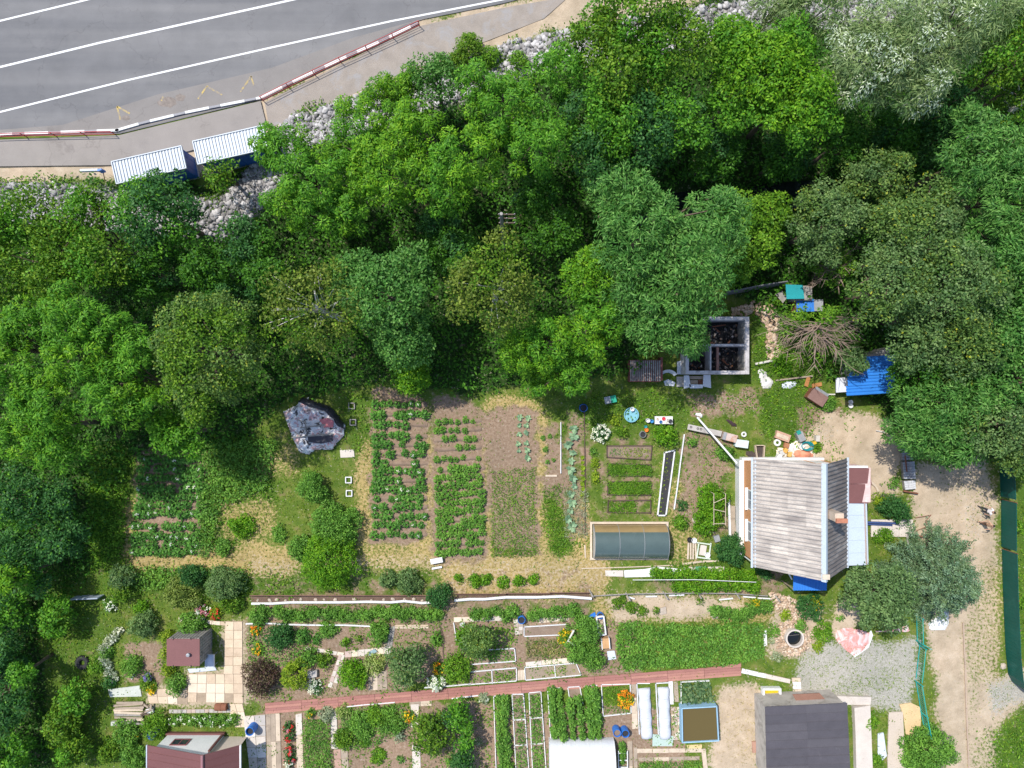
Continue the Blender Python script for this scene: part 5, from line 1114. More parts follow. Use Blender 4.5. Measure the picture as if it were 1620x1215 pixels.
# ------------------------------------------------------------------ bushes with labels
B = bush
B(408,975,18,1.2,L_VEG,'leafy currant bush at the left start of the raspberry hedge'); 
row_of([(437+13.4*i, 973+random.uniform(-3,2), 11) for i in range(20)], 0.9, L_VEG, 'raspberry bush in the hedge between the white pipe and the white edging', 'raspberry hedge under the white pipe')
row_of([(752,972,11),(768,974,11),(785,968,9),(798,975,11),(812,968,12),(845,974,11),(860,971,10),(876,972,11),(890,970,12),(905,966,12),(915,975,12)], 0.9, L_VEG, 'leafy bush in the broken hedge on both sides of the round blue barrel', 'bushes in the hedge by the round barrel')
row_of([(1040+15*i, 909+random.uniform(-2,4), 11) for i in range(11)], 0.9, L_BRIGHT, 'bright currant bush along the thin wire below the white slab', 'currants along the wire')
row_of([(1075+15*i, 928+random.uniform(-3,3), 11) for i in range(9)], 0.9, L_BRIGHT, 'bright currant bush in the second line between the wire and the grey pipe', 'currants above the grey pipe')
row_of([(1135+13*i, 968+7*math.sin(i*0.8), 12) for i in range(7)], 0.7, L_VEG, 'dense green strawberry clump curving above the big potato patch', 'strawberry clumps above the potato patch')
row_of([(726,916,9),(750,921,11),(769,917,10),(795,922,10),(820,920,10),(845,918,8)], 0.7, L_BRIGHT, 'small round currant bush on the straw above the brown ditch', 'round currants on the straw')
row_of([(975,955,9),(1000,962,11),(1017,968,9),(1040,965,7),(1108,950,6)], 0.5, L_OLIVE, 'thin struggling bush on the bare slope above the big potato patch', 'thin bushes on the bare slope')
row_of([(276+15*i, 1141, 10) for i in range(7)], 0.7, L_VEG, 'peony plant in the bed against the white wall of the dacha', 'peonies by the dacha wall', fl=[(WHITE_F,4,0.14)])
row_of([(455,1152,8),(457,1168,8),(456,1184,8),(458,1200,9)], 0.7, L_DARK, 'rose bush with red blooms in the narrow bed between board walks', 'roses between the board walks', name='rose_bush', fl=[(RED_F,5,0.15),(PINK_F,3,0.13)])
row_of([(985,950,8)], .4, L_OLIVE, 'low grass clump at the dry path corner below the pipe end', None)
for a in ((440,1010,24,1.6,L_DARK,'dark feathery shrub beside the orange marigold corner'), (478,1008,13,.7,L_POT,'blue green leafy clump beside the dark feathery shrub'), (518,998,15,.6,L_VEG,'leafy green clump above the pale crazy paving'), (500,1011,9,.35,L_POT,'squash like plant at the edge of the pale crazy paving'), (545,1017,9,.8,L_LUSH,'upright bright shrub at the edge of the crazy paving'), (568,1012,6,.5,L_OLIVE,'sparse stalk on bare soil beside the upright shrub'),
    (598,1005,19,1.3,L_VEG,'dense dark green bush above the grey plank walk'), (482,1043,19,1.2,L_VEG,'deep green bush behind the golden conifer'), (466,1070,26,1.9,L_LIME,'golden yellow conifer beside the purple bush'), (408,1075,30,2.0,L_PURPLE,'purple leaved barberry overhanging the red path end'), (512,1045,16,.7,L_OLIVE,'brownish rose tangle in the middle bed'),
    (557,1071,26,1.5,L_BRIGHT,'rounded fresh green shrub touching the red path'), (592,1052,17,1.0,leafmat('leaf_varieg',(0.16,0.24,0.05),(0.26,0.35,0.09),(0.42,0.47,0.18)),'variegated yellow dogwood beside the stone bench'), (722,1060,25,1.6,L_LUSH,'fresh green currant beside the white framed beds'), (736,1012,18,1.3,L_LUSH,'leafy green bush above the fresh green currant'),
    (932,1000,22,1.8,L_VEG,'upper half of the leafy plum hedge beside the wooden crate'), (912,1030,22,1.8,L_VEG,'middle of the leafy plum hedge with the bleached branch'), (938,1045,20,1.8,L_VEG,'lower end of the leafy plum hedge touching the red path'), (690,1012,11,.7,L_VEG,'narrow flower clump with yellow lilies beside the dark hose line'),
    (516,1131,13,.7,L_PALE,'white panicle hydrangea at the top of the lily bed'), (544,1128,13,.7,leafmat('leaf_varieg',(0,0,0),(0,0,0),(0,0,0)),'variegated bush beside the white slab pair'), (572,1150,24,.9,L_VEG,'leafy phlox clump in the middle of the lower left garden'), (592,1136,18,.9,L_LUSH,'spiky day lily clump below the red path'), (543,1172,18,.8,L_OLIVE,'yellowish shrub beside the long white slab'), (618,1143,22,.9,L_VEG,'dark leafy perennials left of the pale round shrub'), (632,1165,10,.6,L_PALE,'silvery round shrub among yellow flowers'),
    (600,1198,15,.4,L_LUSH,'low sprawling squash on bare soil'), (634,1200,7,.35,L_VEG,'small green squash plant alone on bare soil'), (576,1178,10,.5,L_LUSH,'bright lily tuft on bare soil beside the phlox clump'), (715,1208,9,.5,L_VEG,'small bush between dark shrubs at the bottom'),
    (190,915,22,2.0,L_GREY,'grey green lilac beside the blue grey sheet fence'), (192,940,18,1.6,L_OLIVE,'looser lower half of the lilac with brown twigs'), (285,938,32,1.4,leafmat('leaf_yellowgreen',(0.10,0.16,0.03),(0.17,0.24,0.05),(0.25,0.31,0.08)),'yellow green vine mound above the beige stepping path'), (300,912,22,1.5,L_DARK,'dark bush behind the yellow green vine mound'), (352,925,32,2.2,L_GREY,'broad grey green apple bush right of the vine mound'), (365,955,20,1.2,L_OLIVE,'sage coloured bush above the flower border'),
    (222,992,24,1.8,L_GREY,'grey green seabuckthorn above the square soil plot'), (205,1055,18,1.0,L_VEG,'round hydrangea bush at the soil plot corner'), (172,1080,12,.8,L_DARK,'dark clipped ball bush above the concrete slab'), (150,1055,13,.9,L_LUSH,'bright round bush beside the old tyre'), (168,1033,9,.7,L_VEG,'small bush inside the white flower arc'), (261,1010,11,1.4,L_LIME,'lime green hop vine climbing the left shed wall top'), (260,1036,11,1.2,L_LIME,'lime green hop vine at the left shed wall'), (264,1060,12,1.0,L_LIME,'lime green hop vine tail below the shed corner'),
    (300,992,24,1.5,L_VEG,'leafy grape vine behind the shed roof'), (277,1085,18,1.1,L_VEG,'leafy bush on the beige slab court'), (232,1083,14,.6,L_OLIVE,'mixed flower clump with yellow and violet blooms'), (243,1150,24,1.2,L_LUSH,'tall bright shrub beside the blue lying barrel'), (197,1162,24,1.2,L_VEG,'leafy shrub with yellow blooms left of the dacha'), (207,1196,26,1.3,L_VEG,'round leafy shrub against the dacha left wall'), (168,1192,20,1.2,L_OLIVE,'looser shrub left of the round leafy shrub'), (222,963,14,.8,L_BRIGHT,'hydrangea with pale heads below the vine mound'),
    (492,772,25,2.2,L_VEG,'slender sapling below the rubbish heap'), (518,888,52,3.0,L_BRIGHT,'large leafy cherry bush on the straw corner'), (528,832,42,2.4,L_VEG,'leafy cherry shoot group above the large cherry bush'), (380,833,22,.9,L_BRIGHT,'low bright raspberry patch on the dry lawn'), (440,845,16,.7,L_VEG,'small dark clump beside the raspberry patch'), (472,868,22,1.2,L_VEG,'loose shoots left of the large cherry bush'), (350,868,16,.9,L_VEG,'bush at the foot of the lower potato rows'), (645,922,24,1.4,L_GREY,'broad low plum bush above the brown ditch'), (612,918,15,1.2,L_GREY,'left part of the low plum bush above the ditch'),
    (695,945,22,2.0,L_DARK,'dark arborvitae standing across the white pipe'), (1055,690,20,1.8,L_BRIGHT,'bright round shrub at the head of the black film strip'), (1130,793,28,1.5,L_BRIGHT,'vigorous grape vine over a pole trellis'), (1120,826,24,1.4,L_BRIGHT,'lower half of the grape vine below the trellis'), (1078,828,12,.7,L_LUSH,'fern like peony at the slab lined bed corner'), (1080,800,9,.6,L_DARK,'small dark bush above the fern like peony'), (1160,872,26,2.2,L_DARK,'dark lilac bush at the house corner'), (1148,716,14,.8,L_VEG,'leafy bush under the white pipe'), (1095,700,8,.4,L_VEG,'sprawling plant at the plank bench'),
    (975,664,10,.5,L_LIME,'yellow green flower clump beside the round blue tub'), (985,684,11,.5,L_OLIVE,'loose green clump below the round blue tub'), (941,735,8,.4,L_LIME,'yellow green dill tuft at the cord'), (942,755,9,.5,L_LIME,'yellow dill clump between cord and board beds'), (940,715,7,.4,L_VEG,'small green tuft above the dill clump'),
    (1284,962,24,1.3,L_DARK,'dark bush dotted with yellow blooms below the blue awning'), (1268,990,11,.5,L_VEG,'mossy green cushion at the well rim'), (1303,1000,18,.8,L_LUSH,'day lily clump right of the well'), (1243,975,10,.4,L_LIME,'lime green hosta beside the stone path'), (1224,998,11,.4,L_VEG,'round thyme cushion left of the well'), (1220,1015,7,.4,L_PALE,'grey variegated hosta at the potato patch corner'), (1228,1040,8,.4,L_PALE,'pale variegated hosta on the dry lawn'), (1295,1022,9,.4,L_LIME,'lime hosta at the gravel edge'), (1330,978,7,.3,L_VEG,'small grass cushion on the sandy patch'), (1210,905,16,1.0,L_DARK,'dark shrub in the shade of the house corner'),
    (1411,800,20,1.7,L_DARK,'dark lilac above the plank walk'), (1428,812,17,1.5,L_DARK,'right half of the lilac above the plank walk'), (1396,790,11,.9,L_LIME,'yellow green bush against the pink annex'), (1416,765,9,.6,L_VEG,'small bush on the sandy yard'), (1292,708,10,.5,L_LUSH,'bright weed clump right of the junk pile'), (1474,1192,44,2.0,L_VEG,'dense round shrub at the lower end of the teal fence'), (1382,1143,13,.8,L_LUSH,'fern tuft between concrete strip and foil'), (1388,1205,12,.6,L_LUSH,'weed tuft at the bottom of the concrete strip'), (1400,850,16,.8,L_LUSH,'bright bush between veranda and conifers'), (1610,748,16,1.2,L_LUSH,'bush behind the green fence head'), (1612,835,10,1.0,L_LUSH,'bush behind the green fence near the two people'), (1617,955,10,1.0,L_LUSH,'bush behind the middle of the green fence'),
    (742,75,28,2.2,L_OLIVE,'thin roadside willow shrub on the gravel verge'), (720,100,20,1.4,L_OLIVE,'lower roadside shrub beside the willow shrub'), (775,90,20,1.4,L_LUSH,'green roadside shrub next to the rubble bank'), (820,95,18,1.2,L_LUSH,'second green roadside shrub on the rubble bank'), (1160,50,14,1.2,L_LUSH,'small shrub growing alone in the rubble'), (620,150,26,1.8,L_BRIGHT,'bright shrub on the rubble bank'), (570,150,0,0,None,None),
    (1225,478,11,.6,L_LUSH,'burdock with big leaves before the slate fence'), (1240,575,20,.9,L_BRIGHT,'bright nettle bush below the half dead tree'), (1310,640,14,.5,L_VEG,'dark nettle patch under the blue roof')):
    if a[4] is None: continue
    B(*a)
# flowering clumps
for a, f in (((405,998,9,.5,L_VEG,'orange poppy clump at the beige slab path'),[(ORA_F,9,.16),(YEL_F,3,.15)]), ((408,1028,10,.5,L_VEG,'yellow marigold clump along the beige slab path'),[(YEL_F,5,.18),(ORA_F,3,.15)]), ((497,1087,13,.5,L_DARK,'white daisy clump beside the golden conifer'),[(WHITE_F,48,.13)]), ((690,1080,14,.9,L_VEG,'white hydrangea at the red path edge'),[(WHITE_F,32,.24)]), ((692,1058,9,.7,L_VEG,'yellow and orange lily clump above the white hydrangea'),[(YEL_F,9,.16),(ORA_F,6,.15)]), ((895,1010,13,.6,L_LUSH,'yellow calendula patch around the bleached branch'),[(YEL_F,28,.13)]), ((922,990,9,.6,L_VEG,'sparse yellow flower clump beside the crate'),[(YEL_F,8,.13)]), ((990,1107,14,.6,L_LUSH,'big orange marigold clump in the framed herb bed'),[(ORA_F,30,.2),(YEL_F,20,.18)]), ((950,686,15,.6,L_DARK,'white phlox clump on the shaded lawn'),[(WHITE_F,46,.17)]), ((648,1135,10,.6,L_VEG,'yellow flower stand beside the pale slab column'),[(YEL_F,10,.17),(ORA_F,4,.15)]), ((490,1128,8,.5,L_VEG,'yellow lily pair in the lily bed corner'),[(YEL_F,5,.17)]), ((238,1090,9,.4,L_LIME,'yellow daisy clump above the beige court'),[(YEL_F,14,.16)]), ((232,1072,7,.6,L_VEG,'violet delphinium beside the mixed flower clump'),[(VIO_F,14,.14)]), ((320,968,12,.6,L_OLIVE,'pink and cream phlox border above the stepping path'),[(PINK_F,16,.16),(WHITE_F,16,.16)]), ((340,972,10,.6,L_LIME,'dark red and lime border flowers above the stepping path'),[(RED_F,12,.14)]), ((175,955,12,.7,L_VEG,'white rose bush under the lilac'),[(WHITE_F,12,.18)]), ((210,1170,8,.6,L_VEG,'yellow blooms in front of the dacha shrubs'),[(YEL_F,12,.15)]), ((458,1212,8,.5,L_DARK,'white rose bush at the end of the rose bed'),[(WHITE_F,14,.15)]), ((765,1105,9,.5,L_PALE,'silvery wormwood on the bare bed'),[(WHITE_F,6,.1)]), ((755,1175,8,.4,L_PALE,'silvery low clump on the bare bed lower down'),[]), ((1290,955,10,.8,L_LIME,'tall yellow blossoms against the blue awning shade'),[(YEL_F,14,.14)]), ((1195,955,7,.4,L_LIME,'yellow leaf patch at the grey pipe end'),[(YEL_F,8,.15)])):
    bush(*a, fl=f, name='flowers_clump' if False else 'flower_clump', cat='flowers')
for i, (x, y) in enumerate(((187,1000),(178,1010),(170,1018),(163,1028),(163,1045),(170,1052),(172,1063),(180,1072))): bush(x, y, 8, .4, L_PALE, 'white cineraria tuft in the arc round the soil plot', 'white arc round the soil plot', name='flower_clump', cat='flowers', fl=[(WHITE_F,10,.12)])
# small garden trees
tree([(640,1055,40,3.6)],'fine',L_GREY,'grey green plum tree standing over the red board path')
tree([(757,1018,30,3.0)],'fine',L_GREY,'grey apple tree above the white framed beds')
tree([(682,1165,36,3.0)],'fine',L_OAK,'broad apple tree in the lower garden with fading leaves')
wood([(722,1132,24,2.8),(737,1165,22,2.8),(730,1206,22,2.6)], 'fine', L_DARK, 'dark cherry tree in the file beside the bare bed', 'dark cherries beside the bare bed')
tree([(1395,945,60,6.0)],'fine',L_CONI,'dense green pine beside the teal fence and the house',dens=1.5,name='pine_tree')
# blue spruce
def spruce(px, py, zt, R, label):
    rng = np.random.default_rng(99); c = W(px, py, zt*0.3); t = thing('spruce_tree', label, 'tree', (c.x, c.y, 0)); C = []; rr = []; br = MB()
    lv = 13
    for k in range(lv):
        f = k/(lv-1); z = 0.7+f*(zt-1.2); Rk = R*(1-f)**0.8+0.15; nb = int(13-6*f)
        for j in range(nb):
            a = 6.283*j/nb+k*0.7+rng.normal()*.12; ln = Rk*rng.uniform(.75,1.12); st = max(2, int(ln/0.26))
            br.tube([(0,0,z),(math.cos(a)*ln*.9, math.sin(a)*ln*.9, z-0.12*ln)], [.04,.012], 4)
            for s in range(st):
                q = (s+1)/st; sw = (0.34*(1-q)+.10)*ln*.24
                for side in (-1,0,1):
                    if side and q > .93: continue
                    C.append((math.cos(a)*ln*q-math.sin(a)*side*sw, math.sin(a)*ln*q+math.cos(a)*side*sw, z-0.15*ln*q+0.05*q)); rr.append(0.17+.08*q)
    C = np.array(C); rr = np.array(rr); h = len(C)
    sil = rng.random(h) < 0.42
    sets = [(clump_leaves(rng, C[~sil], rr[~sil], 16, .19, .06, .7, .5, .1), leafmat('needle_mix',(0.055,0.105,0.045),(0.105,0.175,0.08),(0.17,0.25,0.13),transl=.05)), (clump_leaves(rng, C[sil], rr[sil], 18, .19, .06, .7, .5, .1), L_BLUE)]
    link('crown', mulmesh(sets, 'crown'), t); br.build('branches', BARK, t)
    MB().tube([(0,0,-.2),(0,0,zt*.97)], [.17,.03], 8).build('trunk', BARK, t)
spruce(1480, 912, 7.5, 4.1, 'blue spruce with silvery branch tips leaning over the sandy track')
# ------------------------------------------------------------------ paths, pavings, edging
p0 = W(425,1119); t = thing('board_path', 'reddish brown board path running through the lower gardens', 'path', p0)
REDB = [mk('red_board_%d' % i, c, 0.12, 2.0, 0.8, stain=(0.36,0.24,0.2), stain_amt=0.22) for i, c in enumerate(((0.37,0.175,0.14),(0.33,0.15,0.125),(0.41,0.20,0.155)))]
pl = [W(420,1120),W(810,1088.5),W(1160,1060.5)]; seglen = 2.9
me = [MB().box((0,0,0), (seglen-0.02,0.20,0.05)).mesh('plank', m_) for m_ in REDB]
d = 0; Ls = [(pl[1]-pl[0]).length, (pl[2]-pl[1]).length]
while d < sum(Ls)-1:
    f = d+seglen/2; a, c, s = (pl[0],pl[1],f) if f < Ls[0] else (pl[1],pl[2],f-Ls[0]); dr = (c-a).normalized(); nm = Vector((-dr.y,dr.x,0)); ctr = a+dr*s
    for i in range(4):
        q = ctr+nm*(i-1.5)*0.215-p0; link('plank', random.choice(me), t, (q.x,q.y,0.09+random.uniform(0,.008)), (0,0,math.atan2(dr.y,dr.x)+random.uniform(-.002,.002)))
    d += seglen
link('plank', me[0], t, W(1158,1053.5,.1)-p0+Vector((0,0,-.005)), (0,0,rad(4.5)), (0.5,1.3,1))
BEDDING = mk('sand_bedding', (0.36,0.28,0.20), .25, 2, .95, bmp=.8)
def paving(name, label, cat, quad, nx_, ny_, mats, gap=0.03, z=0.07, drop=0.05, group=None):
    P = [W(*p) for p in quad]; c = sum(P, Vector())/4; t = thing(name, label, cat, c, 0, group)
    q = lambda u, v: P[0].lerp(P[1], u).lerp(P[3].lerp(P[2], u), v)-c
    MB().prism([tuple((p-c)*1.01)[:2] for p in P], -0.06, z-0.035).build('bedding', BEDDING, t)
    for i in range(nx_):
        for j in range(ny_):
            if random.random() < drop: continue
            g = gap/2; lx = (P[1]-P[0]).length/nx_; ly = (P[3]-P[0]).length/ny_; zz = z+random.uniform(-.012,.012)
            pts = [q((i+g/lx)/nx_, (j+g/ly)/ny_), q((i+1-g/lx)/nx_, (j+g/ly)/ny_), q((i+1-g/lx)/nx_, (j+1-g/ly)/ny_), q((i+g/lx)/nx_, (j+1-g/ly)/ny_)]
            MB().prism([(p.x+random.uniform(-.01,.01), p.y+random.uniform(-.01,.01)) for p in pts], -0.05, zz).build('slab', random.choice(mats), t)
    return t
SL = [SLABM, mk('beige_slab_b', (0.55,0.43,0.31), .18, 1.5, .85, stain=(0.38,0.27,0.18), stain_amt=.35), mk('beige_slab_c', (0.66,0.56,0.44), .14, 1.5, .85, stain=(0.45,0.34,0.25), stain_amt=.28)]
paving('slab_path', 'beige slab path between tool shed and flower beds', 'path', [(357,983),(384,983),(384,1066),(354,1066)], 2, 6, SL)
paving('slab_court', 'beige slab court in front of the tool shed', 'court', [(299,1066),(384,1066),(385,1112),(297,1110)], 6, 3, SL)
paving('slab_path', 'beige slab walk leading down to the pale concrete yard', 'path', [(360,1113),(384,1113),(392,1150),(372,1150)], 2, 3, SL)
paving('slab_path', 'beige slab apron linking court and timber pile', 'path', [(232,1090),(296,1088),(297,1114),(236,1112)], 4, 2, SL, drop=.1)
paving('stepping_path', 'beige stepping path under the flower border', 'path', [(283,976),(362,984),(362,990),(283,983)], 6, 1, SL)
paving('slab_path', 'pale concrete yard beside the dacha with the blue barrel', 'yard', [(385,1133),(420,1130),(422,1215),(395,1215)], 2, 5, [PALECONC, CONC, mk('white_conc', (0.62,0.6,0.58), .1, 1, .9)])
paving('board_walk', 'grey board walk beside the rose bed', 'walk', [(421,1130),(443,1128),(447,1260),(424,1260)], 3, 3, [PALEWOOD, WOOD], gap=.02, drop=0)
paving('board_walk', 'narrow pale board walk left of the lily bed', 'walk', [(468,1130),(478,1128),(482,1260),(471,1260)], 1, 4, [PALEWOOD, PALECONC], gap=.02, drop=0)
paving('slab_walk', 'white slab pair and long grey slab beside the phlox clump', 'walk', [(523,1123),(533,1122),(535,1185),(524,1184)], 1, 2, [PALECONC, WHITEP], drop=0)
paving('slab_walk', 'broken brick coloured slabs below the grey slab', 'walk', [(528,1186),(550,1182),(552,1215),(530,1215)], 2, 2, [mk('brick_slab', (0.42,0.27,0.21), .2, 2, .9), WOOD], drop=.2)
paving('plank_floor', 'grey beige plank floor below the variegated dogwood', 'floor', [(583,1063),(612,1060),(613,1090),(583,1092)], 4, 2, [PALEWOOD, WOOD], gap=.02, drop=0)
paving('plank_walk', 'grey plank walk beside the dense dark green bush', 'walk', [(611,992),(626,990),(620,1026),(606,1026)], 3, 1, [WOOD, GREYWOOD], gap=.03, drop=0)
paving('plank_edge', 'pale board row behind the small vegetable bed', 'boards', [(625,988),(678,988),(678,994),(625,994)], 4, 2, [PALEWOOD, SL[1]], gap=.02, drop=0)
paving('slab_column', 'pale slab column leading down past the apple tree', 'path', [(650,1114),(663,1113),(662,1150),(650,1150)], 1, 4, [PALECONC, SL[2]], drop=0)
paving('slab_column', 'pale slab column at the foot of the apple tree', 'path', [(652,1178),(665,1178),(667,1260),(652,1260)], 1, 6, [PALECONC, SL[2]], drop=0)
paving('plank_edge', 'weathered plank lid at the red path below the plum tree', 'boards', [(648,1108),(683,1107),(683,1116),(648,1117)], 2, 2, [PALEWOOD, WOOD], gap=.02, drop=0)
paving('crazy_paving', 'pale crazy paving walk through the flower garden', 'path', [(483,1022),(545,1032),(543,1038),(480,1028)], 6, 1, [PALECONC, SL[2]], drop=.05)
paving('crazy_paving', 'pinkish paving branch running down to the daisies', 'path', [(537,1034),(546,1036),(532,1090),(518,1086)], 2, 6, [PALECONC, mk('pinkish_slab', (0.5,0.38,0.34), .15, 1.5, .9)], drop=.05)
paving('crazy_paving', 'pale paving strip between crazy paving and plum tree', 'path', [(546,1030),(618,1022),(618,1034),(546,1040)], 7, 1, [PALECONC, SL[2], mk('pinkish_slab', (0.5,0.38,0.34))], drop=.05)
paving('stone_path', 'pale flagstone patch beside the round blue barrel', 'path', [(812,980),(828,978),(827,1003),(815,1004)], 2, 4, [PALECONC, STONE], drop=.1)
paving('plank_bridge', 'small pale plank bridge between two white framed beds', 'boards', [(819,1060),(830,1059),(830,1075),(819,1076)], 3, 1, [PALEWOOD], gap=.02, drop=0)
paving('slab_row', 'pale concrete slab row below the garlic bed', 'slabs', [(831,1047),(907,1039),(908,1047),(832,1054)], 3, 1, [PALECONC, SL[2]], drop=0)
paving('slab_row', 'pale slab pieces behind the apple hedge', 'slabs', [(718,976),(795,974),(795,982),(718,984)], 6, 1, [PALECONC, SL[2], CONC], drop=.1)
paving('slab_row', 'pale boards edging the slope left of the calendulas', 'slabs', [(852,978),(900,972),(900,981),(852,986)], 4, 1, [PALEWOOD, SL[2]], drop=0)
paving('board_walk', 'pale board walk between orange flowers and white cloches', 'walk', [(998,1079),(1006,1078),(1009,1152),(1000,1153)], 1, 3, [PALEWOOD, WOOD], gap=.02, drop=0)
paving('board_walk', 'white slab strip right of the cloches', 'walk', [(1057,1077),(1064,1077),(1066,1114),(1059,1114)], 1, 2, [WHITEP], drop=0)
paving('board_walk', 'brown board strip beside the bean patch', 'walk', [(1065,1078),(1072,1078),(1074,1110),(1067,1110)], 1, 1, [WOOD], drop=0)
paving('brick_strip', 'broken brick strip left of the brown water tank', 'bricks', [(1061,1118),(1076,1118),(1076,1170),(1064,1170)], 3, 9, [mk('pinkish_slab', (0.5,0.38,0.34)), SL[2], PALECONC], drop=.3)
paving('plank_bed_edge', 'grey plank row over the bottom plank bed', 'boards', [(1005,1184),(1110,1183),(1111,1190),(1006,1191)], 4, 1, [PALEWOOD, WOOD], drop=0)
paving('plank_bed_edge', 'second grey plank row in the bottom plank bed', 'boards', [(1010,1198),(1106,1196),(1106,1202),(1011,1204)], 4, 1, [PALEWOOD, WOOD], drop=0)
paving('plank_bed_edge', 'upright plank strip right of the bottom plank bed', 'boards', [(1109,1184),(1116,1184),(1124,1250),(1116,1250)], 1, 2, [PALEWOOD, WOOD], drop=0)
paving('plank_bed_edge', 'upright plank strip left of the bottom plank bed', 'boards', [(992,1172),(1000,1172),(1002,1250),(993,1250)], 1, 2, [PALEWOOD, WOOD], drop=0)
paving('plank_bed_edge', 'second upright plank strip beside the bottom plank bed', 'boards', [(1002,1182),(1008,1182),(1009,1250),(1003,1250)], 1, 2, [WOOD], drop=0)
paving('step_stones', 'small beige step slabs between lawn and gravel yard', 'steps', [(1252,1072),(1266,1072),(1268,1096),(1255,1096)], 1, 4, [PALEWOOD, PALECONC, WHITEP], drop=0)
paving('white_walk', 'white board walk slanting from the red path towards the gravel', 'walk', [(1174,1057),(1250,1074),(1249,1081),(1172,1064)], 2, 1, [WHITEP, PALECONC], gap=.02, drop=0)
slabthing('white_slab', 'long white sheet lying below the dark greenhouse', 'sheet', [(987,902),(1020,900),(1040,896),(1079,900),(1079,914),(1060,910),(1030,912),(988,913)], 0.02, 0.09, WHITE)
slabthing('concrete_slab', 'pale concrete slab at the left end of the white sheet', 'slab', [(957,902),(986,902),(986,912),(958,911)], 0.0, 0.08, PALECONC)
slabthing('concrete_slab', 'beige concrete strip right of the white sheet', 'slab', [(1081,897),(1145,896),(1146,907),(1082,909)], 0.0, 0.08, PALECONC)
slabthing('green_mat', 'green fabric mat lying on the beige concrete strip', 'mat', [(1100,896),(1119,896),(1119,908),(1100,908)], 0.085, 0.10, mk('green_mat', (0.08,0.25,0.13), .1, 4, .8))
slabthing('edge_board', 'thin plank on the straw left of the dark greenhouse', 'plank', [(924,862),(926,862),(927,882),(925,882)], 0.0, 0.06, PALEWOOD)
slabthing('concrete_patch', 'mint grey concrete slab beside the timber pile', 'slab', [(172,1090),(222,1084),(225,1101),(175,1102)], 0.0, 0.1, mk('mint_conc', (0.50,0.52,0.46), .15, 1.2, .9))
paving('brick_edging', 'brick edging along the peony bed', 'edging', [(268,1122),(366,1121),(366,1127),(268,1128)], 14, 1, [mk('old_brick', (0.45,0.36,0.30), .2, 3, .9), CONC], drop=0)
# ------------------------------------------------------------------ raised beds
SHARE = {}
def bed(corners, mat, label, h=0.18, th=0.06, sides=(1,1,1,1), div=(), soil=None, name='garden_bed', group=None):
    P = [W(*p) for p in corners]; c = sum(P, Vector())/4; t = thing(name, label, 'garden bed', c, 0, group)
    def board(a, b2, nm='board'):
        dv = b2-a; MB().box((0,0,h/2-.02), (dv.length+th, th, h)).build(nm, mat, t, (a+b2)/2-c, (0,0,math.atan2(dv.y,dv.x)))
    for i, s in enumerate(sides):
        if s: board(P[i], P[(i+1)%4])
    for (a, b2) in div: board(W(*a), W(*b2), 'divider')
    if soil: MB().prism([((p-c)*0.985)[:2] for p in P], -0.03, 0.06).build('soil', soil, t)
    return t
DB = mk('dark_board', (0.11,0.075,0.06), 0.25, 3, 0.9)
bed([(960,705),(1031,705),(1029,727),(960,723)], DB, 'upper dark board bed with leeks and carrots', soil=SOIL)
bed([(961,733),(1029,735),(1029,753),(961,751)], DB, 'second dark board bed full of carrot greens')
bed([(961,762),(1029,761),(1029,783),(961,782)], DB, 'third dark board bed full of carrot greens')
bed([(962,792),(1029,791),(1029,811),(961,810)], DB, 'dark board bed above the greenhouse with bare right end')
bed([(1051,716),(1067,712),(1053,815),(1040,815)], WHITEP, 'narrow white edged strip covered with black film', soil=mk('black_film', (0.035,0.034,0.036), .3, 2, .6), th=.10)
bed([(773,1027),(814,1025),(816,1045),(747,1050)], WHITEP, 'white framed bed with strawberries under the apple tree', sides=(1,1,1,0), soil=SOIL)
bed([(745,1062),(817,1055.6),(817.5,1076),(741,1082)], WHITEP, 'white framed two celled bed along the red path', sides=(1,1,1,0), div=(((778,1059),(779,1080)),), soil=SOIL)
bed([(830,1055),(911,1048),(919,1067),(831,1075)], WHITEP, 'white framed two celled bed of almost bare soil', div=(((877,1051),(878.6,1070)),), soil=mk('grey_soil', (0.30,0.235,0.17), .2, 1.5, .95, bmp=.8))
bed([(829,991),(895,987),(900,1003),(829,1006)], WHITEP, 'white edged bed with young plants above the garlic', sides=(1,0,1,1), soil=SOIL)
bed([(781,1100),(800,1099),(808,1250),(786,1250)], WHITEP, 'white edged tomato bed beside the pale slabs', sides=(1,0,0,1))
bed([(810,1097),(828,1097),(839,1250),(818,1250)], WHITEP, 'long white framed bed with mixed seedlings', div=(((812,1138),(830,1137)),((814,1178),(833,1177))), soil=SOIL)
bed([(836.6,1095),(855.6,1093),(866,1250),(844,1250)], WHITEP, 'long white framed bed dense with peppers', div=(((839,1135),(857,1134)),((840,1176),(858,1175))), soil=SOIL)
bed([(866,1088),(885.5,1087),(893,1165),(871,1166)], WHITEP, 'white edged tomato bed at the straw walk', sides=(1,0,0,1))
bed([(898,1086),(917,1085),(922,1112),(902,1112)], WHITEP, 'small white framed cell of bare soil', sides=(1,1,0,1), soil=SOIL)
bed([(925,1084.5),(944,1083),(951,1163),(928,1164)], WHITEP, 'white edged tomato bed beside the orange flowers', sides=(1,0,0,0))
bed([(951,1082),(996.5,1081),(998,1127),(954,1132)], WHITEP, 'white edged herb bed with orange marigolds')
bed([(1007,1080),(1027,1080),(1030,1160),(1011,1160)], WHITEP, 'white framed bed under the left white cloche', sides=(1,0,0,1))
bed([(1037,1080),(1057,1079),(1060,1160),(1041,1160)], WHITEP, 'white framed bed under the right white cloche', sides=(1,0,0,1))
bed([(1077,1078),(1121,1076),(1127,1111),(1077,1115)], WHITEP, 'white edged bean bed', sides=(1,0,0,1))
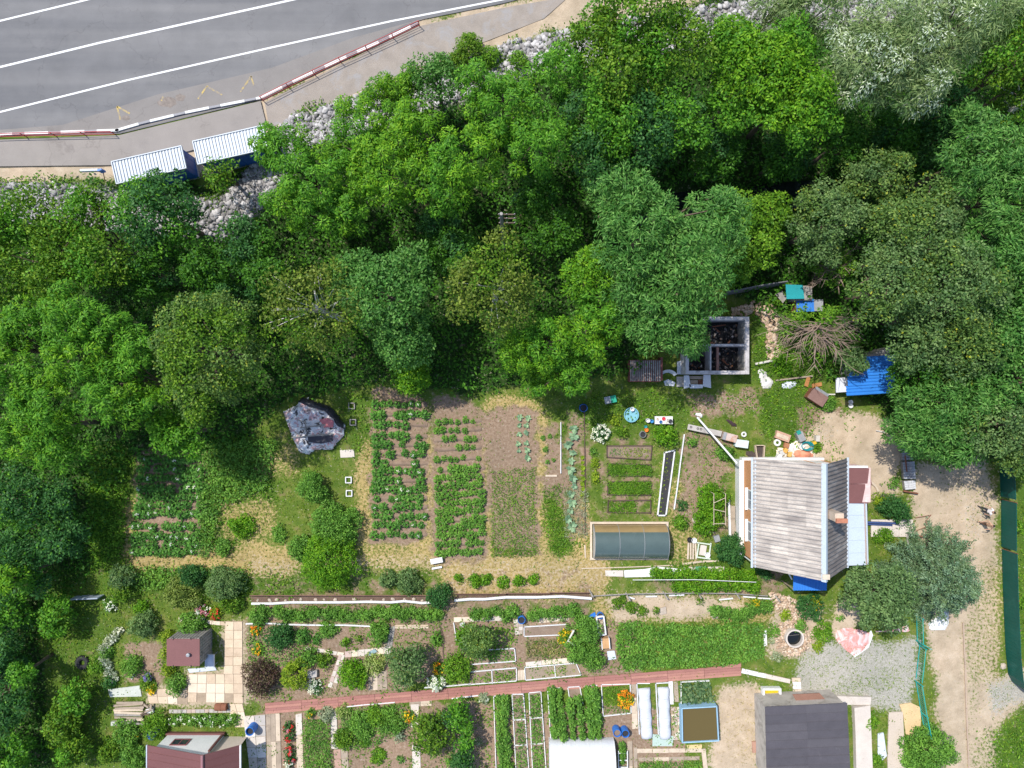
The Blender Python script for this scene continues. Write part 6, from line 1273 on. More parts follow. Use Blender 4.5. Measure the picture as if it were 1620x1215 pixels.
bed([(718,985),(722,1012),(722,1013),(718,986)], WHITEP, 'white upright edging slate beside the square bare bed', sides=(1,0,0,0))
bed([(858,670),(887,668),(887,748),(858,748)], WHITEP, 'strawy bed edged by a single white board', sides=(0,1,0,0))
slabthing('edge_board', 'short pale plank on the little onion bed', 'plank', [(863,751),(881,751),(881,754),(863,754)], 0.0, 0.08, PALEWOOD)
def strip(name, label, cat, line, w, hgt, mat, part='board', lift=0.0):
    p0 = W(*line[0]); t = thing(name, label, cat, p0)
    for a, c in zip(line[:-1], line[1:]):
        A, C = W(*a)-p0, W(*c)-p0; dv = C-A; MB().box((0,0,hgt/2+lift), (dv.length+.02,w,hgt), 0).build(part, mat, t, (A+C)/2, (0,0,math.atan2(dv.y,dv.x)))
    return t
strip('edging', 'white edging line right of the black film strip', 'edging', [(1082,687),(1076,730),(1071,770),(1066,805)], .08, .18, WHITEP)
strip('edging', 'white slate edging below the raspberry hedge', 'edging', [(390,986),(420,985),(450,987),(500,988),(545,988),(590,990)], .09, .18, WHITEP)
strip('edging', 'white edging along the lower side of the red path', 'edging', [(549,1117),(575,1114),(600,1112),(625,1110)], .07, .16, WHITEP)
strip('edging', 'short white edging at the red path by the cherries', 'edging', [(715,1104),(740,1101),(757,1099)], .08, .16, WHITEP)
strip('edging', 'white edging from the hydrangea along the red path', 'edging', [(672,1087),(700,1085),(725,1083),(745,1081)], .07, .16, WHITEP)
strip('garden_hose', 'dark hose line between flower garden and apple bed', 'hose', [(696,990),(702,1010),(701,1030),(703,1050),(706,1068)], .10, .06, DB)
strip('edging', 'grey board edge along the garden cord', 'edging', [(924,650),(925,720),(926,780),(925,842)], .06, .12, DB)
strip('edging', 'thin plank edge below the dark greenhouse', 'edging', [(920,899),(960,898),(1020,896),(1063,894)], .07, .08, PALEWOOD)
strip('edging', 'white slate edge left of the house bed', 'edging', [(1152,790),(1153,815),(1154,848)], .16, .2, WHITEP)
strip('wood_stack', 'long weathered planks against the house wall', 'planks', [(1158,800),(1158,820),(1160,850)], .35, .25, WOOD, 'plank')
strip('edging', 'light board edging at the soil plot of the house bed', 'edging', [(1098,838),(1118,841),(1132,843)], .07, .12, PALEWOOD)
strip('plank_edge', 'pale plank on the grass below the frame stack', 'plank', [(1080,892),(1110,888),(1136,887)], .14, .08, PALEWOOD)
strip('edging', 'buried kerb line in the sandy track', 'kerb', [(1523,985),(1526,1050),(1528,1120),(1532,1215)], .10, .10, mk('sandy_kerb', (0.42,0.32,0.24), .2, 2, .9))
# ditch boards, stones and the white pipe
p0 = W(398,945); t = thing('ditch_boards', 'dark brown board lining of the ditch above the white pipe', 'boards', p0)
for a, c in (((398,941),(470,941)),((470,941),(560,941)),((560,941),(650,941)),((650,941),(690,941)),((722,939),(800,938)),((800,938),(870,937)),((870,937),(932,936))):
    A, C = W(*a)-p0, W(*c)-p0; MB().box(((A.x+C.x)/2,(A.y+C.y)/2,0.28), (C.x-A.x-.03,0.06,0.56), 0, rad(-20)).build('board', mk('brown_ditch', (0.17,0.095,0.07), .3, 2, .9), t)
slabthing('ditch_soil', 'dark soil strip in the ditch along the brown boards', 'soil', [(398,943),(690,943),(690,951),(398,952)], -0.02, 0.035, mk('ditch_soil', (0.15,0.10,0.075), .3, 2, .95, bmp=1))
slabthing('ditch_soil', 'dark soil strip in the right half of the ditch', 'soil', [(722,940),(932,938),(932,944),(722,949)], -0.02, 0.035, mk('ditch_soil', (0.15,0.10,0.075)))
mS = []
for i in range(4):
    bm = bmesh.new(); bmesh.ops.create_icosphere(bm, subdivisions=1, radius=0.5)
    for v_ in bm.verts: v_.co *= random.uniform(.75,1.15); v_.co.z *= .55
    me_ = bpy.data.meshes.new('stone'); bm.to_mesh(me_); bm.free(); me_.materials.append(STONE); mS.append(me_)
def stone(px, py, s, label, group, zz=0.05): 
    w = W(px, py); return tag(link('stone', random.choice(mS), None, (w.x,w.y,zz), (0,0,random.uniform(0,6)), (s*random.uniform(.8,1.4), s*random.uniform(.7,1.1), s)), label, 'stone', group)
for x in (408,427,438,452,465,476,500,513,531,560,588,607,622,640,655,668): stone(x, 949+random.uniform(-1.5,1), random.uniform(.2,.42), 'tan stone lying in the ditch along the brown boards', 'stones in the ditch')
def pipe(name, label, cat, pts, r, mat, part='pipe', n=8):
    P = [W(*p) for p in pts]; p0 = Vector((P[0].x,P[0].y,0)); t = thing(name, label, cat, p0)
    for a, c in zip(P[:-1], P[1:]): MB().tube([a-p0, c-p0], r, n).build(part, mat, t)
    return t
pipe('water_pipe', 'white wrapped water pipe lying along the ditch above the raspberry hedge', 'pipe', [(398,955,.2),(430,955,.22),(460,953,.2),(540,953,.25),(580,952,.22),(618,953,.2),(640,951,.25),(668,954,.2),(682,953,.2)], .10, WHITE)
pipe('water_pipe', 'white water pipe right of the dark arborvitae', 'pipe', [(719,950,.3),(743,948,.3),(767,948,.3),(800,945,.32),(850,945,.3),(890,943.5,.3),(936,947,.3)], .11, WHITE)
pipe('water_pipe', 'thin grey pipe on short posts above the dry slope', 'pipe', [(935,943,.3),(990,940,.5),(1045,939,.5),(1100,938.5,.5),(1160,939,.5),(1215,943,.5)], .04, GREYWOOD)
for x, y in ((935,938),(993,943),(1052,941),(1105,940),(1165,940),(1228,945)): tag(MB().tube([(-.15,.25,-.05),(.12,-.2,.55)], .06, 6).build('pipe_post', GREYWOOD, None, W(x,y)), 'short leaning grey post carrying the thin pipe', 'post', 'short posts of the thin pipe')
for x, y, l_, rz in ((998,945,.6,-.3),(1030,943,.9,0.02),(1070,941,1.2,.05),(1148,947,1.1,.1),(1185,944,1.0,-.08),(1208,946,1.0,-.05)): tag(MB().box((0,0,.08), (l_,.10,.12)).build('white_board', WHITEP, None, W(x,y), (0,0,rz)), 'short white board lying under the thin grey pipe', 'board', 'white boards under the thin pipe')
pipe('garden_wire', 'thin white cord stretched through the currant bushes', 'cord', [(1001,917.5,.9),(1100,917,.9),(1196,921,.9)], .025, WHITEP)
pipe('overhead_pipe', 'long white pipe slanting from the yard rubbish to the house corner', 'pipe', [(1103,660,.9),(1135,697,1.6),(1166,733,2.2)], .075, WHITE)
tag(MB().tube([(0,0,0),(0,0,1.0)], .08).build('pipe_stand', WOOD, None, W(1102,659)), 'stubby wooden post under the upper end of the long white pipe', 'post')
# branches: bleached fork on the calendulas
p0 = W(905,1015); t = thing('bleached_branch', 'bleached forked branch lying on the calendula patch', 'branch', p0)
for a, c, r_ in (((908,997,.75),(899,1014,.7),.09),((899,1014,.7),(912,1023,.6),.08),((899,1014,.7),(894,1020,.5),.06)): MB().tube([W(*a)-p0, W(*c)-p0], [r_, r_*.7], 6).build('limb', BARK_PALE, t)
# ------------------------------------------------------------------ barrels, tubs, boxes
def barrel(px, py, r, h, mat, label, rim=None, tilt=None, fill=None, group=None):
    w = W(px, py); t = thing('barrel', label, 'barrel', w, 0, group)
    body = MB().lathe([(r*.92,0),(r*.98,.05),(r,h*.33),(r*.97,h*.35),(r,h*.37),(r,h*.64),(r*.97,h*.66),(r,h*.68),(r*.95,h),(r*.84,h),(r*.84,h*.55)], n=20)
    body.build('body', mat, t, smooth=False)
    MB().lathe([(r*.84,h*.80),(0.001,h*.80)], n=20).build('content', fill or DARK, t)
    MB().lathe([(r*.93,h-.03),(r*1.0,h),(r*.93,h+.03),(r*.86,h)], n=20).build('rim', rim or mat, t)
    if tilt: t.rotation_euler = tilt; t.location.z = r*.9
    return t
barrel(825,978,.31,.5,BLUE,'round blue barrel full of dark water at the flagstone patch')
barrel(974,1152,.31,.85,BLUE,'left barrel of the blue pair holding brown brew beside the orange flowers',fill=SOIL)
barrel(987,1153,.31,.85,BLUE,'right barrel of the blue pair holding dark water beside the cloche')
barrel(949,972,.26,.4,BLUE,'blue barrel above the wooden crate at the potato patch')
barrel(402,1148,.34,1.0,BLUE,'blue barrel standing on the pale concrete yard of the dacha')
barrel(253,1147,.33,.95,mk('dark_blue_plastic', (0.04,0.10,0.30), .2, 3, .5),'blue barrel tipped on its side behind the dacha', tilt=(rad(80),0,rad(-35)))
barrel(922,645,.32,.6,BLUEMETAL,'dark blue barrel in the tree shade above the cabbages')
barrel(1016,687,.26,.35,STEEL,'grey bucket on the lawn below the table')
slabthing('blue_tarp', 'crumpled bit of blue tarp left of the upper blue barrel', 'tarp', [(931,974),(941,968),(943,974),(935,978)], .02, .1, BLUE)
w = W(998,656); t = thing('paddling_tub', 'round pale blue plastic tub on the shaded lawn', 'tub', w)
LB = mk('pale_turquoise', (0.20,0.45,0.53), .12, 3, .5, stain=(0.36,0.6,0.66), stain_amt=.35)
MB().lathe([(.50,0),(.56,.28),(.59,.30),(.59,.33),(.54,.33),(.50,.12),(.001,.12)], n=28).build('basin', LB, t)
MB().lathe([(.14,.12),(.15,.42),(.17,.42),(.12,.40),(.10,.2),(.001,.2)], (.05,.45,0), 14).build('pot', WHITE, t)
w = W(965,632); t = thing('crate', 'green and grey plastic crate on the shaded lawn', 'crate', w, rad(12))
MB().box((.2,0,.2), (.5,.55,.4)).build('green_half', mk('green_plastic', (0.02,0.32,0.20), .1, 3, .5), t); MB().box((-.26,0,.18), (.4,.55,.36)).build('grey_half', STEEL, t); MB().box((-.04,0,.42), (.05,.55,.03)).build('rim', WHITE, t)
w = W(1047,664); t = thing('table', 'white table crowded with bowls at the bright round shrub', 'table', w)
MB().box((0,0,.72), (1.4,.6,.05)).build('table_top', WHITE, t)
for sx in (-1,1):
    for sy in (-1,1): MB().box((sx*.62,sy*.24,.35), (.06,.06,.7)).build('leg', WOOD, t)
for x, y, r_, c, nm, lb in ((-.02,.12,.14,(0.6,0.05,0.07),'bowl','red bowl on the white table'),(-.25,-.13,.12,(0.03,0.12,0.3),'bowl','dark blue bowl on the white table'),(-.5,.1,.09,(0.55,0.45,0.35),'bowl','beige cup on the white table'),(.3,.0,.1,(0.5,0.45,0.4),'bowl','tan dish on the white table'),(.5,-.08,.16,(0.05,0.05,0.06),'pan','black pan on the white table'),(.22,-.2,.09,(0.6,0.58,0.5),'bowl','cream jar on the white table')):
    tag(MB().lathe([(r_*.6,0),(r_,.1),(r_*1.05,.11),(r_*.85,.1),(r_*.5,.03),(.001,.03)], n=14).build(nm, mk('glaze_%.2f_%.2f' % (c[0], c[1]), c, .1, 5, .3), None, (w.x+x, w.y+y, .745)), lb, 'bowl' if nm == 'bowl' else 'pan')
for x, y, r_, h_, c, lb, ct in ((1024,665,.17,.35,(0.7,0.7,0.7),'white canister left of the table','canister'),(1030,666,.14,.4,(0.06,0.3,0.6),'light blue canister left of the table','canister'),(1022,680,.16,.25,(0.75,0.2,0.03),'orange pail above the grey bucket','pail'),(1021,675,.12,.22,(0.02,0.3,0.33),'teal pail above the orange pail','pail')):
    tag(MB().lathe([(r_*.9,0),(r_,h_),(r_*.85,h_),(r_*.8,h_*.5),(.001,h_*.5)], n=14).build(ct, mk('pl_%.2f_%.2f' % (c[0], c[1]), c, .1, 4, .45), None, W(x,y)), lb, ct)
# crates beside the potato patch
w = W(950,987); t = thing('pallet_crate', 'white wooden crate with jars beside the potato patch', 'crate', w, rad(-83))
for sy in (-.28,.28): MB().box((0,sy,.25), (1.5,.1,.5)).build('side', WHITEP, t)
for sx in (-.72,.72): MB().box((sx,0,.25), (.1,.46,.5)).build('end', WHITEP, t)
MB().box((0,0,.06), (1.34,.46,.1)).build('bottom', WOOD, t)
for x, y in ((-.45,.1),(-.2,-.08),(.05,.1),(.25,-.05)): tag(MB().lathe([(.08,0),(.09,.2),(.06,.24),(.001,.24)], n=10).build('jar', mk('jar_tan', (0.5,0.42,0.3), .2, 4, .4), None, (w.x-y, w.y-x, .12)), 'tan jar standing in the white wooden crate', 'jar', 'jars in the crate')
w = W(957,1015); t = thing('wooden_box', 'tan wooden box below the white crate', 'box', w, rad(5))
MB().box((0,0,.22), (.55,.8,.44)).build('body', mk('tan_wood', (0.52,0.31,0.15), .15, 2, .8), t)
for sx in (-.3,.3): MB().box((sx,0,.26), (.06,.86,.52)).build('side', WHITEP, t)
slabthing('scrap_sheet', 'grey foil scraps on the bricks beside the potato patch', 'foil', [(960,1030),(972,1029),(975,1042),(962,1044)], .02, .08, PL)
# wooden frame stack near the dark greenhouse
w = W(1103,870); t = thing('frame_stack', 'stack of old window frames and planks on the lawn', 'frames', w)
for i in range(4): MB().box((-.75+i*.2,-.05,.1), (.12,1.3,.12), rad(random.uniform(-3,3))).build('plank', PALEWOOD, t)
for c_, d in (((.45,.55,.16),(1.1,.1,.1)),((.5,-.6,.16),(1.0,.1,.1)),((.95,0,.16),(.1,1.2,.1)),((0,0,.16),(.1,1.2,.1))): MB().box(c_, d, rad(-8)).build('frame', mk('mint_wood', (0.55,0.62,0.5), .15, 3, .8), t)
MB().box((.42,0,.12), (.5,.8,.05), rad(-10)).build('panel', PALECONC, t)
for x, y, lb in ((1090,853,'black flower pot above the frame stack'),(1097,854,'white flower pot above the frame stack'),(1118,877,'grey round pot right of the frame stack')): tag(MB().lathe([(.15,0),(.2,.28),(.22,.28),(.16,.26),(.12,.1),(.001,.1)], n=14).build('flower_pot', DARK if 'black' in lb else WHITE, None, W(x,y)), lb, 'pot')
w = W(1133,851); tag(MB().box((0,0,.15), (.45,.5,.3), .3).build('small_bin', STEEL, None, w), 'small grey bin left of the house lilac', 'bin')
# concrete ring planters by the straw path
for x, y, lb in ((559,668,'pale square planter frame below the mossy one'),(557,642,'dim mossy square planter frame under the birch'),(552,759,'square planter frame above the lowest one at the straw path'),(553,780,'lowest square planter frame at the straw path')):
    c = W(x, y); t = thing('planter_frame', lb, 'planter', c)
    for cc, d in (((0,.22,.1),(.5,.07,.2)),((0,-.22,.1),(.5,.07,.2)),((.22,0,.1),(.07,.37,.2)),((-.22,0,.1),(.07,.37,.2))): MB().box(cc, d).build('side', GREYWOOD if 'mossy' in lb else WHITEP, t)
slabthing('stone_slab', 'broken pale slab in the grass below the rubbish heap', 'slab', [(538,712),(560,711),(561,723),(539,724)], 0, .07, PALECONC)
w = W(692,888); t = thing('white_bench', 'small white crooked bench above the ditch', 'bench', w, rad(10))
MB().box((0,.15,.42), (.95,.4,.06)).build('seat', WHITEP, t); MB().box((-.1,-.45,.2), (.8,.15,.05)).build('lower_board', WHITEP, t)
for sx in (-.35,.35): MB().box((sx,.15,.2), (.06,.3,.4)).build('leg', GREYWOOD, t)
# tyre, rusty drum, chairs and similar
w = W(132,1047); t = thing('tyre_planter', 'old black tractor tyre lying on the left lawn', 'tyre', w)
MB().lathe([(.22,.02),(.22,.22),(.34,.3),(.48,.28),(.54,.16),(.5,.02)], n=28).build('tread', DARK, t)
for i in range(20): a = 6.283*i/20; MB().box((math.cos(a)*.53,math.sin(a)*.53,.16), (.07,.05,.2), a).build('lug', DARK, t)
w = W(352,1116); t = thing('rusty_drum', 'rust brown drum lying at the brick edging', 'drum', w); MB().tube([(-.45,0,.28),(.45,0,.28)], .28, 14).build('body', RUST, t); MB().tube([(-.03,0,.28),(.03,0,.28)], .30, 14).build('hoop', RUST, t)
p0 = W(205,1125); t = thing('timber_pile', 'pile of weathered boards beside the mint concrete slab', 'timber', p0)
for i in range(9): MB().box((random.uniform(-.15,.15), .75-i*.2, .1+random.uniform(0,.12)), (random.uniform(1.7,2.5),.16,.07), rad(random.uniform(-5,4))).build('board', random.choice([PALEWOOD,WOOD,GREYWOOD]), t)
for i in range(14): MB().box((1.4+random.uniform(-.4,.5), random.uniform(-.3,.6), .12+random.uniform(0,.2)), (random.uniform(.3,.6),.12,.12), random.uniform(0,3)).build('log', random.choice([WOOD,GREYWOOD,BARK]), t)
slabthing('mint_board', 'mint green board at the foot of the timber pile', 'board', [(178,1140),(200,1139),(201,1145),(178,1146)], .0, .25, mk('mint_conc', (0.5,0.52,0.46)))
slabthing('paving_stone', 'white square lid beside the firewood', 'lid', [(232,1121),(242,1118),(245,1126),(235,1129)], 0, .2, WHITEP)
slabthing('white_stone', 'long white stone at the soil plot edge', 'stone', [(208,1072),(213,1065),(214,1066),(210,1074)], 0, .15, WHITEP)
slabthing('leaning_board', 'blue grey board leaning by the variegated dogwood', 'board', [(582,1032),(593,1026),(597,1030),(586,1037)], .1, .2, mk('bluegrey', (0.25,0.36,0.40), .15, 3, .6))
slabthing('stone_bench', 'grey stone slab seat beside the golden conifer', 'slab', [(488,1060),(503,1058),(503,1068),(488,1071)], 0, .35, CONC)
slabthing('white_sheet', 'small white sheet at the top of the apple bed', 'sheet', [(727,986),(735,984),(736,991),(730,992)], .02, .07, WHITE)
slabthing('white_rock', 'flat pale rock on the dry slope above the potato patch', 'rock', [(1042,962),(1053,959),(1054,970),(1044,972)], 0, .12, STONE)
stone(1130,975,.55,'pale round rock at the head of the strawberry clumps',None); stone(1098,822,.5,'pale flat rock in the house bed',None); stone(1587,1053,.6,'pinkish boulder at the foot of the green fence',None)
slabthing('white_edge_stone', 'white edging stone at the potato patch corner', 'stone', [(1208,1000),(1212,994),(1213,1020),(1208,1022)], 0, .1, WHITEP)
# glass sheet, cloches
m, n, l, b = newmat('pale_green_glass'); b.inputs['Base Color'].default_value = (0.42,0.52,0.46,1); b.inputs['Roughness'].default_value = .15; b.inputs['Specular IOR Level'].default_value = .6
slabthing('glass_sheet', 'pale green glass sheet lying below the cloches', 'glass', [(1032,1161),(1065,1164),(1064,1180),(1032,1180)], .05, .1, m)
SPUN = mk('spunbond', (0.56,0.58,0.62), .06, 2, .8, stain=(0.55,0.57,0.6), stain_amt=.3, bmp=.5)
def cloche(q, label):
    P = [W(*p) for p in q]; c = sum(P, Vector())/4; t = thing('cloche', label, 'cloche', c); nn_, mm = 26, 10; v = []; rng = np.random.default_rng(int(q[0][0]))
    for i in range(nn_+1):
        f = i/nn_; A, B_ = P[0].lerp(P[3], f)-c, P[1].lerp(P[2], f)-c; hh = .48*(1-.06*math.sin(f*6.283*5)**2)*(0.75 if i in (0, nn_) else 1)
        for j in range(mm+1):
            g = j/mm; wob = rng.normal()*.012; p = A.lerp(B_, .5-.5*math.cos(g*math.pi)*(1+.05*math.sin(i*.9))); v.append((p.x, p.y, hh*math.sin(g*math.pi)**.7+.02+wob))
    f_ = [(i*(mm+1)+j, i*(mm+1)+j+1, (i+1)*(mm+1)+j+1, (i+1)*(mm+1)+j) for i in range(nn_) for j in range(mm)]
    f_ += [tuple(range(mm,-1,-1)), tuple(nn_*(mm+1)+j for j in range(mm+1))]
    MB().add(v, f_).build('fabric', SPUN, t, smooth=True)
    for i in range(0, nn_+1, 5):
        MB().tube([Vector(v[i*(mm+1)+j])*.985 for j in range(mm+1)], .015, 4).build('hoop', STEEL, t)
cloche([(1009,1089),(1028,1087),(1032,1165),(1014,1167)], 'white fleece cloche tunnel beside the orange flowers')
cloche([(1040,1087),(1058,1086),(1061,1166),(1043,1167)], 'white fleece cloche tunnel beside the white slab strip')
# water tank
z = .95; Q = [W(*p, z) for p in ((1079,1121),(1134,1118),(1137,1172),(1080,1175))]; c = sum(Q, Vector())/4; c.z = 0
t = thing('water_tank', 'square light blue metal tank of brown water', 'tank', c); TB = mk('tank_blue', (0.30,0.48,0.62), .12, 2, .6, stain=(0.42,0.5,0.5), stain_amt=.25)
for i in range(4):
    a, b2 = Q[i], Q[(i+1)%4]; dv = b2-a; mid = (a+b2)/2-c
    MB().box((0,0,z/2), (dv.length+.1,.07,z)).build('side', TB, t, (mid.x,mid.y,0), (0,0,math.atan2(dv.y,dv.x)))
    MB().tube([(a-c),(b2-c)], .045, 6).build('rim', TB, t)
m, n, l, b = newmat('brown_water'); b.inputs['Base Color'].default_value = (0.115,0.085,0.028,1); b.inputs['Roughness'].default_value = .12; bump(n, l, noise(n, l, 1.2, 2, 'World'), b, .06, .02)
MB().prism([tuple((p-c)*.98)[:2] for p in Q], .1, z-.14).build('water', m, t)
slabthing('yellow_board', 'yellow board leaning at the foot of the water tank', 'board', [(1086,1178),(1110,1177),(1110,1183),(1087,1183)], 0, .1, mk('yellow_wood', (0.62,0.48,0.24), .12, 2, .8))
slabthing('cold_frame', 'small brown panel on the dry grass left of the garage', 'panel', [(1189,1172),(1200,1172),(1201,1190),(1190,1190)], 0, .12, mk('panel_brown', (0.38,0.22,0.16), .15, 2, .8))
# ------------------------------------------------------------------ greenhouses
def arch(name, label, x0, x1, y0, y1, hgt, mats, nseg=16, wall=.35, part='cover_sheet', panels=3):
    c = Vector(((x0+x1)/2,(y0+y1)/2,0)); t = thing(name, label, 'greenhouse', c); w = (y1-y0)/2; prof = []
    for i in range(nseg+1):
        a = math.pi*i/nseg; prof.append((math.cos(a)*w, wall+math.sin(a)*(hgt-wall)))
    prof = [(w,0)]+prof+[(-w,0)]
    pw = (x1-x0)/panels
    for k in range(panels):
        xa, xb = x0-c.x+k*pw, x0-c.x+(k+1)*pw-.004
        for m_, rng_ in mats:
            i0, i1 = rng_; mb = MB(); v = []
            for p in prof[i0:i1+1]: v += [(xa,p[0],p[1]),(xb,p[0],p[1])]
            mb.add(v, [(2*i,2*i+1,2*i+3,2*i+2) for i in range(i1-i0)]); o = mb.build(part, m_, t, smooth=True)
    for k in range(panels+1):
        xx = x0-c.x+k*pw; MB().tube([(xx,p[0]*1.004,p[1]*1.004+.004) for p in prof], .022, 5).build('hoop', STEEL if 'dark' in label else WHITE, t)
    for xx in (x0-c.x, x1-c.x): MB().add([(xx,p[0],p[1]) for p in prof], [tuple(range(len(prof)))]).build('end_wall', mats[-1][0] if len(mats) == 1 else ENDW, t)
    return t
DPC = mk('dark_polycarbonate', (0.078,0.112,0.106), .12, 1.3, .22, stain=(0.12,0.15,0.14), stain_amt=.3, bmp=.04, spec=.6)
TPC = mk('tan_polycarbonate', (0.30,0.21,0.10), .2, 1.2, .3, stain=(0.38,0.31,0.2), stain_amt=.3, bmp=.04)
m, n, l, b = newmat('pale_polycarbonate'); b.inputs['Base Color'].default_value = (0.52,0.50,0.47,1); b.inputs['Roughness'].default_value = .3; ENDW = m
xa, xb = W(938,860).x, W(1052,860).x; ya, yb = W(990,888).y+.35, W(990,829).y
arch('greenhouse', 'tunnel greenhouse of dark green polycarbonate with tan open side', xa, xb, ya, yb, 1.75, [(TPC,(0,5)),(DPC,(5,18))])
cg = Vector(((xa+xb)/2,(ya+yb)/2,0)); t = thing('greenhouse_sill', 'pale timber sill frame round the dark greenhouse', 'frame', cg)
for cc, d in (((0,(yb-ya)/2+.12,.09),(xb-xa+.5,.16,.2)),((-(xb-xa)/2-.16,0,.09),(.16,yb-ya+.08,.2)),(((xb-xa)/2+.16,0,.09),(.16,yb-ya+.08,.2)),((0,-(yb-ya)/2-.12,.09),(xb-xa+.5,.16,.2))): MB().box(cc, d).build('beam', PALEWOOD, t)
m, n, l, b = newmat('white_film'); b.inputs['Base Color'].default_value = (0.6,0.6,0.6,1); b.inputs['Roughness'].default_value = .4; WF = mk('white_film_worn', (0.58,0.59,0.61), .07, 1.5, .4, stain=(0.47,0.47,0.46), stain_amt=.3, bmp=.3)
xa, xb = W(869,1190,.8).x, W(972,1190,.8).x; yb = W(920,1172,.6).y
arch('greenhouse', 'white film covered tunnel greenhouse below the tomato rows', xa, xb, yb-5.5, yb, 1.9, [(WF,(0,18))], panels=5)
w = W(984,1195); t = thing('shelf_frame', 'white shelf frame with tomato plants beside the white tunnel', 'frame', w)
for sx in (-.35,.35): MB().box((sx,-.5,.5), (.06,2.2,.06)).build('rail', WHITEP, t); 
for i in range(4): MB().box((0,.4-i*.55,.46), (.7,.07,.05)).build('rung', WHITEP, t)
for i in range(4): veg(984, 1178+i*9, TOMA, 'tomato plant inside the white shelf frame', 'tomatoes in the shelf frame', 'tomato_plant', 'tomato plant', .7)
# trellis over the grape vine
w = W(1128,800); t = thing('trellis', 'pole trellis standing over the grape vine', 'trellis', w)
for a, c in (((-.4,1.2,1.7),(-.4,-1.2,1.7)),((.5,1.2,1.7),(.5,-1.2,1.7)),((-.4,.5,1.72),(.5,.9,1.72)),((-.4,0,1.72),(.5,-.2,1.72)),((-.4,-1.1,1.72),(.5,-1.1,1.72)),((-.4,1.2,0),(-.4,1.2,1.7)),((.5,1.2,0),(.5,1.2,1.7)),((-.4,-1.2,0),(-.4,-1.2,1.7)),((.5,-1.2,0),(.5,-1.2,1.7))): MB().tube([a, c], .025, 5).build('pole', PALEWOOD, t)
# ------------------------------------------------------------------ well
w = W(1254,1007); t = thing('well', 'round concrete well ring full of dark water', 'well', w)
MB().lathe([(.72,-.1),(.72,.5),(.60,.5),(.60,.05)], n=36).build('ring', PALECONC, t)
m, n, l, b = newmat('well_water'); b.inputs['Base Color'].default_value = (0.01,0.012,0.013,1); b.inputs['Roughness'].default_value = .04
MB().lathe([(.60,.12),(.001,.12)], n=36).build('water', m, t); MB().tube([(-.5,.1,.14),(.45,.2,.14)], .012, 4).build('stick', GREYWOOD, t)
rng = np.random.default_rng(8); a = rng.uniform(0,6.283,420); q = .75+rng.uniform(0,.75,420)
x2, y2 = polyrand(rng, [XY(*p) for p in ((1215,935),(1250,945),(1290,955),(1275,985),(1265,990),(1240,985),(1225,960))], 420)
pts = np.concatenate([np.stack([w.x+np.cos(a)*q, w.y+np.sin(a)*q, np.full(420,.05)],-1), np.stack([x2,y2,np.full(420,.05)],-1)])
m, n, l, b = newmat('tan_flint'); g = n.new('ShaderNodeNewGeometry'); l.new(ramp(n, l, g.outputs['Random Per Island'], [(0,(0.33,0.22,0.14)),(.5,(0.50,0.36,0.25)),(1,(0.66,0.54,0.42))]), b.inputs['Base Color']); b.inputs['Roughness'].default_value = .9
rocks('stone_chips', 'tan stone chips laid round the well and up the slope', 'stones', pts, rng.uniform(.1,.24,840), m)
# rubble between ruin and teal shed
x2, y2 = polyrand(rng, [XY(*p) for p in ((1192,490),(1225,480),(1232,510),(1228,545),(1240,560),(1225,580),(1210,560),(1215,520))], 260)
rocks('brick_rubble', 'brick and timber rubble strewn between ruin and teal shed', 'rubble', np.stack([x2,y2,np.full(260,.06)],-1), rng.uniform(.1,.35,260), m)
x2, y2 = polyrand(rng, [XY(*p) for p in ((1155,490),(1200,475),(1205,490),(1160,505))], 90)
rocks('brick_rubble', 'pale brick rubble behind the ruin wall', 'rubble', np.stack([x2,y2,np.full(90,.06)],-1), rng.uniform(.1,.3,90), m)
# ------------------------------------------------------------------ fences on the right
def fence_run(name, label, line, hgt, build):
    p0 = W(*line[0]); t = thing(name, label, 'fence', p0)
    for a, c in zip(line[:-1], line[1:]):
        A, C = W(*a)-p0, W(*c)-p0; k = max(1, round((C-A).length/2.0))
        for i in range(k): build(t, A.lerp(C, i/k), A.lerp(C, (i+1)/k))
    return t
GSH = mk('dark_green_sheet', (0.004,0.088,0.072), 0.15, .8, .5, stain=(0.02,0.125,0.105), stain_amt=.35)
def sheet_panel(t, A, C):
    d = C-A; an = math.atan2(d.y, d.x); mid = (A+C)/2
    p = MB().box((0,0,.98), (d.length-.006,.025,1.75)).build('panel', GSH, t, mid, (0,0,an))
    for i in range(8): MB().box(((i+.5)/8*d.length-d.length/2,.0,.98), (.09,.05,1.74)).build('rib', GSH, p)
    MB().tube([A+Vector((.05,0,-.1)), A+Vector((.05,0,1.85))], .04, 6).build('post', RUST, t)
fence_run('sheet_fence', 'long dark green profiled sheet fence along the sandy track', [(1580,736),(1582,785)], 1.8, sheet_panel)
fence_run('sheet_fence', 'middle stretch of dark green sheet fence beside the two people', [(1583,790),(1583,864)], 1.8, sheet_panel)
fence_run('sheet_fence', 'lower stretch of dark green sheet fence bending round the boulder', [(1584,868),(1586,940),(1590,1030),(1594,1065),(1600,1077),(1614,1088),(1680,1095)], 1.8, sheet_panel)
TEALP = mk('teal_paint', (0.02,0.36,0.33), .12, 4, .5)
def picket(t, A, C):
    d = C-A; an = math.atan2(d.y, d.x); k = max(2, int(d.length/.16))
    for zz in (.2, 1.08): MB().tube([A+Vector((0,0,zz)), C+Vector((0,0,zz))], .028, 5).build('rail', TEALP, t)
    for i in range(k): q = A.lerp(C, (i+.5)/k); MB().tube([q+Vector((0,0,.2)), q+Vector((0,0,1.08))], .016, 4).build('bar', TEALP, t)
    MB().tube([A+Vector((0,0,-.1)), A+Vector((0,0,1.2))], .04, 6).build('post', TEALP, t)
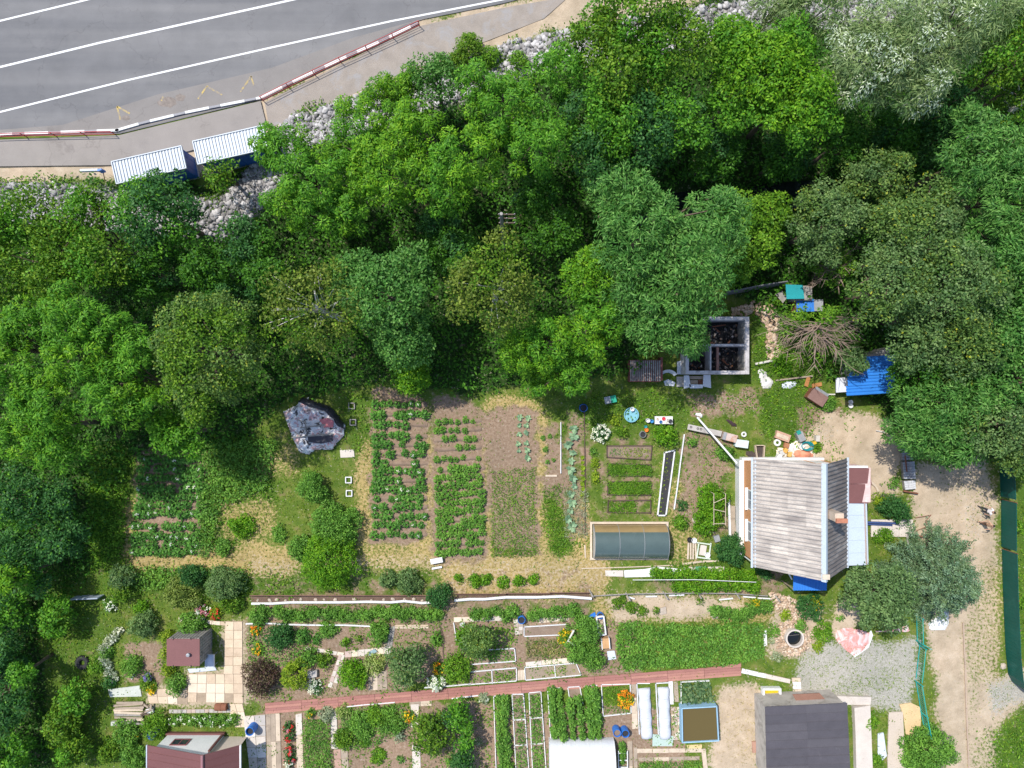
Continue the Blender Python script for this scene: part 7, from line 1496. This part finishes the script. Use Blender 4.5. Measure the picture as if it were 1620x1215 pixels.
fence_run('picket_fence', 'teal metal bar fence ending under the blue spruce', [(1448,972),(1449,1012)], 1.1, picket)
fence_run('gate', 'open teal metal gate leaf set across the fence line', [(1449,1013),(1462,1020)], 1.1, picket)
fence_run('picket_fence', 'teal metal bar fence between gate and bend', [(1453,1019),(1447,1072)], 1.1, picket)
fence_run('picket_fence', 'teal metal bar fence from the bend down to the round shrub', [(1447,1076),(1455,1125),(1462,1160)], 1.1, picket)
# stacked slate panels leaning beside the yard
p0 = W(1431,735); t = thing('slate_panel_fence', 'row of weathered grey slate panels with rusty rail beside the yard', 'fence', p0)
SLT = [mk('slate_grey_%d' % i, c, .2, 3, .85, stain=(0.14,0.14,0.15), stain_amt=.3) for i, c in enumerate(((0.26,0.27,0.29),(0.34,0.35,0.37),(0.52,0.52,0.53)))]
for s, (q, m_) in enumerate((([(1420,693),(1435,696),(1441,727),(1424,728)],0),([(1424,730),(1443,729),(1445,757),(1426,757)],1),([(1426,760),(1444,759),(1445,772),(1428,774)],2))):
    P = [W(*p)-p0 for p in q]; nr = 7 if s < 2 else 4
    for i in range(nr):
        for j in range(3):
            f = lambda u, v_: P[0].lerp(P[1], u).lerp(P[3].lerp(P[2], u), v_)
            cs = [f(j/3+.01,i/nr+.01), f((j+1)/3-.01,i/nr+.01), f((j+1)/3-.01,(i+1)/nr-.01), f(j/3+.01,(i+1)/nr-.01)]
            MB().prism([(p.x,p.y) for p in cs], [.25,.5,.5,.25] if j == 1 else .3, .38+.02*((i+j)%2)).build('slate', SLT[m_], t)
    MB().prism([(p.x*.97,p.y) for p in P], 0, .33).build('frame', GREYWOOD, t)
MB().tube([W(1427,720)-p0+Vector((0,0,.45)), W(1430,745)-p0+Vector((0,0,.45))], .05).build('rail', RUST, t); MB().tube([W(1426,776)-p0+Vector((0,0,.3)), W(1449,780)-p0+Vector((0,0,.3))], .07).build('bottom_rail', RUST, t)
p0 = W(1436,862); t = thing('old_gate_frame', 'leaning grey wooden gate frame between walk and spruce', 'frame', p0)
MB().tube([(-.1,.9,.1),(-.05,-.9,.4)], .09).build('post', GREYWOOD, t); MB().tube([(-.3,1.0,.1),(.9,.75,.5)], .05).build('rail', RUST, t); MB().tube([(.25,.5,.1),(.45,-.6,.9)], .05).build('brace', WOOD, t)
p0 = W(1455,825); t = thing('wire_loop', 'bent rusty rod sticking out over the track beside the lilac', 'rod', p0)
for a, c in (((-.4,.3,.1),(.7,.6,.4)),((.7,.6,.4),(.3,.1,.3)),((.3,.1,.3),(.5,-.3,.3)),((.5,-.3,.3),(-.3,-.7,.1))): MB().tube([a, c], .022, 4).build('rod', RUST, t)
# blue grey fence at the left garden
strip('sheet_fence', 'blue grey sheet fence stub beside the lilac', 'fence', [(122,943),(165,941)], .08, 1.0, mk('bluegrey_sheet', (0.33,0.38,0.45), .12, 1, .6), 'panel')
# ------------------------------------------------------------------ heaps and tarps
def heap(name, label, cat, poly_px, hmax, mat, res=.09, rough=.35, seed=3, kind=None, group=None):
    poly = [XY(*p) for p in poly_px]; P = np.array(poly); c = P.mean(0); lo, hi = P.min(0)-.1, P.max(0)+.1
    xs = np.arange(lo[0], hi[0], res); ys = np.arange(lo[1], hi[1], res); X, Y = np.meshgrid(xs, ys); ins = inpoly(X, Y, poly)
    ed = seg_dist(X, Y, poly+[poly[0]]); f = np.clip(ed/.45, 0, 1)**.6
    Zh = hmax*f*(1-rough+rough*2*(vnoise(X*2.2,Y*2.2,seed)*.6+vnoise(X*5,Y*5,seed+1)*.4))+.03
    id_ = -np.ones(X.shape, int); id_[ins] = np.arange(ins.sum()); V = np.stack([X[ins]-c[0],Y[ins]-c[1],Zh[ins]],-1)
    q = np.stack([id_[:-1,:-1],id_[:-1,1:],id_[1:,1:],id_[1:,:-1]],-1).reshape(-1,4); q = q[(q >= 0).all(1)]
    return tag(link(name, npmesh(name, V, q, mat, True), None, (c[0],c[1],0)), label, cat, group, kind)
def print_mat(name, stops, scale, seed=0.0, rough=.55):
    m, n, l, b = newmat(name); f = noise(n, l, scale, 5, 'Object', .65, .8); l.new(ramp(n, l, f, stops), b.inputs['Base Color']); b.inputs['Roughness'].default_value = rough; return m
TARP = print_mat('printed_tarp', [(0.37,(0.025,0.025,0.03)),(0.42,(0.10,0.08,0.08)),(0.435,(0.70,0.69,0.69)),(0.54,(0.70,0.69,0.70)),(0.58,(0.60,0.22,0.21)),(0.61,(0.62,0.5,0.5)),(0.66,(0.12,0.10,0.10))], 1.5)
heap('tarp_heap', 'rubbish heap under a torn white, black and red tarp', 'heap', [(448,650),(470,640),(476,630),(490,628),(495,640),(520,643),(548,672),(545,690),(535,700),(528,712),(500,712),(490,720),(474,716),(462,690),(455,672)], .55, TARP, seed=5, rough=.5)
heap('tarp_flap', 'black plastic flap over the back of the rubbish heap', 'tarp', [(470,636),(480,627),(490,630),(525,642),(546,668),(548,680),(535,676),(515,652),(490,646)], .95, mk('black_plastic', (0.03,0.03,0.038), .3, 3, .4, stain=(0.13,0.13,0.14), stain_amt=.3), seed=6)
slabthing('black_panel', 'flat black panel lying on the tarp heap', 'panel', [(487,690),(526,688),(527,698),(508,702),(488,699)], .82, .92, mk('black_panel', (0.035,0.035,0.05), .2, 2, .5), zpx=.85)
slabthing('red_cloth', 'pinkish red cloth patch on the tarp heap', 'cloth', [(505,664),(518,661),(528,666),(527,676),(514,676)], .80, .90, mk('pink_cloth', (0.52,0.17,0.18), .25, 3, .8), zpx=.85)
for i, (a, c) in enumerate((((475,677),(515,672)),((461,692),(528,687)),((483,665),(484,680)),((466,683),(475,690)),((470,664),(483,668)))):
    A, C = W(*a,.9), W(*c,.9); tag(MB().tube([A-A, C-A], .055, 6).build('pole', GREYWOOD, None, A), ['short upper stick across the tarp heap','long bleached pole across the tarp heap','upright short stick on the tarp heap','slanting stick at the left of the tarp heap','thin stick near the black flap of the heap'][i], 'stick')
RWT = print_mat('rose_print', [(0.35,(0.66,0.66,0.66)),(0.45,(0.62,0.42,0.40)),(0.52,(0.60,0.24,0.2)),(0.58,(0.66,0.5,0.45)),(0.7,(0.7,0.7,0.7))], .9)
heap('printed_banner', 'white banner sheet with red flower print spread on the gravel yard', 'banner', [(1320,998),(1335,992),(1358,994),(1376,1000),(1375,1018),(1365,1030),(1350,1038),(1335,1028),(1322,1015)], .08, RWT, rough=.2, seed=9)
slabthing('white_sheet', 'white sheet margin under the flower print banner', 'sheet', [(1340,1026),(1358,1020),(1378,997),(1381,1005),(1374,1024),(1352,1040)], .015, .045, WHITE)
heap('printed_banner', 'pink printed banner strip under the dense pine', 'banner', [(1383,997),(1410,995),(1436,987),(1440,999),(1430,1001),(1400,1000),(1384,1001)], .12, RWT, rough=.3, seed=10)
heap('white_tarp', 'white tarpaulin lying under the blue spruce by the track', 'tarp', [(1466,985),(1480,975),(1490,965),(1500,962),(1502,985),(1495,997),(1470,998)], .15, WHITE, rough=.3, seed=11)
heap('white_tarp', 'crumpled white cloth on the grass right of the ruin', 'tarp', [(1197,585),(1203,582),(1213,588),(1214,594),(1225,603),(1219,615),(1205,616),(1201,602)], .22, mk('dirty_cloth', (0.58,0.56,0.53), .12, 3, .85, stain=(0.38,0.36,0.33), stain_amt=.3), rough=.5, seed=12)
heap('grey_tarp', 'small grey plastic heap beside the fallen pole', 'tarp', [(1233,608),(1245,602),(1262,604),(1258,611),(1248,616),(1238,615)], .2, PL, rough=.5, seed=13)
tag(MB().tube([(0,0,.12),(1.5,.3,.15)], .10, 7).build('log', BARK_PALE, None, W(1194,576)), 'short bleached log at the grass edge above the crumpled cloth', 'log')
tag(MB().tube([(0,0,.12),(2.9,.35,.18)], .07, 7).build('fallen_pole', WOOD, None, W(1226,602)), 'long brown fallen pole below the nettle bush', 'pole')
for x, y, rz, lb in ((1276,604,1.3,'orange brown plank standing on the grass under the dead tree'),(1291,609,.2,'rusty round scrap beside the orange plank')): tag(MB().box((0,0,.15), (.75,.28,.12), rz, .3).build('scrap_board', mk('orange_rust', (0.48,0.22,0.08), .3, 3, .9), None, W(x,y)), lb, 'scrap')
for x, y, lb in ((1344,636,'upper white pot on the bare earth below the blue roof'),(1344,642,'lower white pot on the bare earth below the blue roof')): tag(MB().lathe([(.14,0),(.18,.25),(.15,.25),(.1,.1),(.001,.1)], n=12).build('pot', WHITE, None, W(x,y)), lb, 'pot')
pipe('branch_scrap', 'pale stick lying under the blue roof edge', 'stick', [(1308,624,.1),(1321,624,.1)], .06, BARK_PALE)
pipe('branch_scrap', 'pale stick beside the ash on the sandy yard', 'stick', [(1386,681,.1),(1400,684,.1)], .05, BARK_PALE)
pipe('branch_scrap', 'curved pale board at the sandy yard by the annex', 'stick', [(1376,760,.1),(1386,770,.1),(1390,778,.1)], .10, PALEWOOD)
# junk pile north of the house
heap('junk_base', 'flattened white plastic and paper rubbish under the junk pile', 'rubbish', [(1228,708),(1240,706),(1252,700),(1256,696),(1272,698),(1290,704),(1290,724),(1240,724),(1226,722)], .22, print_mat('junk_print', [(0.34,(0.10,0.09,0.08)),(0.42,(0.55,0.5,0.44)),(0.5,(0.72,0.70,0.67)),(0.58,(0.6,0.42,0.2)),(0.64,(0.5,0.5,0.5)),(0.7,(0.25,0.3,0.28))], 2.2), rough=.6, seed=14, kind='stuff')
heap('orange_tarp', 'crumpled salmon orange tarp on the junk pile against the house', 'tarp', [(1252,713),(1262,708),(1280,711),(1288,716),(1286,724),(1262,726),(1254,722)], .5, mk('salmon_tarp', (0.62,0.26,0.16), .18, 3, .7), rough=.5, seed=15)
heap('white_sack', 'white sack in the middle of the junk pile', 'sack', [(1246,702),(1256,700),(1258,712),(1248,713)], .45, WHITE, rough=.4, seed=16)
w = W(1236,690); t = thing('old_cabinet', 'pinkish brown board cabinet lying above the junk pile', 'cabinet', w, rad(-20)); MB().box((0,0,.2), (1.15,.6,.4)).build('body', mk('cabinet_pink', (0.48,0.30,0.22), .2, 3, .8, stain=(0.3,0.18,0.13), stain_amt=.35), t); MB().box((-.05,-.02,.42), (.95,.3,.05)).build('panel', PALEWOOD, t)
w = W(1263,690); t = thing('sheet_bin', 'bluish grey metal bin beside the cabinet', 'bin', w, rad(25)); MB().box((0,0,.3), (.5,.75,.6)).build('body', STEEL, t); MB().box((-.05,.4,.62), (.3,.3,.1)).build('lid', mk('teal_plastic', (0.02,0.25,0.2), .2, 3, .5), t)
w = W(1229,700); tag(MB().lathe([(.13,.02),(.13,.16),(.2,.2),(.28,.16),(.28,.02)], n=20).build('tyre', WHITEP, None, w), 'small pale tyre ring left of the junk pile', 'tyre')
w = W(1272,705); t = thing('hose_coil', 'teal garden hose coil on the junk pile', 'hose', w)
for k in range(4): MB().tube([(math.cos(a)*(.32+.05*k)+.03*k, math.sin(a)*(.26+.03*k), .42+.03*k) for a in np.linspace(0,6.0,22)], .035, 5).build('coil', mk('teal_hose', (0.01,0.22,0.24), .1, 3, .4), t)
w = W(1285,700); tag(MB().box((0,0,.3), (.28,.2,.36), .4).build('canister', mk('yellow_plastic', (0.65,0.38,0.03), .1, 3, .5), None, w), 'yellow canister at the right rim of the junk pile', 'canister')
for i, (x, y, c, lb) in enumerate(((1240,712,(0.6,0.33,0.08),'orange crate lid in the junk pile'),(1246,718,(0.55,0.35,0.1),'mustard box low in the junk pile'),(1234,716,(0.45,0.45,0.44),'grey metal basin in the junk pile'),(1230,722,(0.6,0.6,0.6),'whitish pan at the house side of the junk'),(1242,704,(0.35,0.16,0.08),'brown carton at the top of the junk pile'),(1265,706,(0.65,0.63,0.6),'white carton beside the hose coil'),(1290,693,(0.5,0.47,0.42),'grey stone sack right of the metal bin'))):
    tag(MB().box((0,0,.25), (random.uniform(.3,.5),random.uniform(.25,.4),random.uniform(.2,.5)), random.uniform(0,3)).build('junk_box', mk('junk_%d' % i, c, .2, 4, .7), None, W(x,y)), lb, 'box')
w = W(1200,714); t = thing('cart_body', 'dark open trapezoid cart body before the house', 'cart', w)
for cc, d, rz in (((-.3,0,.25),(.05,1.0,.4),rad(8)),((.32,0,.25),(.05,1.0,.4),rad(-4)),((0,.5,.25),(.6,.05,.4),0)): MB().box(cc, d, rz).build('side', PALEWOOD, t)
MB().box((0,0,.08), (.6,.95,.1)).build('bottom', mk('dark_brown', (0.07,0.055,0.05), .3, 3, .9), t)
heap('ash_heap', 'dark soil heap beside the cart body', 'heap', [(1178,712),(1195,714),(1205,722),(1196,726),(1180,722)], .25, DSOIL, seed=17)
tag(MB().lathe([(.1,.02),(.1,.18),(.17,.22),(.22,.16),(.2,.02)], n=16).build('enamel_ring', WHITE, None, W(1176,687)), 'white enamel ring standing alone on the grass above the cart', 'ring')
# bench of junk under the white pipe
w = W(1112,680); t = thing('plank_bench', 'long grey plank bench with burner holes in the yard', 'bench', w, rad(-12))
MB().box((0,0,.5), (2.7,.42,.07)).build('seat', CONC, t)
for sx in (-1.1,0,1.1): MB().box((sx,0,.23), (.12,.36,.46)).build('leg', GREYWOOD, t)
for x in (-1.1,-.55,-.3): MB().lathe([(.09,.535),(.09,.56),(.05,.56),(.05,.545)], (x,.02,0), 12).build('burner', DARK, t)
w = W(1151,691); t = thing('rusty_stove', 'rust flecked white stove at the end of the plank bench', 'stove', w, rad(-15)); MB().box((0,0,.35), (1.1,.6,.7)).build('body', mk('rust_enamel', (0.52,0.42,0.38), .15, 3, .7, stain=(0.42,0.2,0.1), stain_amt=.45), t); MB().box((-.45,0,.72), (.25,.56,.05)).build('top', STEEL, t)
w = W(1170,701); t = thing('pale_box', 'pale blue white box beside the rusty stove', 'box', w, rad(-8)); MB().box((0,0,.3), (.95,.55,.6)).build('body', mk('pale_bluebox', (0.55,0.64,0.64), .1, 2, .6), t); MB().box((0,0,.62), (1.0,.6,.05)).build('lid', mk('pale_bluebox', (0.55,0.64,0.64)), t)
heap('white_tarp', 'white rags heaped at the upper end of the long white pipe', 'tarp', [(1098,653),(1108,651),(1113,656),(1110,662),(1100,660)], .3, WHITE, rough=.6, seed=18)
heap('dark_rags', 'dark red and black rags on the grass above the stove', 'rags', [(1145,664),(1152,662),(1165,670),(1168,676),(1158,675)], .2, mk('dark_rag', (0.05,0.03,0.035), .4, 4, .9), rough=.5, seed=19)
# ------------------------------------------------------------------ two people on the track
def person(px, py, face, label, cloth, stride, arms, hair_c, shorts=False):
    w = W(px, py); t = thing('person', label, 'person', (w.x, w.y, 0.02), face)
    J = {}; E = []; R = {}
    def j(n_, p, r, par=None):
        J[n_] = Vector(p); R[n_] = r
        if par: E.append((par, n_))
    j('pelvis', (0,0,.95), .125); j('belly', (0,.0,1.10), .118, 'pelvis'); j('chest', (0,-.01,1.32), .135, 'belly'); j('neck', (0,0,1.48), .055, 'chest'); j('head', (0,.02,1.58), .085, 'neck'); j('crown', (0,.0,1.68), .078, 'head')
    for s, n_ in ((-1,'l'),(1,'r')):
        st = stride*s
        j('hip'+n_, (s*.09,0,.90), .088, 'pelvis'); j('knee'+n_, (s*.10,st*.5+.04,.50), .060, 'hip'+n_); j('ankle'+n_, (s*.10,st,.10), .040, 'knee'+n_); j('toe'+n_, (s*.11,st+.17,.05), .035, 'ankle'+n_)
        j('shoulder'+n_, (s*.18,-.01,1.41), .060, 'chest'); a = arms[0 if s < 0 else 1]
        e = Vector((s*.24,-.01,1.41))+Vector(a[0]); h_ = e+Vector(a[1]); d = (h_-e).normalized()
        j('elbow'+n_, e, .043, 'shoulder'+n_); j('wrist'+n_, h_, .029, 'elbow'+n_); p = h_+d*.07; j('palm'+n_, p, .034, 'wrist'+n_)
        side = d.cross(Vector((0,1,0))).normalized() if abs(d.y) < .9 else Vector((1,0,0)); back = side.cross(d)
        for k, (o, ln) in enumerate(((-.027,.075),(-.009,.09),(.009,.085),(.027,.065))):
            b1 = p+d*.045+side*o; j('f%d%s' % (k,n_), b1, .010, 'palm'+n_); j('g%d%s' % (k,n_), b1+d*ln*.5+back*.01, .009, 'f%d%s' % (k,n_)); j('t%d%s' % (k,n_), b1+d*ln+back*.03, .008, 'g%d%s' % (k,n_))
        j('th'+n_, p+side*(-.045)-d*.02, .012, 'palm'+n_); j('tt'+n_, p+side*(-.065)+d*.04+back*.015, .010, 'th'+n_)
    names = list(J); ix = {n_: i for i, n_ in enumerate(names)}
    me = bpy.data.meshes.new('body'); me.from_pydata([J[n_] for n_ in names], [(ix[a], ix[b]) for a, b in E], [])
    o = bpy.data.objects.new('body', me); COL.objects.link(o)
    sk = o.modifiers.new('skin', 'SKIN'); sk.use_smooth_shade = True
    for n_ in names: me.skin_vertices[0].data[ix[n_]].radius = (R[n_]*(1.28 if n_ in ('chest','belly','pelvis') else 1), R[n_]*(.85 if n_ in ('chest','belly') else 1))
    me.skin_vertices[0].data[ix['pelvis']].use_root = True
    sb = o.modifiers.new('sub', 'SUBSURF'); sb.levels = 2; sb.render_levels = 2
    dg = bpy.context.evaluated_depsgraph_get(); nm = bpy.data.meshes.new_from_object(o.evaluated_get(dg)); bpy.data.objects.remove(o); nm.name = 'body'
    nm.materials.clear()
    for m_ in cloth: nm.materials.append(m_)          # skin, shirt, trousers, shoes
    idx_ = []
    for p in nm.polygons:
        c = p.center; k = 0
        if c.z < .10: k = 3
        elif c.z < .96 and abs(c.x) < .235: k = 2
        elif c.z < 1.47 and (abs(c.x) < .2 or c.z > 1.24): k = 1
        if shorts and k == 2 and c.z < .52: k = 0
        idx_.append(k)
    nm.polygons.foreach_set('material_index', idx_); nm.polygons.foreach_set('use_smooth', [True]*len(idx_))
    link('body', nm, t)
    hm = mk('hair_%s' % hair_c[0], hair_c[1], .3, 30, .8)
    bm = bmesh.new(); bmesh.ops.create_uvsphere(bm, u_segments=16, v_segments=10, radius=.102)
    bmesh.ops.delete(bm, geom=[v for v in bm.verts if v.co.z < -.01+ (.05 if v.co.y > .045 else -.06)], context='VERTS')
    hme = bpy.data.meshes.new('hair'); bm.to_mesh(hme); bm.free(); hme.materials.append(hm); link('hair', hme, t, (0,-.005,1.655), (0,0,0), (.95,1.08,1.05))
    MB().tube([(0,.085,1.62),(0,.115,1.595)], [.008,.016], 6).build('nose', cloth[0], t)
    for s in (-1,1):
        MB().lathe([(.001,-.008),(.011,0),(.001,.008)], (s*.034,.088,1.632), 8).build('eye', DARK, t); MB().box((s*.092,.0,1.615), (.015,.035,.055)).build('ear', cloth[0], t)
    MB().box((0,.093,1.565), (.045,.01,.012)).build('mouth', mk('lips', (0.35,0.12,0.1), .1, 5, .6), t)
    return t
SKIN = mk('skin', (0.50,0.30,0.21), .08, 8, .6); TROU = mk('dark_trousers', (0.03,0.03,0.045), .2, 6, .85); SHOE = mk('dark_shoes', (0.03,0.028,0.025), .2, 6, .7)
SHIRT = mk('white_shirt', (0.72,0.70,0.72), .05, 5, .8); TAN = mk('tan_top', (0.52,0.33,0.22), .1, 5, .8); SHORTS = mk('brown_shorts', (0.14,0.09,0.07), .2, 5, .85)
person(1551,805, rad(60), 'person in white shirt and dark trousers walking beside the green fence', [SKIN,SHIRT,TROU,SHOE], .22, (((-.06,-.12,-.26),(.0,.08,-.24)),((.05,.10,-.26),(.0,.18,-.16))), ('dark',(0.025,0.018,0.015)))
person(1550,826, rad(110), 'person in tan top and brown shorts standing on the track by the fence', [SKIN,TAN,SHORTS,SHOE], .10, (((-.12,.02,-.25),(.06,.2,-.1)),((.10,.0,-.26),(-.02,.18,-.15))), ('black',(0.02,0.016,0.014)), True)
